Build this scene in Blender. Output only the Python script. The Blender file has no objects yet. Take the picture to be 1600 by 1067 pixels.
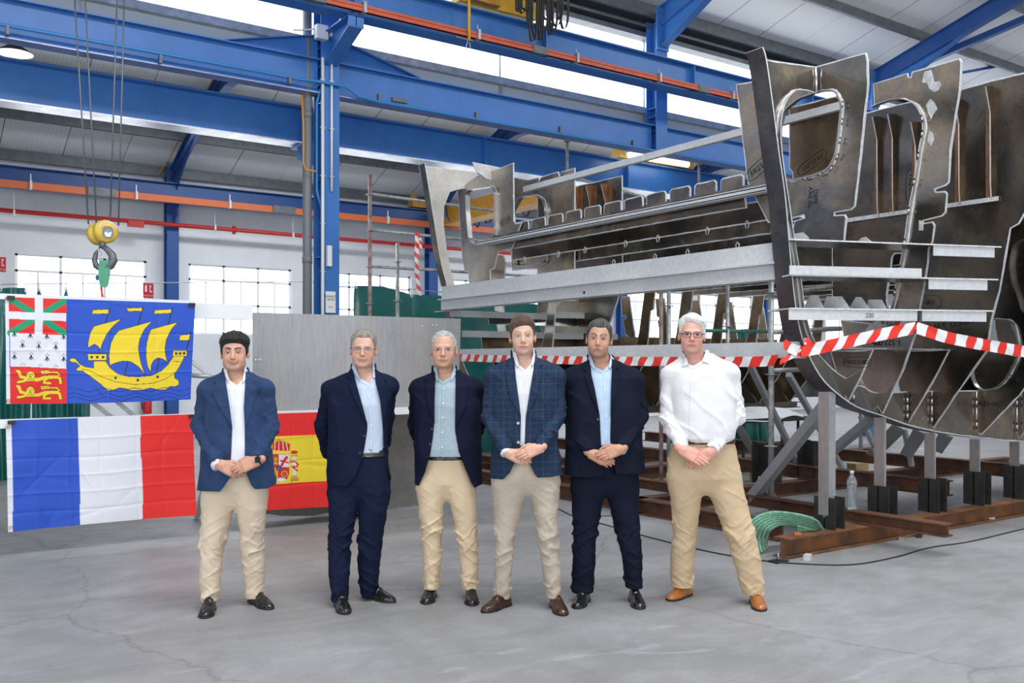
import bpy, bmesh, math, random
import numpy as np
from mathutils import Vector, Matrix, noise
from mathutils.geometry import tessellate_polygon
random.seed(7)
C = bpy.context.scene.collection
PI = math.pi
# ------------------------------------------------------------------ camera, world, lights, exposure
FPX, HZ, CH, YAW = 1455.0, 567.0, 1.56, math.radians(34.7)
SY, CY = math.sin(YAW), math.cos(YAW)
cam_d = bpy.data.cameras.new('camera')
cam_d.sensor_width = 36.0
cam_d.lens = FPX / 1600 * 36
cam_d.shift_y = (HZ - 533.5) / 1600
cam_d.clip_end = 300
cam = bpy.data.objects.new('camera', cam_d)
C.objects.link(cam)
cam.location = (0, 0, CH)
cam.rotation_euler = (PI / 2, 0, -YAW)
bpy.context.scene.camera = cam
sc = bpy.context.scene
sc.view_settings.view_transform = 'Standard'
sc.view_settings.look = 'None'
sc.view_settings.gamma = 1.0
sc.view_settings.use_curve_mapping = False
sc.view_settings.exposure = 0.28
world = bpy.data.worlds.new('world')
sc.world = world
world.use_nodes = True
world.node_tree.nodes['Background'].inputs[0].default_value = (0.85, 0.92, 1.0, 1)
world.node_tree.nodes['Background'].inputs[1].default_value = 1.2
sc.cycles.max_bounces = 8
sc.cycles.diffuse_bounces = 4
sc.cycles.glossy_bounces = 4
sc.cycles.sample_clamp_indirect = 6

def area(name, loc, target, sx, sy, power, col=(1, 1, 1)):
    l = bpy.data.lights.new(name, 'AREA')
    l.shape = 'RECTANGLE'
    l.size, l.size_y, l.energy, l.color = sx, sy, power, col
    o = bpy.data.objects.new(name, l)
    C.objects.link(o)
    o.location = loc
    o.rotation_euler = (Vector(target) - Vector(loc)).to_track_quat('-Z', 'Y').to_euler()
    return o
# added unseen area lights stand in for daylight from behind, the left and above
area('front_fill_light', (-1.5, -8.6, 3.2), (3.4, 5.0, 1.2), 9, 5.5, 560, (1, 0.98, 0.95))
area('side_fill_light', (-5.6, 3.0, 3.6), (4.0, 5.5, 1.0), 6, 4, 170, (0.93, 0.97, 1.0))
for _x, _y, _p in ((3, 2.0, 500), (10, 2.0, 320), (17, 3.0, 330), (26, 3.0, 450)):
    area('overhead_fill_light', (_x, _y, 9.3), (_x, _y + 0.6, 0), 5, 2.4, _p, (0.95, 0.98, 1.0))
for _i, (_x, _y) in enumerate(((6, 15.6), (15, 15.6), (24, 15.6))):
    area('far_bay_fill_light', (_x, _y, 6.3), (_x, _y, 0), 5, 1.2, 260, (0.95, 0.98, 1.0))

# ------------------------------------------------------------------ helpers
def V(*a): return Vector(a)

def at(px, py, X=None, Y=None, Z=None, d=None):
    """the point of a real plane (X, Y or Z constant) or depth that the photo shows at a pixel"""
    t = (px - 800) / FPX
    k = (HZ - py) / FPX
    dx, dy, dz = SY + CY * t, CY - SY * t, k
    if d is None:
        if X is not None: d = X / dx
        elif Y is not None: d = Y / dy
        else: d = (Z - CH) / dz
    return Vector((dx * d, dy * d, CH + dz * d))

def mesh_from(name, verts, faces, smooth=False):
    me = bpy.data.meshes.new(name)
    me.from_pydata([tuple(v) for v in verts], [], faces)
    me.update()
    if smooth:
        me.polygons.foreach_set('use_smooth', [True] * len(me.polygons))
    return me

def tag(o, label=None, cat=None, group=None, kind=None):
    if label: o['label'] = label
    if cat: o['category'] = cat
    if group: o['group'] = group
    if kind: o['kind'] = kind
    return o

def empty(name, loc=(0, 0, 0), rz=0.0, label=None, cat=None, group=None, kind=None, rot=None):
    o = bpy.data.objects.new(name, None)
    o.empty_display_size = 0.1
    C.objects.link(o)
    o.location = loc
    o.rotation_euler = rot if rot else (0, 0, rz)
    return tag(o, label, cat, group, kind)

def wmat(o):
    m = Matrix.LocRotScale(o.location, o.rotation_euler, o.scale)
    return (wmat(o.parent) @ m) if o.parent else m

def link(name, me, mat, parent=None, world=True):
    """link a mesh as one object; when world is True its vertices are in world space"""
    o = bpy.data.objects.new(name, me)
    C.objects.link(o)
    if mat is not None:
        for m in (mat if isinstance(mat, (list, tuple)) else [mat]):
            me.materials.append(m)
    if parent is not None:
        o.parent = parent
        if world:
            me.transform(wmat(parent).inverted())
    return o

def settle(o):
    """give a one-mesh thing its origin at the base of its own box"""
    me = o.data
    n = len(me.vertices)
    if n == 0 or o.parent: return o
    co = np.empty(n * 3, np.float32)
    me.vertices.foreach_get('co', co)
    co = co.reshape(-1, 3)
    lo, hi = co.min(0), co.max(0)
    c = Vector(((lo[0] + hi[0]) / 2, (lo[1] + hi[1]) / 2, lo[2]))
    me.transform(Matrix.Translation(-c))
    o.location = o.location + c
    return o

class MB:
    """collects shapes, then links them as ONE mesh object"""
    def __init__(s): s.v, s.f, s.sm = [], [], []
    def add(s, vs, fs, smooth=False):
        b = len(s.v)
        s.v += [tuple(v) for v in vs]
        s.f += [tuple(i + b for i in f) for f in fs]
        s.sm += [smooth] * len(fs)
        return s
    def box(s, c, size, ax=None):
        c = Vector(c)
        X, Y, Z = ax if ax else (V(1, 0, 0), V(0, 1, 0), V(0, 0, 1))
        vs = [c + X * (size[0] / 2 * i) + Y * (size[1] / 2 * j) + Z * (size[2] / 2 * k)
              for i in (-1, 1) for j in (-1, 1) for k in (-1, 1)]
        return s.add(vs, [(0, 1, 3, 2), (4, 6, 7, 5), (0, 4, 5, 1), (2, 3, 7, 6), (0, 2, 6, 4), (1, 5, 7, 3)])
    def box2(s, lo, hi):
        lo, hi = Vector(lo), Vector(hi)
        return s.box((lo + hi) / 2, hi - lo)
    def axes(s, a, b, up=None):
        D = (Vector(b) - Vector(a)).normalized()
        U = Vector(up) if up else V(0, 0, 1)
        if abs(D.dot(U)) > 0.98: U = V(0, 1, 0)
        S = D.cross(U).normalized()
        return D, S, S.cross(D).normalized()
    def bar(s, a, b, w, h, up=None, off=(0, 0)):
        a, b = Vector(a), Vector(b)
        D, S, T = s.axes(a, b, up)
        c = (a + b) / 2 + S * off[0] + T * off[1]
        return s.box(c, ((b - a).length, w, h), (D, S, T))
    def ibeam(s, a, b, h, w, tf=0.014, tw=0.012, up=None):
        s.bar(a, b, w, tf, up, (0, h / 2 - tf / 2))
        s.bar(a, b, w, tf, up, (0, -h / 2 + tf / 2))
        return s.bar(a, b, tw, h - 2 * tf, up)
    def channel(s, a, b, h, w, t=0.012, up=None, side=1):
        s.bar(a, b, w, t, up, (0, h / 2 - t / 2))
        s.bar(a, b, w, t, up, (0, -h / 2 + t / 2))
        return s.bar(a, b, t, h - 2 * t, up, (side * (w / 2 - t / 2), 0))
    def angle(s, a, b, h, w, t=0.01, up=None, side=1):
        s.bar(a, b, w, t, up, (0, h / 2 - t / 2))
        return s.bar(a, b, t, h - t, up, (side * (w / 2 - t / 2), -t / 2))
    def tube(s, pts, r, n=8, closed=False, smooth=True, caps=True):
        pts = [Vector(p) for p in pts]
        rs = r if isinstance(r, (list, tuple)) else [r] * len(pts)
        rings, N = [], None
        m = len(pts)
        for i, p in enumerate(pts):
            if closed: T = pts[(i + 1) % m] - pts[i - 1]
            else: T = pts[min(i + 1, m - 1)] - pts[max(i - 1, 0)]
            T.normalize()
            if N is None:
                N = T.orthogonal().normalized()
            N = (N - T * N.dot(T))
            if N.length < 1e-5: N = T.orthogonal()
            N.normalize()
            B = T.cross(N)
            rings.append([p + (N * math.cos(2 * PI * k / n) + B * math.sin(2 * PI * k / n)) * rs[i] for k in range(n)])
        vs = [v for rg in rings for v in rg]
        fs = []
        for i in range(m if closed else m - 1):
            j = (i + 1) % m
            for k in range(n):
                fs.append((i * n + k, i * n + (k + 1) % n, j * n + (k + 1) % n, j * n + k))
        if caps and not closed:
            fs += [tuple(range(n))[::-1], tuple((m - 1) * n + k for k in range(n))]
        return s.add(vs, fs, smooth)
    def disc(s, c, nrm, r, h, n=24, r2=None, smooth=True):
        c, nrm = Vector(c), Vector(nrm).normalized()
        return s.tube([c - nrm * h / 2, c + nrm * h / 2], [r, r2 if r2 is not None else r], n, smooth=smooth)
    def lathe(s, prof, o=(0, 0, 0), ax=None, n=24, smooth=True):
        o = Vector(o)
        X, Y, Z = ax if ax else (V(1, 0, 0), V(0, 1, 0), V(0, 0, 1))
        vs = [o + X * (r * math.cos(2 * PI * k / n)) + Y * (r * math.sin(2 * PI * k / n)) + Z * z
              for r, z in prof for k in range(n)]
        fs = [(i * n + k, i * n + (k + 1) % n, (i + 1) * n + (k + 1) % n, (i + 1) * n + k)
              for i in range(len(prof) - 1) for k in range(n)]
        return s.add(vs, fs, smooth)
    def prism(s, outer, holes, thick, smooth_side=False):
        """flat plate: 3-D outline (and holes) extruded by the vector thick"""
        th = Vector(thick)
        loops = [[Vector(p) for p in outer]] + [[Vector(p) for p in h] for h in holes]
        tris = tessellate_polygon(loops)
        flat = [p for l in loops for p in l]
        n = len(flat)
        s.add(flat + [p + th for p in flat], [tuple(t) for t in tris] + [tuple(i + n for i in t)[::-1] for t in tris])
        for l in loops:
            m = len(l)
            s.add(l + [p + th for p in l], [(i, (i + 1) % m, (i + 1) % m + m, i + m) for i in range(m)], smooth_side)
        return s
    def build(s, name, mat, parent=None, **kw):
        me = mesh_from(name, s.v, s.f)
        if any(s.sm): me.polygons.foreach_set('use_smooth', s.sm)
        bm = bmesh.new(); bm.from_mesh(me)
        bmesh.ops.recalc_face_normals(bm, faces=bm.faces)
        bm.to_mesh(me); bm.free()
        o = link(name, me, mat, parent)
        if parent is None: settle(o)
        return tag(o, **kw) if kw else o

def copy_tree(o, parent=None, shift=None):
    c = o.copy()
    C.objects.link(c)
    if parent is not None: c.parent = parent
    if shift is not None: c.location = o.location + Vector(shift)
    for ch in [x for x in C.objects if x.parent == o]:
        copy_tree(ch, c)
    return c

def rounded(pts, rs, n=6):
    """round the corners of a 2-D or 3-D polygon"""
    P = [Vector(p) for p in pts]
    if not isinstance(rs, (list, tuple)): rs = [rs] * len(P)
    out = []
    for i, p in enumerate(P):
        a, b, r = P[i - 1], P[(i + 1) % len(P)], rs[i]
        if r <= 0: out.append(p); continue
        u, w = (a - p), (b - p)
        q = min(r, u.length * 0.49, w.length * 0.49)
        A, B = p + u.normalized() * q, p + w.normalized() * q
        for k in range(n + 1):
            t = k / n
            out.append(A * (1 - t) ** 2 + p * (2 * t * (1 - t)) + B * t * t)
    return out

# ------------------------------------------------------------------ materials
MATS = {}
def mat(name, col, rough=0.6, metal=0.0, noise_s=0, noise_a=0.15, bump=0.0, bump_s=40, emit=None, emit_s=0, spec=0.5, sheen=0, aniso=None, alpha=None, trans=0, coat=0, noise_col=None, space='Object', stretch=None, detail=5, vcol=False, ior=None):
    if name in MATS: return MATS[name]
    m = bpy.data.materials.new(name)
    m.use_nodes = True
    nt = m.node_tree
    N, L = nt.nodes, nt.links
    b = N['Principled BSDF']
    b.inputs['Base Color'].default_value = (*col, 1)
    b.inputs['Roughness'].default_value = rough
    b.inputs['Metallic'].default_value = metal
    b.inputs['Specular IOR Level'].default_value = spec
    if ior: b.inputs['IOR'].default_value = ior
    if sheen:
        b.inputs['Sheen Weight'].default_value = sheen
        b.inputs['Sheen Roughness'].default_value = 0.5
    if coat: b.inputs['Coat Weight'].default_value = coat
    if trans: b.inputs['Transmission Weight'].default_value = trans
    if emit:
        b.inputs['Emission Color'].default_value = (*emit, 1)
        b.inputs['Emission Strength'].default_value = emit_s
    base = None
    if vcol:
        a = N.new('ShaderNodeAttribute'); a.attribute_name = 'Col'
        base = a.outputs['Color']
        L.new(base, b.inputs['Base Color'])
    if noise_s or bump:
        tc = N.new('ShaderNodeTexCoord')
        mp = N.new('ShaderNodeMapping')
        L.new(tc.outputs[space], mp.inputs['Vector'])
        if stretch: mp.inputs['Scale'].default_value = stretch
    if noise_s:
        n = N.new('ShaderNodeTexNoise')
        n.inputs['Scale'].default_value = noise_s
        n.inputs['Detail'].default_value = detail
        n.inputs['Roughness'].default_value = 0.6
        L.new(mp.outputs[0], n.inputs['Vector'])
        r = N.new('ShaderNodeValToRGB')
        r.color_ramp.elements[0].position = 0.3
        r.color_ramp.elements[1].position = 0.7
        c2 = noise_col if noise_col else tuple(max(0, c * (1 - noise_a)) for c in col)
        c1 = col if noise_col else tuple(min(1, c * (1 + noise_a)) for c in col)
        if vcol:
            r.color_ramp.elements[0].color = (1 - noise_a,) * 3 + (1,)
            r.color_ramp.elements[1].color = (1,) * 4
            mx = N.new('ShaderNodeMix'); mx.data_type = 'RGBA'; mx.blend_type = 'MULTIPLY'
            mx.inputs[0].default_value = 1
            L.new(n.outputs['Fac'], r.inputs[0])
            L.new(base, mx.inputs[6]); L.new(r.outputs[0], mx.inputs[7])
            L.new(mx.outputs[2], b.inputs['Base Color'])
        else:
            r.color_ramp.elements[0].color = (*c2, 1)
            r.color_ramp.elements[1].color = (*c1, 1)
            L.new(n.outputs['Fac'], r.inputs[0])
            L.new(r.outputs[0], b.inputs['Base Color'])
    if bump:
        n2 = N.new('ShaderNodeTexNoise')
        n2.inputs['Scale'].default_value = bump_s
        n2.inputs['Detail'].default_value = 4
        L.new(mp.outputs[0], n2.inputs['Vector'])
        bp = N.new('ShaderNodeBump')
        bp.inputs['Strength'].default_value = bump
        bp.inputs['Distance'].default_value = 0.02
        L.new(n2.outputs['Fac'], bp.inputs['Height'])
        L.new(bp.outputs[0], b.inputs['Normal'])
    MATS[name] = m
    return m

def alu_mat(name, base, warm, rough, warm_s=1.6, seed=0.0, streak=(1, 1, 1), metal=0.95, th=(0.42, 0.7), dist=0.6):
    """mill-finish aluminium: cloudy stains and painted warm reflections, scratches, uneven gloss"""
    if name in MATS: return MATS[name]
    m = bpy.data.materials.new(name)
    m.use_nodes = True
    N, L = m.node_tree.nodes, m.node_tree.links
    b = N['Principled BSDF']
    b.inputs['Metallic'].default_value = metal
    tc = N.new('ShaderNodeTexCoord')
    mp = N.new('ShaderNodeMapping')
    mp.inputs['Location'].default_value = (seed, seed * 1.7, seed * 0.6)
    mp.inputs['Scale'].default_value = streak
    L.new(tc.outputs['Object'], mp.inputs[0])
    n1 = N.new('ShaderNodeTexNoise'); n1.inputs['Scale'].default_value = warm_s; n1.inputs['Detail'].default_value = 8
    n1.inputs['Roughness'].default_value = 0.65; n1.inputs['Distortion'].default_value = dist
    L.new(mp.outputs[0], n1.inputs[0])
    r = N.new('ShaderNodeValToRGB')
    r.color_ramp.elements[0].position, r.color_ramp.elements[1].position = th
    r.color_ramp.elements[0].color = (*base, 1); r.color_ramp.elements[1].color = (*warm, 1)
    L.new(n1.outputs['Fac'], r.inputs[0])
    n2 = N.new('ShaderNodeTexNoise'); n2.inputs['Scale'].default_value = 26; n2.inputs['Detail'].default_value = 6
    L.new(mp.outputs[0], n2.inputs[0])
    mx = N.new('ShaderNodeMix'); mx.data_type = 'RGBA'; mx.blend_type = 'MULTIPLY'; mx.inputs[0].default_value = 0.35
    L.new(r.outputs[0], mx.inputs[6]); L.new(n2.outputs['Fac'], mx.inputs[7])
    L.new(mx.outputs[2], b.inputs['Base Color'])
    mr = N.new('ShaderNodeMapRange')
    mr.inputs[1].default_value, mr.inputs[2].default_value = 0.3, 0.7
    mr.inputs[3].default_value, mr.inputs[4].default_value = max(0.05, rough - 0.12), rough + 0.12
    L.new(n1.outputs['Fac'], mr.inputs[0]); L.new(mr.outputs[0], b.inputs['Roughness'])
    bp = N.new('ShaderNodeBump'); bp.inputs['Strength'].default_value = 0.12; bp.inputs['Distance'].default_value = 0.01
    n3 = N.new('ShaderNodeTexNoise'); n3.inputs['Scale'].default_value = 5.0; n3.inputs['Detail'].default_value = 2
    L.new(mp.outputs[0], n3.inputs[0]); L.new(n3.outputs['Fac'], bp.inputs['Height']); L.new(bp.outputs[0], b.inputs['Normal'])
    MATS[name] = m
    return m

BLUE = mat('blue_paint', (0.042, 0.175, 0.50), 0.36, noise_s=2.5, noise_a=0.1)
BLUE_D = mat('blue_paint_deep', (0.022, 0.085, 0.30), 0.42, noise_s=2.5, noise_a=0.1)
WHITE = mat('white_paint', (0.78, 0.80, 0.82), 0.5)
GALV = mat('galvanised', (0.42, 0.44, 0.46), 0.45, 0.6, noise_s=9, noise_a=0.25)
GALV_D = mat('dark_or_shaded_galvanised', (0.16, 0.175, 0.19), 0.5, 0.5, noise_s=6, noise_a=0.2)
BLACK = mat('black_plastic', (0.012, 0.012, 0.014), 0.5)
ORANGE = mat('orange_rail', (0.62, 0.12, 0.06), 0.5, noise_s=6, noise_a=0.12)
REDP = mat('red_pipe', (0.5, 0.02, 0.02), 0.4)
YEL = mat('crane_yellow', (0.72, 0.42, 0.03), 0.45, noise_s=8, noise_a=0.15)
OCH = mat('crane_ochre', (0.50, 0.24, 0.03), 0.5, noise_s=8, noise_a=0.2)
GREYP = mat('grey_pvc', (0.20, 0.22, 0.24), 0.45)
STEEL = mat('steel', (0.35, 0.36, 0.38), 0.35, 0.9, noise_s=20, noise_a=0.25)
RUST = mat('rusty_steel', (0.20, 0.085, 0.045), 0.75, 0.25, noise_s=5, noise_col=(0.055, 0.035, 0.03), bump=0.3, bump_s=60, detail=8)
RUSTO = mat('orange_rust_steel', (0.30, 0.12, 0.035), 0.8, 0.15, noise_s=4, noise_col=(0.075, 0.045, 0.035), bump=0.3, bump_s=60, detail=8)
DKST = mat('dark_mill_steel', (0.075, 0.07, 0.068), 0.5, 0.6, noise_s=7, noise_col=(0.035, 0.033, 0.034), detail=8)
# ------------------------------------------------------------------ the setting: floor, walls, roofs
def floor_mat():
    m = bpy.data.materials.new('concrete_floor'); m.use_nodes = True
    N, L = m.node_tree.nodes, m.node_tree.links
    b = N['Principled BSDF']
    tc = N.new('ShaderNodeTexCoord')
    def nz(scale, detail=6, dist=0.0, sx=(1, 1, 1)):
        mp = N.new('ShaderNodeMapping'); mp.inputs['Scale'].default_value = sx
        mp.inputs['Rotation'].default_value = (0, 0, 0.35)
        L.new(tc.outputs['Object'], mp.inputs[0])
        n = N.new('ShaderNodeTexNoise'); n.inputs['Scale'].default_value = scale; n.inputs['Detail'].default_value = detail
        n.inputs['Distortion'].default_value = dist; n.inputs['Roughness'].default_value = 0.65
        L.new(mp.outputs[0], n.inputs[0]); return n
    def ramp(src, a, b_, ca, cb):
        r = N.new('ShaderNodeValToRGB')
        r.color_ramp.elements[0].position, r.color_ramp.elements[1].position = a, b_
        r.color_ramp.elements[0].color = (*ca, 1); r.color_ramp.elements[1].color = (*cb, 1)
        L.new(src, r.inputs[0]); return r.outputs[0]
    def mix(a, b_, f, mode='MULTIPLY'):
        x = N.new('ShaderNodeMix'); x.data_type = 'RGBA'; x.blend_type = mode
        if isinstance(f, float): x.inputs[0].default_value = f
        else: L.new(f, x.inputs[0])
        L.new(a, x.inputs[6])
        if isinstance(b_, tuple): x.inputs[7].default_value = b_
        else: L.new(b_, x.inputs[7])
        return x.outputs[2]
    big = ramp(nz(0.45, 8, 1.2).outputs['Fac'], 0.35, 0.68, (0.265, 0.262, 0.262), (0.36, 0.36, 0.372))
    mid = ramp(nz(2.4, 9, 0.8).outputs['Fac'], 0.3, 0.75, (0.86, 0.86, 0.86), (1.08, 1.08, 1.1))
    swirl = ramp(nz(1.1, 5, 3.5, (0.6, 1.8, 1)).outputs['Fac'], 0.44, 0.56, (0.92, 0.915, 0.91), (1, 1, 1))
    fine = ramp(nz(60, 4).outputs['Fac'], 0.35, 0.7, (0.92, 0.92, 0.92), (1.03, 1.03, 1.03))
    c = mix(mix(mix(big, mid, 1.0), swirl, 1.0), fine, 1.0)
    # light chalky wear patches
    chalk = ramp(nz(0.9, 10, 2.0, (1, 2.2, 1)).outputs['Fac'], 0.60, 0.74, (0, 0, 0), (0.6, 0.6, 0.6))
    c = mix(c, (0.45, 0.46, 0.50, 1), chalk, 'MIX')
    # hairline cracks and saw joints
    vo = N.new('ShaderNodeTexVoronoi'); vo.feature = 'DISTANCE_TO_EDGE'; vo.inputs['Scale'].default_value = 0.22
    w = nz(1.5, 6, 0.0)
    vm = N.new('ShaderNodeVectorMath'); vm.operation = 'MULTIPLY_ADD'
    L.new(w.outputs['Color'], vm.inputs[0]); vm.inputs[1].default_value = (0.5, 0.5, 0); L.new(tc.outputs['Object'], vm.inputs[2])
    L.new(vm.outputs[0], vo.inputs['Vector'])
    cr = ramp(vo.outputs['Distance'], 0.0, 0.0022, (0.55, 0.55, 0.55), (1, 1, 1))
    c = mix(c, cr, 0.55)
    spots = N.new('ShaderNodeTexVoronoi'); spots.inputs['Scale'].default_value = 2.2
    L.new(tc.outputs['Object'], spots.inputs['Vector'])
    c = mix(c, ramp(spots.outputs['Distance'], 0.022, 0.03, (0.5, 0.48, 0.46), (1, 1, 1)), 0.6)
    L.new(c, b.inputs['Base Color'])
    L.new(ramp(nz(1.6, 6).outputs['Fac'], 0.3, 0.7, (0.42, 0.42, 0.42), (0.68, 0.68, 0.68)), b.inputs['Roughness'])
    bp = N.new('ShaderNodeBump'); bp.inputs['Strength'].default_value = 0.15; bp.inputs['Distance'].default_value = 0.01
    L.new(nz(18, 6).outputs['Fac'], bp.inputs['Height']); L.new(bp.outputs[0], b.inputs['Normal'])
    return m
FLOOR = floor_mat()
WALL = mat('white_rendered_wall', (0.80, 0.825, 0.86), 0.8, noise_s=1.1, noise_a=0.07, bump=0.5, bump_s=6, detail=8)
CLAD = mat('grey_cladding', (0.50, 0.54, 0.555), 0.5, noise_s=1.0, noise_a=0.06, stretch=(0.3, 1, 6))
def sheet_mat():
    m = bpy.data.materials.new('roof_sheet'); m.use_nodes = True
    N, L = m.node_tree.nodes, m.node_tree.links
    b = N['Principled BSDF']; b.inputs['Roughness'].default_value = 0.45
    tc = N.new('ShaderNodeTexCoord'); sp = N.new('ShaderNodeSeparateXYZ'); L.new(tc.outputs['Object'], sp.inputs[0])
    def line(period, width):
        md = N.new('ShaderNodeMath'); md.operation = 'FLOORED_MODULO'; L.new(sp.outputs[0], md.inputs[0]); md.inputs[1].default_value = period
        lt = N.new('ShaderNodeMath'); lt.operation = 'LESS_THAN'; L.new(md.outputs[0], lt.inputs[0]); lt.inputs[1].default_value = width
        return lt.outputs[0]
    mx = N.new('ShaderNodeMix'); mx.data_type = 'RGBA'
    L.new(line(1.1, 0.016), mx.inputs[0]); mx.inputs[6].default_value = (0.84, 0.875, 0.885, 1); mx.inputs[7].default_value = (0.10, 0.11, 0.12, 1)
    mx2 = N.new('ShaderNodeMix'); mx2.data_type = 'RGBA'
    L.new(line(0.07, 0.012), mx2.inputs[0]); L.new(mx.outputs[2], mx2.inputs[6]); mx2.inputs[7].default_value = (0.74, 0.78, 0.79, 1)
    L.new(mx2.outputs[2], b.inputs['Base Color'])
    return m
SHEET = sheet_mat()
GLOW = mat('sky_lit_panel', (0.9, 0.95, 1.0), 0.5, emit=(0.97, 0.985, 1.0), emit_s=2.3)
GLOWW = mat('sky_lit_window_glass', (0.9, 0.95, 1.0), 0.3, emit=(0.95, 0.98, 1.0), emit_s=1.9)

XL, XR, YB, YR, YW = -7.5, 38.0, -10.5, 12.2, 20.2
MB().box2((XL, YB, -0.2), (XR, YW + 0.3, 0)).build('floor', FLOOR, kind='structure')
# far wall with window openings
wins = []
for k in range(-1, 5):
    x0 = 5.2 + 6.2 * k
    wins += [(x0 + 0.42, x0 + 2.72), (x0 + 3.2 + 0.14, x0 + 3.2 + 2.58)]
wins = [(a, b) for a, b in wins]
WZ0, WZ1 = 2.18, 3.68
mb = MB()
def rect(x0, x1, z0, z1, y): return [V(x0, y, z0), V(x1, y, z0), V(x1, y, z1), V(x0, y, z1)]
mb.prism(rect(XL, XR, 0, 5.56, YW), [rect(a, b, WZ0, WZ1, YW) for a, b in wins], (0, 0.3, 0))
# horizontal render ledges
mb.box2((XL, YW - 0.05, 5.26), (XR, YW, 5.34))
mb.box2((XL, YW - 0.04, 4.2), (XR, YW, 4.34))
mb.build('wall_back', WALL, kind='structure')
for n, (a, b) in enumerate(wins):
    w = empty('window_%d' % (n + 1), ((a + b) / 2, YW, WZ0), kind='structure')
    f = MB()
    yy = YW + 0.08
    for x in (a + 0.03, a + (b - a) / 3, a + (b - a) * 2 / 3, b - 0.03): f.box2((x - 0.025, yy - 0.02, WZ0), (x + 0.025, yy + 0.02, WZ1))
    for z in (WZ0 + 0.02, 2.82, 3.35, WZ1 - 0.02): f.box2((a, yy - 0.02, z - 0.022), (b, yy + 0.02, z + 0.022))
    for k_ in (1, 3, 5): x = a + (b - a) * k_ / 6; f.box2((x - 0.016, yy - 0.015, WZ0), (x + 0.016, yy + 0.015, 3.35))
    f.build('window_frame', mat('window_frame_white', (.92, .93, .95), .5), w)
    MB().box2((a, yy + 0.04, WZ0), (b, yy + 0.05, WZ1)).build('pane', GLOWW, w)
# end walls and the wall behind the photographer with its big door opening
MB().box2((XL - 0.3, YB, 0), (XL, YW, 12)).build('wall_left', WALL, kind='structure')
MB().box2((XR, YB, 0), (XR + 0.3, YW, 12)).build('wall_right', WALL, kind='structure')
MB().prism(rect(XL, XR, 0, 8.2, YB), [rect(-6.5, 4.5, 0.02, 6, YB), rect(10, 16, 0.02, 5.5, YB)], (0, -0.3, 0)).build('wall_front', WALL, kind='structure')
# clerestory between the two bays
def roof_n(y): return 7.66 + 0.28 * (YR - y)          # rafter top, near bay
def roof_f(y): return 5.32 + 0.381 * (20.4 - y) if y > 16.2 else 5.74 + 0.281 * (y - 12.0)
mb = MB()
mb.box2((XL, YR + 0.13, 5.55), (XR, YR + 0.17, 6.0))
mb.build('trim_1', CLAD, kind='structure')
mb = MB(); mb.box2((XL, YR + 0.02, 5.98), (XR, YR + 0.17, 6.09)); mb.build('trim_2', GALV, kind='structure')
MB().box2((XL, YR + 0.16, 6.09), (XR, YR + 0.18, 7.32)).build('window_20', GLOW, kind='structure')
mb = MB()
for x in np.arange(5.2 - 12.4 + 3.1, XR, 3.1):
    mb.box2((x - 0.02, YR + 0.08, 5.6), (x + 0.02, YR + 0.13, 6.0))
    mb.box2((x - 0.012, YR + 0.12, 6.0), (x + 0.012, YR + 0.155, 7.4))
mb.build('trim_3', GALV, kind='structure')
mb = MB()
mb.box2((XL, YR - 0.05, 7.30), (XR, YR + 0.2, 7.38))
mb.box2((XL, YR + 0.1, 7.38), (XR, YR + 0.18, 7.75))
mb.box2((XL, YR - 0.10, 7.46), (XR, YR + 0.1, 7.50))
mb.box2((XL, YR - 0.2, 7.62), (XR, YR + 0.1, 7.70))
mb.build('trim_4', GALV_D, kind='structure')
# roofs
RY = 1.0
mb = MB()
for (ya, yb) in ((YR + 0.25, RY), (RY, YB - 0.3)):
    za = roof_n(ya) + 0.18 if ya > RY else roof_n(RY) + 0.18
    zb = roof_n(yb) + 0.18 if yb >= RY else roof_n(RY) + 0.18 - 0.28 * (RY - yb)
    mb.add([V(XL, ya, za), V(XR, ya, za), V(XR, yb, zb), V(XL, yb, zb), V(XL, ya, za + .05), V(XR, ya, za + .05), V(XR, yb, zb + .05), V(XL, yb, zb + .05)],
           [(0, 1, 2, 3), (4, 7, 6, 5), (0, 4, 5, 1), (1, 5, 6, 2), (2, 6, 7, 3), (3, 7, 4, 0)])
mb.build('ceiling', SHEET, kind='structure')
mb = MB()
for (ya, yb) in ((YR + 0.2, 16.2), (16.2, YW + 0.35)):
    za, zb = roof_f(ya + 1e-4) + 0.2, roof_f(min(yb, 16.2) if yb <= 16.2 else yb) + 0.2
    if ya == 16.2: za = roof_f(16.2) + 0.2
    mb.add([V(XL, ya, za), V(XR, ya, za), V(XR, yb, zb), V(XL, yb, zb), V(XL, ya, za + .05), V(XR, ya, za + .05), V(XR, yb, zb + .05), V(XL, yb, zb + .05)],
           [(0, 1, 2, 3), (4, 7, 6, 5), (0, 4, 5, 1), (1, 5, 6, 2), (2, 6, 7, 3), (3, 7, 4, 0)])
mb.build('ceiling_far_bay', SHEET, kind='structure')
n = 4
for y in [12.1, 10.75, 9.35, 7.95, 6.55, 5.15]:
    n += 1
    z = roof_n(y) + 0.09
    mb = MB(); mb.channel((XL, y, z), (XR, y, z), 0.17, 0.07, 0.012); mb.build('trim_%d' % n, GALV_D, kind='structure')
for y in [14.9, 16.2, 17.5, 18.8, 20.1]:
    n += 1
    z = roof_f(y) + 0.1
    mb = MB(); mb.channel((XL, y, z), (XR, y, z), 0.19, 0.09, 0.012); mb.build('trim_%d' % n, GALV_D, kind='structure')  # dark material paints in the purlins' backlit shade

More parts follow.
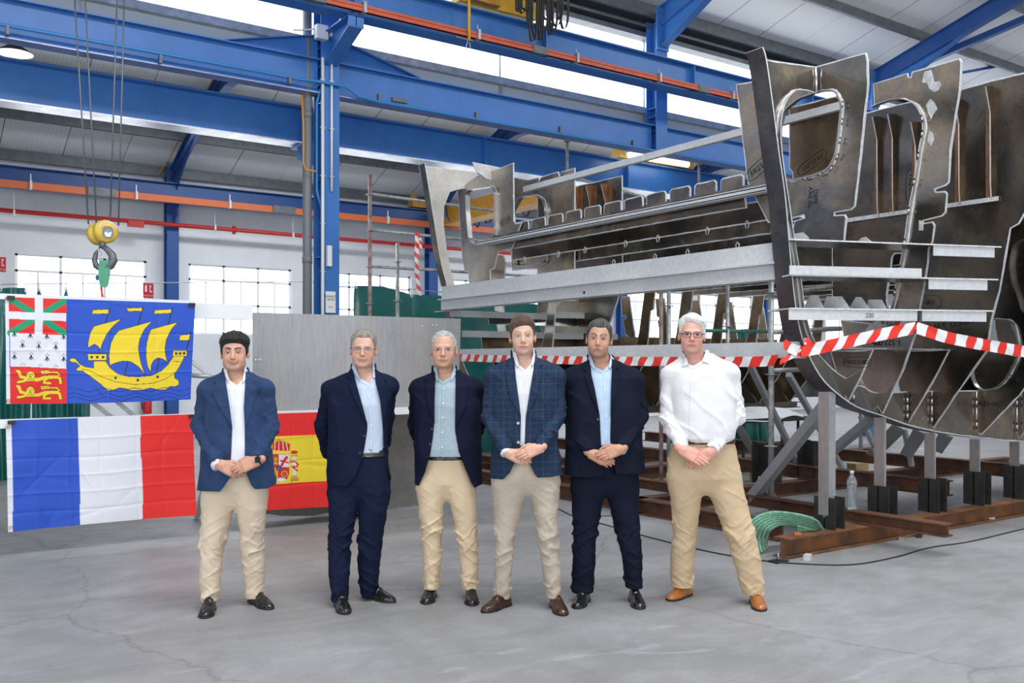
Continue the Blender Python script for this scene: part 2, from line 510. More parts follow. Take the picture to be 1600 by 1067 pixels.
# ------------------------------------------------------------------ steel frame: columns, rafters, crane beams
COLX = [-1.0, 5.2, 11.4, 17.6, 23.8, 30.0]
CL = {-1.0: 'beyond the left edge of the view', 5.2: 'with two white conduits and a grey downpipe', 11.4: 'bare short post under a bolted rafter knee',
      17.6: 'behind the boat window plates', 23.8: 'far behind the boat plates', 30.0: 'at the far end of the row'}
RL = {-1.0: 'at the left end', 5.2: 'above the column with conduits', 11.4: 'top centre, left of the boat', 17.6: 'top right, behind the boat', 23.8: 'second from the far end', 30.0: 'at the far end'}
for x in COLX:
    t = empty('steel_column', (x, 12.0, 0), label='blue middle-row column %s' % CL[x], cat='column')
    mb = MB()
    full = x in (5.2, 17.6, 30.0)
    zb0 = 0 if full else 5.24
    mb.ibeam((x, 12.0, zb0), (x, 12.0, 7.55), 0.26, 0.27, 0.016, 0.012, up=(0, 1, 0))
    mb.build('shaft', BLUE, t)
    if full: MB().box2((x - 0.2, 11.8, 0.0), (x + 0.2, 12.2, 0.025)).build('base_plate', BLUE_D, t)
    mb = MB()
    for z in np.arange(0.9 if full else 5.7, 7.3, 1.05):
        mb.box2((x - 0.125, 11.885, z), (x + 0.125, 12.115, z + 0.012))
    for z in (5.35, 5.6, 5.85, 6.0): mb.box2((x - 0.125, 11.885, z), (x + 0.125, 12.115, z + 0.012))
    mb.build('stiffener', BLUE, t)
    if full:
        # crane bracket towards the near bay
        mb = MB()
        mb.prism([V(x - 0.006, 11.87, 5.62), V(x - 0.006, 11.87, 6.05), V(x - 0.006, 11.05, 6.05), V(x - 0.006, 11.05, 5.92)], [], (0.012, 0, 0))
        mb.box2((x - 0.11, 11.05, 6.04), (x + 0.11, 11.87, 6.056))
        mb.bar((x, 11.87, 5.62), (x, 11.05, 5.92), 0.2, 0.014)
        mb.box2((x - 0.11, 11.05, 5.9), (x + 0.11, 11.064, 6.05))
        mb.build('bracket', BLUE, t)
        mb = MB()
        mb.prism([V(x - 0.006, 12.13, 4.25), V(x - 0.006, 12.13, 4.68), V(x - 0.006, 13.05, 4.68), V(x - 0.006, 13.05, 4.55)], [], (0.012, 0, 0))
        mb.box2((x - 0.11, 12.13, 4.68), (x + 0.11, 13.05, 4.70))
        mb.build('bracket', BLUE, t)
    # gusset where the rafter bolts on
    mb = MB()
    mb.box2((x - 0.14, 11.84, 7.0), (x + 0.14, 11.866, 7.75))
    mb.build('end_plate', BLUE, t)
    mb = MB()
    for z in np.linspace(7.08, 7.65, 5):
        for dx in (-0.09, 0.09): mb.disc((x + dx, 11.83, z), (0, 1, 0), 0.017, 0.03, 6, smooth=False)
    mb.build('bolt_set', STEEL, t)
for x in COLX:
    r = empty('roof_rafter', (x, 12, 7.5), label='blue near-bay roof rafter ' + RL[x], cat='rafter')
    mb = MB()
    mb.ibeam((x, 11.84, roof_n(11.84) - 0.17), (x, RY, roof_n(RY) - 0.17), 0.33, 0.17)
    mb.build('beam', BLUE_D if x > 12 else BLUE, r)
    mb = MB()
    mb.prism([V(x - .006, 11.84, roof_n(11.84) - .3), V(x - .006, 9.9, roof_n(9.9) - .3), V(x - .006, 11.84, 7.05)], [], (.012, 0, 0))
    mb.bar((x, 11.84, 7.05), (x, 9.9, roof_n(9.9) - .33), 0.15, 0.014)
    mb.build('haunch', BLUE, r)
for x in COLX:
    t = empty('wall_column', (x, 19.95, 0), label='blue column against the white far wall, ' + RL[x].replace('above', 'in line with'), cat='column')
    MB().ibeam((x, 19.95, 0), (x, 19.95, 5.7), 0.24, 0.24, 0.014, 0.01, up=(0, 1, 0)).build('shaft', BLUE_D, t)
    mb = MB()
    for z in (4.25, 4.85, 5.2): mb.box2((x - 0.11, 19.84, z), (x + 0.11, 20.06, z + 0.012))
    mb.build('stiffener', BLUE_D, t)
    mb = MB()
    mb.prism([V(x - .006, 19.83, 4.3), V(x - .006, 19.83, 4.72), V(x - .006, 19.45, 4.72), V(x - .006, 19.45, 4.6)], [], (.012, 0, 0))
    mb.build('bracket', BLUE_D, t)
    r = empty('gable_rafter', (x, 16.2, 6.5), label='dark blue far-bay gable rafter, ' + RL[x].replace('above', 'behind'), cat='rafter')
    mb = MB()
    mb.ibeam((x, 19.95, roof_f(19.95) - 0.1), (x, 16.2, roof_f(16.2) - 0.1), 0.2, 0.16)
    mb.ibeam((x, 12.15, roof_f(12.15) - 0.1), (x, 16.2, roof_f(16.2) - 0.1), 0.2, 0.16)
    mb.prism([V(x - .006, 19.85, roof_f(19.9) - .2), V(x - .006, 18.2, roof_f(18.2) - .2), V(x - .006, 19.85, roof_f(19.9) - .62)], [], (.012, 0, 0))
    mb.build('beam', BLUE_D, r)
    mb = MB()
    mb.prism([V(x - .006, 17.4, roof_f(17.4) - .2), V(x - .006, 16.2, roof_f(16.2) - .2), V(x - .006, 15.0, roof_f(15.0) - .2), V(x - .006, 16.2, roof_f(16.2) - .52)], [], (.012, 0, 0))
    mb.bar((x, 17.5, roof_f(17.5) - .2), (x, 16.2, roof_f(16.2) - .52), 0.16, 0.014)
    mb.bar((x, 14.9, roof_f(14.9) - .2), (x, 16.2, roof_f(16.2) - .52), 0.16, 0.014)
    mb.build('ridge_knee', BLUE_D, r)
    if x == 5.2:
        MB().tube([at(244, 275, Y=19.8), at(250, 268, Y=19.8), V(5.08, 19.6, 5.75), V(5.08, 18.2, 6.2), V(5.08, 16.4, 6.72)], 0.012, 6).build('cable', mat('cable_orange', (0.7, 0.28, 0.03), 0.5), r)

# crane runway beams and eaves beam (long members along the hall)
XA0 = at(440, 0, Y=11.2)[0]
A = empty('crane_runway_beam', (10, 11.2, 6.0), label='near-bay blue crane runway girder carrying the long orange conductor rail, topmost beam', cat='beam')
XA1 = at(1166, 140, Y=11.2)[0]
MB().ibeam((-4, 11.2, 6.315), (30.0, 11.2, 6.315), 0.49, 0.26, 0.02, 0.012).build('girder', BLUE, A)
mb = MB()
for x in (-1, 2.1, 5.2, 8.3, 11.4, 14.5, 17.6): mb.box2((x - .008, 11.08, 6.09), (x + .008, 11.32, 6.54))
mb.build('stiffener', BLUE, A)
MB().box2((-4, 11.17, 6.56), (30, 11.23, 6.60)).build('rail', STEEL, A)
cr = empty('conductor_rail', (5, 11.0, 6.1), label='salmon-orange conductor rail clipped under the topmost blue girder', cat='conductor rail')
MB().box2((-4, 10.98, 6.10), (30, 11.04, 6.145)).box2((-4, 10.985, 6.155), (30, 11.035, 6.19)).box2((-4, 11.0, 6.1), (30, 11.05, 6.19)).build('rail_body', ORANGE, cr)
for x in [at(p, 20, Y=11.0)[0] for p in (568, 746, 900, 1029, 1143)]:
    MB().box2((x - .02, 10.94, 6.08), (x + .02, 11.12, 6.22)).bar((x, 11.0, 6.2), (x, 11.0, 6.30), .012, .012).build('clip', GALV, cr)
for x in [at(p, 20, Y=11.0)[0] for p in (494, 843, 1099)]:
    MB().box2((x - .13, 10.97, 6.09), (x + .13, 11.06, 6.2)).build('joint_cover', GALV_D, cr)
B = empty('eaves_beam', (8, 12.0, 5.5), label='blue eaves beam between the middle columns with a blue service pipe clipped on', cat='beam')
for i in range(len(COLX) - 1):
    a, b = COLX[i] + .13, COLX[i + 1] - .13
    MB().ibeam((a, 12.0, 5.47), (b, 12.0, 5.47), 0.46, 0.2, 0.016, 0.01).build('girder', BLUE, B)
    for (p, q) in ([(a, a + 1.3)] if COLX[i] in (5.2, 17.6, 30.0) else []) + ([(b, b - 1.3)] if COLX[i + 1] in (5.2, 17.6, 30.0) else []):
        mb = MB()
        mb.prism([V(p, 11.996, 5.70), V(q, 11.996, 5.70), V(p, 11.996, 6.03)], [], (0, .01, 0))
        mb.bar((p, 12, 6.03), (q, 12, 5.71), .18, .014)
        mb.build('haunch', BLUE, B)
MB().ibeam((XL, 12.0, 5.47), (-1.13, 12.0, 5.47), 0.46, 0.2, 0.016, 0.01).build('girder', BLUE, B)
PIPEB = mat('blue_pipe', (0.04, 0.24, 0.60), 0.25)
ap = empty('air_pipe', (5, 11.88, 5.3), label='thin glossy blue compressed-air pipe running along the eaves beam', cat='pipe')
zp = 5.36
pts = [V(XL, 11.86, zp), V(4.3, 11.86, zp), V(4.75, 11.86, zp - .005), V(5.0, 11.83, zp), V(5.06, 11.82, zp), V(5.4, 11.82, zp), V(5.6, 11.83, zp - .1), V(5.9, 11.86, zp - .12), V(34, 11.86, zp - .12)]
MB().tube(pts, 0.022, 8).build('pipe_run', PIPEB, ap)
MB().tube([V(5.07, 11.9, 5.28), V(5.03, 11.93, 5.1), V(5.03, 11.93, 3.9), V(5.1, 11.88, 3.6)], 0.018, 8).build('drop_pipe', PIPEB, ap)
for p, yy in ((12, 47), (251, 92), (453, 125), (593, 152), (745, 180), (876, 202), (990, 224)):
    q = at(p, yy, Y=11.84)
    MB().box((q[0], 11.86, q[2]), (0.035, 0.06, 0.1)).build('clip', GALV_D, ap)
q = at(624, 157, Y=11.84); MB().bar(q - V(.12, 0, 0), q + V(.12, 0, 0), .055, .055).build('valve', GALV_D, ap)
Cc = empty('crane_runway_beam', (5, 12.87, 4.7), label='far-bay blue crane runway girder seen just behind and below the eaves beam, glare-pale underside', cat='beam')
MB().ibeam((XL, 12.87, 4.99), (34, 12.87, 4.99), 0.52, 0.3, 0.02, 0.012).build('girder', BLUE, Cc)
mb = MB()
for x in (-1, 5.2, 8.3, 11.4, 14.5, 17.6): mb.box2((x - .008, 12.73, 4.75), (x + .008, 13.0, 5.23))
mb.build('stiffener', BLUE, Cc)
MB().box2((XL, 12.84, 5.25), (34, 12.9, 5.29)).build('rail', STEEL, Cc)
GLARE = mat('glare_pale_blue', (.74, .76, .84), .3, .5, noise_s=3, noise_a=.25)  # pale strip puts the glare on the girder's underside into colour
MB().box2((XL, 12.70, 4.715), (34, 13.04, 4.732)).build('glare_strip', GLARE, Cc)
GLAREB = mat('glare_grey_blue', (.34, .36, .50), .3, .4, noise_s=3, noise_a=.25)  # same underside glare, painted greyer below the eaves beam
for i in range(len(COLX) - 1): MB().box2((COLX[i] + .14, 11.89, 5.226), (COLX[i + 1] - .14, 12.11, 5.239)).build('glare_strip', GLAREB, B)
D = empty('crane_runway_beam', (5, 19.6, 4.8), label='blue crane runway girder along the white far wall with an orange rail below it', cat='beam')
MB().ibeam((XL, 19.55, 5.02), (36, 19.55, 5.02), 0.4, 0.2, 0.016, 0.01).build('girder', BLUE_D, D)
cr = empty('conductor_rail', (5, 19.4, 4.85), label='orange conductor rail under the blue girder along the far wall', cat='conductor rail')
MB().box2((XL, 19.36, 4.80), (36, 19.45, 4.93)).build('rail_body', mat('orange_rail_bright', (0.75, 0.17, 0.05), .5), cr)
for p in (48, 213, 359, 606): 
    q = at(p, 302, Y=19.36); MB().box((q[0], 19.36, 4.87), (.04, .1, .16)).bar((q[0], 19.36, 4.9), (q[0], 19.36, 5.08), .02, .02).build('clip', WHITE, cr)
for p in (159, 444):
    q = at(p, 302, Y=19.36); MB().box((q[0], 19.38, 4.87), (.5, .12, .15)).build('joint_cover', GALV_D, cr)
rp = empty('red_pipe', (5, 19.7, 4.3), label='thin red fire main running along the white far wall', cat='pipe')
MB().tube([V(XL, 19.7, 4.44), V(36, 19.7, 4.30)], 0.045, 10).build('pipe_run', REDP, rp)
for p, yy in ((22, 333), (336, 355), (458, 367)):
    q = at(p, yy, Y=19.65); MB().bar((q[0], 19.66, q[2]), (q[0], 19.66, 4.95), .01, .01).box((q[0], 19.66, q[2]), (.03, .1, .11)).build('hanger', WHITE, rp)
q = at(367, 359, Y=19.65); MB().disc((q[0], 19.7, q[2]), (1, 0, 0), .09, .05, 12).build('flange', REDP, rp)
q = at(212, 350, Y=19.62); MB().box(q, (.3, .12, .12)).build('tee', REDP, rp)

# roof bracing seen at the top right
def brace(a, b, w, label):
    MB().bar(a, b, w, w * 0.8).build('roof_brace', BLUE_D, label=label, cat='brace')
zt = lambda y: roof_n(y) - .12
p0 = at(1364, 130, X=17.6)
q = at(1600, 30, Z=zt(9.3)); brace(V(17.7, 11.8, zt(11.8) - .1), V(19.5, 7.2, zt(7.2)), .15, 'blue diagonal roof brace fanning out from the same column head as the big rafter')
brace(at(1490, 116, Y=11.0), at(1620, 92, Y=11.0), .07, 'thin blue tie bar under the near roof at the far right')

# services on the near column
dp = empty('downpipe', (4.9, 12.1, 0), label='grey plastic downpipe beside the blue column', cat='pipe')
xq = at(480, 300, Y=12.05)[0]
MB().tube([V(xq, 12.05, 0), V(xq, 12.05, 7.4)], 0.062, 16).build('pipe_run', GREYP, dp)
for z_ in (2.92, 4.9): MB().tube([V(xq, 12.05, z_), V(xq, 12.05, z_ + .1)], 0.068, 16).build('socket', GREYP, dp)
xc1, xc2 = at(504, 200, Y=11.85)[0], at(518, 200, Y=11.85)[0]
cd = empty('conduit_pair', (5.2, 11.85, 2.5), label='white conduits with junction boxes fixed to the front of the blue column', cat='conduit')
MB().tube([V(xc1, 11.845, 0.3), V(xc1, 11.845, 5.7)], 0.022, 8).build('conduit', WHITE, cd)
MB().tube([V(xc2, 11.845, 3.9), V(xc2, 11.845, 5.8)], 0.017, 8).build('conduit', WHITE, cd)
q = at(502, 51, Y=11.83); MB().box(q, (.16, .1, .19)).build('junction_box', WHITE, cd)
q = at(519, 52, Y=11.83); MB().box(q, (.08, .08, .11)).build('junction_box', WHITE, cd)
MB().tube([at(458, 47, Y=11.9), at(468, 47.5, Y=11.9), at(493, 45, Y=11.9)], .012, 6).build('cable_tail', WHITE, cd)
MB().tube([at(524, 55, Y=11.83), at(533, 54, Y=11.83), at(531, 50, Y=11.83), at(523, 51, Y=11.83)], .008, 6).build('cable_tail', WHITE, cd)
mb = MB()
for z in np.arange(2.8, 5.7, .65):
    for x in (xc1, xc2):
        if x == xc2 and z < 3.9: continue
        mb.box((x, 11.85, z), (.07, .035, .02))
mb.build('clip', GALV, cd)
q = at(514, 400, Y=11.83); em = MB().box(q, (.065, .06, .28)).build('emergency_light', WHITE, label='small white emergency light unit on the blue column above the sign', cat='lamp')
def text(s, size, loc, ex, ey, m, parent=None, name='lettering', depth=0.002, align='CENTER', squash=1.0):
    cu = bpy.data.curves.new(name, 'FONT')
    cu.body = s; cu.size = size; cu.align_x = align; cu.align_y = 'CENTER'
    o = bpy.data.objects.new(name, cu); C.objects.link(o)
    dg = bpy.context.evaluated_depsgraph_get()
    me = bpy.data.meshes.new_from_object(o.evaluated_get(dg))
    bpy.data.objects.remove(o)
    ex, ey = Vector(ex).normalized(), Vector(ey).normalized()
    M = Matrix.Identity(4)
    nz_ = ex.cross(ey)
    for i in range(3):
        M[i][0], M[i][1], M[i][2], M[i][3] = ex[i] * squash, ey[i], nz_[i], loc[i]
    me.transform(M)
    me.materials.clear()
    return link(name, me, m, parent)
INK = mat('ink', (0.02, 0.02, 0.025), 0.6)
q = at(516.5, 472, Y=11.82)
sg = empty('paper_sign', q, label='white paper sign reading MANDO GRUA on the blue column', cat='sign')
MB().box(q, (.145, .004, .29)).build('sheet', WHITE, sg)
text('MANDO\nGRÚA', .042, q + V(0, -.006, .055), (1, 0, 0), (0, 0, 1), INK, sg)
text('G 3', .04, q + V(0, -.006, -.065), (1, 0, 0), (0, 0, 1), INK, sg)
oc = MB().tube([at(472, 148, Y=11.95), at(474, 200, Y=11.95), at(474, 255, Y=11.95), at(478, 265, Y=11.9), at(494, 268, Y=11.85)], .014, 8)
oc.build('orange_cable', MATS['cable_orange'], label='orange cable hanging in front of the grey downpipe', cat='cable')

# lamp under the roof, top left
q = at(23, 84, Y=13.9)
lp = empty('pendant_lamp', q, label='black bell-shaped pendant lamp with white reflector at the top left', cat='lamp')
LMP = mat('lamp_reflector', (0.85, 0.85, 0.82), 0.4, emit=(1, 0.98, 0.95), emit_s=0.7)
MB().lathe([(.06, .17), (.07, .12), (.11, .085), (.21, .02), (.225, 0)], q, n=32).build('shade', BLACK, lp)
MB().lathe([(.225, 0.0), (.16, .03), (.0, .05)], q, n=32).build('reflector', LMP, lp)
MB().box(q + V(0, 0, .2), (.12, .12, .09)).build('housing', BLACK, lp)
MB().tube([q + V(0, 0, .24), V(q[0], q[1], roof_f(q[1]) + .2)], .008, 6).build('hanging_rod', BLACK, lp)
# ------------------------------------------------------------------ the aluminium boat under construction
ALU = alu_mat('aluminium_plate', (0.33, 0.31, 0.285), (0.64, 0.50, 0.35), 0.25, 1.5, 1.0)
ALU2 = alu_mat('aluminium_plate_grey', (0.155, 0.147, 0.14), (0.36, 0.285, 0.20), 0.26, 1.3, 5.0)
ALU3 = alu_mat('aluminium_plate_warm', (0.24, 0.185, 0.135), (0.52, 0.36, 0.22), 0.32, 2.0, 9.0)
ALUB = alu_mat('aluminium_bright', (0.55, 0.55, 0.56), (0.70, 0.68, 0.66), 0.30, 1.2, 3.0, streak=(1, 1, 0.4))
ALUP = alu_mat('aluminium_pale_section', (0.70, 0.73, 0.76), (0.82, 0.83, 0.84), 0.5, 1.2, 2.0, metal=0.15)
ALUQ = alu_mat('aluminium_prop_section', (0.46, 0.48, 0.50), (0.58, 0.58, 0.58), 0.45, 1.2, 2.0, metal=0.4)
ALUK = alu_mat('aluminium_knee_reflection', (0.80, 0.76, 0.71), (0.95, 0.90, 0.84), 0.34, 1.0, 6.0, metal=0.35)  # light base colour paints in the reflection on the knee plates
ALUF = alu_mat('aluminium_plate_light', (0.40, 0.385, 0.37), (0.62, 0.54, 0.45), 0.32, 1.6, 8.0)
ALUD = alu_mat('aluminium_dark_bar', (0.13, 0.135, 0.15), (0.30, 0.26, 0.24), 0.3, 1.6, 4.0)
EDGE = mat('ground_bright_edge', (0.72, 0.74, 0.77), 0.45, 0.4, noise_s=25, noise_a=0.2)
WELD = mat('weld_bead', (0.75, 0.77, 0.8), 0.25, 0.9)
BURN = mat('weld_soot', (0.02, 0.022, 0.03), 0.6)
GRIND = mat('ground_patch', (0.62, 0.62, 0.64), 0.5, 0.5, noise_s=30, noise_a=0.25)
BROWNP = mat('copper_tinted_plate', (0.30, 0.15, 0.075), 0.5, 0.6, noise_s=9, noise_a=0.3)

def plate3(name, outer, holes, thick, m, parent, edge=None, border=None):
    """a plate from 3-D outlines, with bright cut edges"""
    th = Vector(thick)
    if border is None: border = name in ('frame_plate', 'bulkhead', 'floor_frame', 'deck_beam_web', 'stem_web', 'gusset_plate')
    loops = [[Vector(p) for p in outer]] + [[Vector(p) for p in h] for h in holes]
    tris = tessellate_polygon(loops)
    flat = [p for l in loops for p in l]
    n = len(flat)
    vs = flat + [p + th for p in flat]
    fs = [tuple(t) for t in tris] + [tuple(i + n for i in t)[::-1] for t in tris]
    nf = len(fs)
    b = 0
    for l in loops:
        k = len(l)
        for i in range(k):
            j = (i + 1) % k
            fs.append((b + i, b + j, b + j + n, b + i + n))
        b += k
    me = mesh_from(name, vs, fs)
    mi = [0] * nf + [1] * (len(fs) - nf)
    me.polygons.foreach_set('material_index', mi)
    bm = bmesh.new(); bm.from_mesh(me)
    bmesh.ops.recalc_face_normals(bm, faces=bm.faces)
    bm.to_mesh(me); bm.free()
    ob = link(name, me, [m, edge or EDGE], parent)
    if border: ground_border(loops, th, ob)
    return ob

def ground_border(loops, th, ob):
    """hand-ground bright rim along the cut edges, on both faces"""
    nrm = th.normalized()
    vs, fs = [], []
    rs = random.Random(int(abs(loops[0][0][0] * 1000 + loops[0][0][2] * 777)))
    for li, l in enumerate(loops):
        P = []
        for i, p in enumerate(l):
            q = l[(i + 1) % len(l)]
            n_ = max(1, int((q - p).length / .09))
            P += [p.lerp(q, k / n_) for k in range(n_)]
        # signed area to know which side is material
        e1 = nrm.orthogonal().normalized(); e2 = nrm.cross(e1)
        A = sum((a.dot(e1) * b.dot(e2) - b.dot(e1) * a.dot(e2)) for a, b in zip(P, P[1:] + P[:1]))
        sg = (1 if A > 0 else -1) * (1 if li == 0 else -1)
        n = len(P)
        ins = []
        for i, p in enumerate(P):
            t0 = (p - P[i - 1]).normalized(); t1 = (P[(i + 1) % n] - p).normalized()
            a = nrm.cross(t0) * sg; b = nrm.cross(t1) * sg
            m_ = (a + b)
            if m_.length < .3: m_ = a
            m_.normalize()
            ins.append(p + m_ * (rs.uniform(.007, .016)))
        for off in (nrm * -.0015, th + nrm * .0015):
            b0 = len(vs)
            vs += [p + off for p in P] + [p + off for p in ins]
            fs += [(b0 + i, b0 + (i + 1) % n, b0 + n + (i + 1) % n, b0 + n + i) for i in range(n)]
    link('ground_rim', mesh_from('ground_rim', vs, fs), EDGE, ob)

def pX(name, X, pts, holes=(), m=ALU, parent=None, t=0.013, rad=0, off=0.0):
    """plate in a plane across the boat (X constant) whose outline is read off the photo"""
    o = [at(x, y, X=X) for x, y in pts]
    if rad: o = rounded(o, rad)
    hs = [rounded([at(x, y, X=X) for x, y in h], r) for h, r in holes]
    return plate3(name, o, hs, (t, 0, 0), m, parent)
def pY(name, Y, pts, holes=(), m=ALU, parent=None, t=0.013, rad=0):
    o = [at(x, y, Y=Y) for x, y in pts]
    if rad: o = rounded(o, rad)
    hs = [rounded([at(x, y, Y=Y) for x, y in h], r) for h, r in holes]
    return plate3(name, o, hs, (0, t, 0), m, parent)

def smooth_path(P, n=6):
    P = [Vector(p) for p in P]
    out = []
    for i in range(len(P) - 1):
        p0, p1, p2, p3 = P[max(i - 1, 0)], P[i], P[i + 1], P[min(i + 2, len(P) - 1)]
        for k in range(n):
            t = k / n
            out.append(0.5 * ((2 * p1) + (p2 - p0) * t + (2 * p0 - 5 * p1 + 4 * p2 - p3) * t * t + (3 * p1 - p0 - 3 * p2 + p3) * t ** 3))
    out.append(P[-1])
    return out

def strip(name, path, wvec, tvec, m, parent, edge=None):
    """bent flat bar: a path swept as a rectangle wvec x tvec (vectors, constant)"""
    w, t = Vector(wvec), Vector(tvec)
    n = len(path)
    vs = []
    for p in path: vs += [p, p + w, p + w + t, p + t]
    fs, mi = [], []
    for i in range(n - 1):
        a, b = i * 4, i * 4 + 4
        for k in range(4):
            fs.append((a + k, a + (k + 1) % 4, b + (k + 1) % 4, b + k)); mi.append(0 if k in (0, 2) else 1)
    fs += [(3, 2, 1, 0), (n * 4 - 4, n * 4 - 3, n * 4 - 2, n * 4 - 1)]; mi += [1, 1]
    me = mesh_from(name, vs, fs); me.polygons.foreach_set('material_index', mi)
    bm = bmesh.new(); bm.from_mesh(me); bmesh.ops.recalc_face_normals(bm, faces=bm.faces); bm.to_mesh(me); bm.free()
    return link(name, me, [m, edge or EDGE], parent)

def ring_flange(name, pts, depth, parent, m=ALUB, t=0.012):
    """closed flat-bar ring lining an opening in an X plane"""
    c = sum(pts, Vector()) / len(pts)
    n = len(pts)
    vs, fs = [], []
    for i, p in enumerate(pts):
        d = (c - p).normalized() * t
        vs += [p + V(-depth, 0, 0), p + V(depth * .4, 0, 0), p + V(depth * .4, 0, 0) + d, p + V(-depth, 0, 0) + d]
    for i in range(n):
        a, b = i * 4, ((i + 1) % n) * 4
        for k in range(4): fs.append((a + k, a + (k + 1) % 4, b + (k + 1) % 4, b + k))
    me = mesh_from(name, vs, fs)
    bm = bmesh.new(); bm.from_mesh(me); bmesh.ops.recalc_face_normals(bm, faces=bm.faces); bm.to_mesh(me); bm.free()
    return link(name, me, m, parent)

def welds(path, n, parent, r=0.012, ln=0.05):
    """short stitch welds with dark soot beside them"""
    mb, ms = MB(), MB()
    for i in range(n):
        f = (i + 0.5) / n
        j = f * (len(path) - 1); k = int(j); p = path[k].lerp(path[min(k + 1, len(path) - 1)], j - k)
        D = (path[min(k + 1, len(path) - 1)] - path[k]).normalized()
        mb.tube([p - D * ln / 2, p - D * ln / 4, p + D * ln / 4, p + D * ln / 2], [r * .4, r, r, r * .4], 6)
        ms.tube([p - D * ln * .95, p - D * ln * .5], [r * .7, r * .9], 6)
        ms.tube([p + D * ln * .5, p + D * ln * .95], [r * .9, r * .7], 6)
    a = mb.build('weld_seam', WELD, parent)
    b = ms.build('weld_soot', BURN, parent)

def marking(s, size, px, py, ang, parent, X=None, Y=None, ring=None, flip=False):
    """marker-pen writing on a plate; ang in the plate's plane"""
    c = at(px, py, X=X, Y=Y)
    if X is not None:
        c = c + V(-0.004, 0, 0); hx, nrm = V(0, -1, 0), V(-1, 0, 0)
    else:
        c = c + V(0, -0.004, 0); hx, nrm = V(1, 0, 0), V(0, -1, 0)
    u = (hx * math.cos(ang) + V(0, 0, 1) * math.sin(ang))
    w = nrm.cross(u)
    o = text(s, size, c, u, w, INK, parent, name='pen_marking')
    if ring:
        mb = MB()
        P = [c + u * (ring[0] * (abs(math.cos(a)) ** .6) * math.copysign(1, math.cos(a))) + w * (ring[1] * (abs(math.sin(a)) ** .8) * math.copysign(1, math.sin(a))) for a in np.linspace(0, 2 * PI, 28, endpoint=False)]
        mb.tube(P, 0.0022, 4, closed=True)
        mb.build('pen_ring', INK, parent)
    return o

boat = empty('boat_hull', (8.0, 7.8, 0.0), label='unfinished bare aluminium twin-hull boat framework of cut plates standing on posts', cat='boat')
YS = 5.0
# --- near hull stem: dark flange strip bent down into the keel
keel_px = [(1191, 74), (1197, 95), (1207, 165), (1216, 235), (1226, 305), (1232, 375), (1239, 450), (1248, 510), (1262, 553), (1284, 592), (1310, 617), (1340, 637), (1378, 650), (1420, 665), (1470, 676), (1520, 683), (1570, 688), (1640, 692), (1700, 694)]
kp = smooth_path([at(x, y, Y=4.92) for x, y in keel_px], 6)
st = strip('stem_flange', kp, (0, 0.17, 0), (0.012, 0, 0.008), ALUD, boat)
# web plate standing on the flange, with the knee at the top
web_in = [(1274, 104), (1275, 146), (1262, 142), (1243, 141), (1228, 152), (1218, 172), (1214, 205), (1217, 250), (1226, 310), (1236, 378), (1246, 440), (1251, 480), (1258, 512), (1268, 536), (1284, 558), (1310, 583), (1333, 596), (1334, 603), (1347, 602), (1362, 611), (1378, 613), (1420, 611), (1500, 610), (1600, 609), (1700, 608)]
web_out = [(1197, 93), (1207, 165), (1216, 235), (1226, 305), (1232, 375), (1239, 450), (1248, 510), (1262, 553), (1284, 592), (1310, 617), (1340, 637), (1378, 650), (1420, 665), (1470, 676), (1520, 683), (1570, 688), (1640, 692), (1700, 694)]
wi = smooth_path([at(x, y, Y=YS) for x, y in web_in[2:]], 3)
wo = smooth_path([at(x, y, Y=YS) for x, y in web_out], 3)
plate3('stem_web', [at(1274, 104, Y=YS), at(1275, 146, Y=YS)] + wi + wo[::-1], [], (0, 0.012, 0), ALU, boat)
strip('web_face_bar', wi[4:34], (0, -0.035, 0), (0.012, 0, 0.006), ALUB, boat)
welds([at(x, y, Y=5.09) for x, y in [(1178, 80), (1184, 130), (1190, 200), (1199, 290), (1207, 330), (1213, 400), (1220, 460), (1226, 500), (1240, 540), (1262, 575)]], 11, boat, 0.012, 0.07)
# --- window frame plate (frame 25.5) and its ring
X0 = 6.6
win = [(1222, 276), (1219, 200), (1227, 172), (1250, 153), (1285, 141), (1308, 141), (1318, 162), (1313, 215), (1308, 245), (1297, 266), (1270, 276), (1238, 283)]
fw = pX('frame_plate', X0, [(1150, 132), (1200, 122), (1274, 104), (1353, 82), (1356, 95), (1357, 130), (1346, 240), (1336, 322), (1330, 328), (1304, 332), (1304, 336), (1320, 335), (1323, 340), (1319, 377), (1240, 377), (1236, 365), (1242, 345), (1257, 340), (1256, 336), (1236, 342), (1200, 348), (1168, 285)],
        [(win, 0.05)], ALU, boat)
ring_flange('opening_ring', rounded([at(x, y, X=X0) for x, y in win], 0.05), 0.03, boat)
welds([at(x, y, X=X0 - .035) for x, y in [(1316, 150), (1317, 180), (1313, 215), (1308, 245), (1297, 266), (1275, 275), (1245, 282)]], 7, boat, 0.008, 0.03)
MB().tube([at(1274, 106, Y=4.99), at(1276, 125, Y=4.99), at(1275, 147, Y=4.99)], 0.009, 6).build('weld_seam', WELD, boat)
marking('DEMI\nAXE CL', 0.055, 1270, 308, -PI / 2 - .05, boat, X=X0)
marking('FR25.5', 0.075, 1186, 262, PI / 2 + .5 - PI / 2, boat, X=X0, ring=(0.16, 0.06))
# --- inner plate seen through the window
fb = pX('frame_plate', 7.0, [(1233, 168), (1334, 143), (1334, 300), (1316, 310), (1240, 318), (1238, 270), (1233, 264)], [], ALU3, boat)
marking('FR25-003', 0.062, 1269, 254, PI + 0.42, boat, X=7.0, ring=(0.17, 0.05))
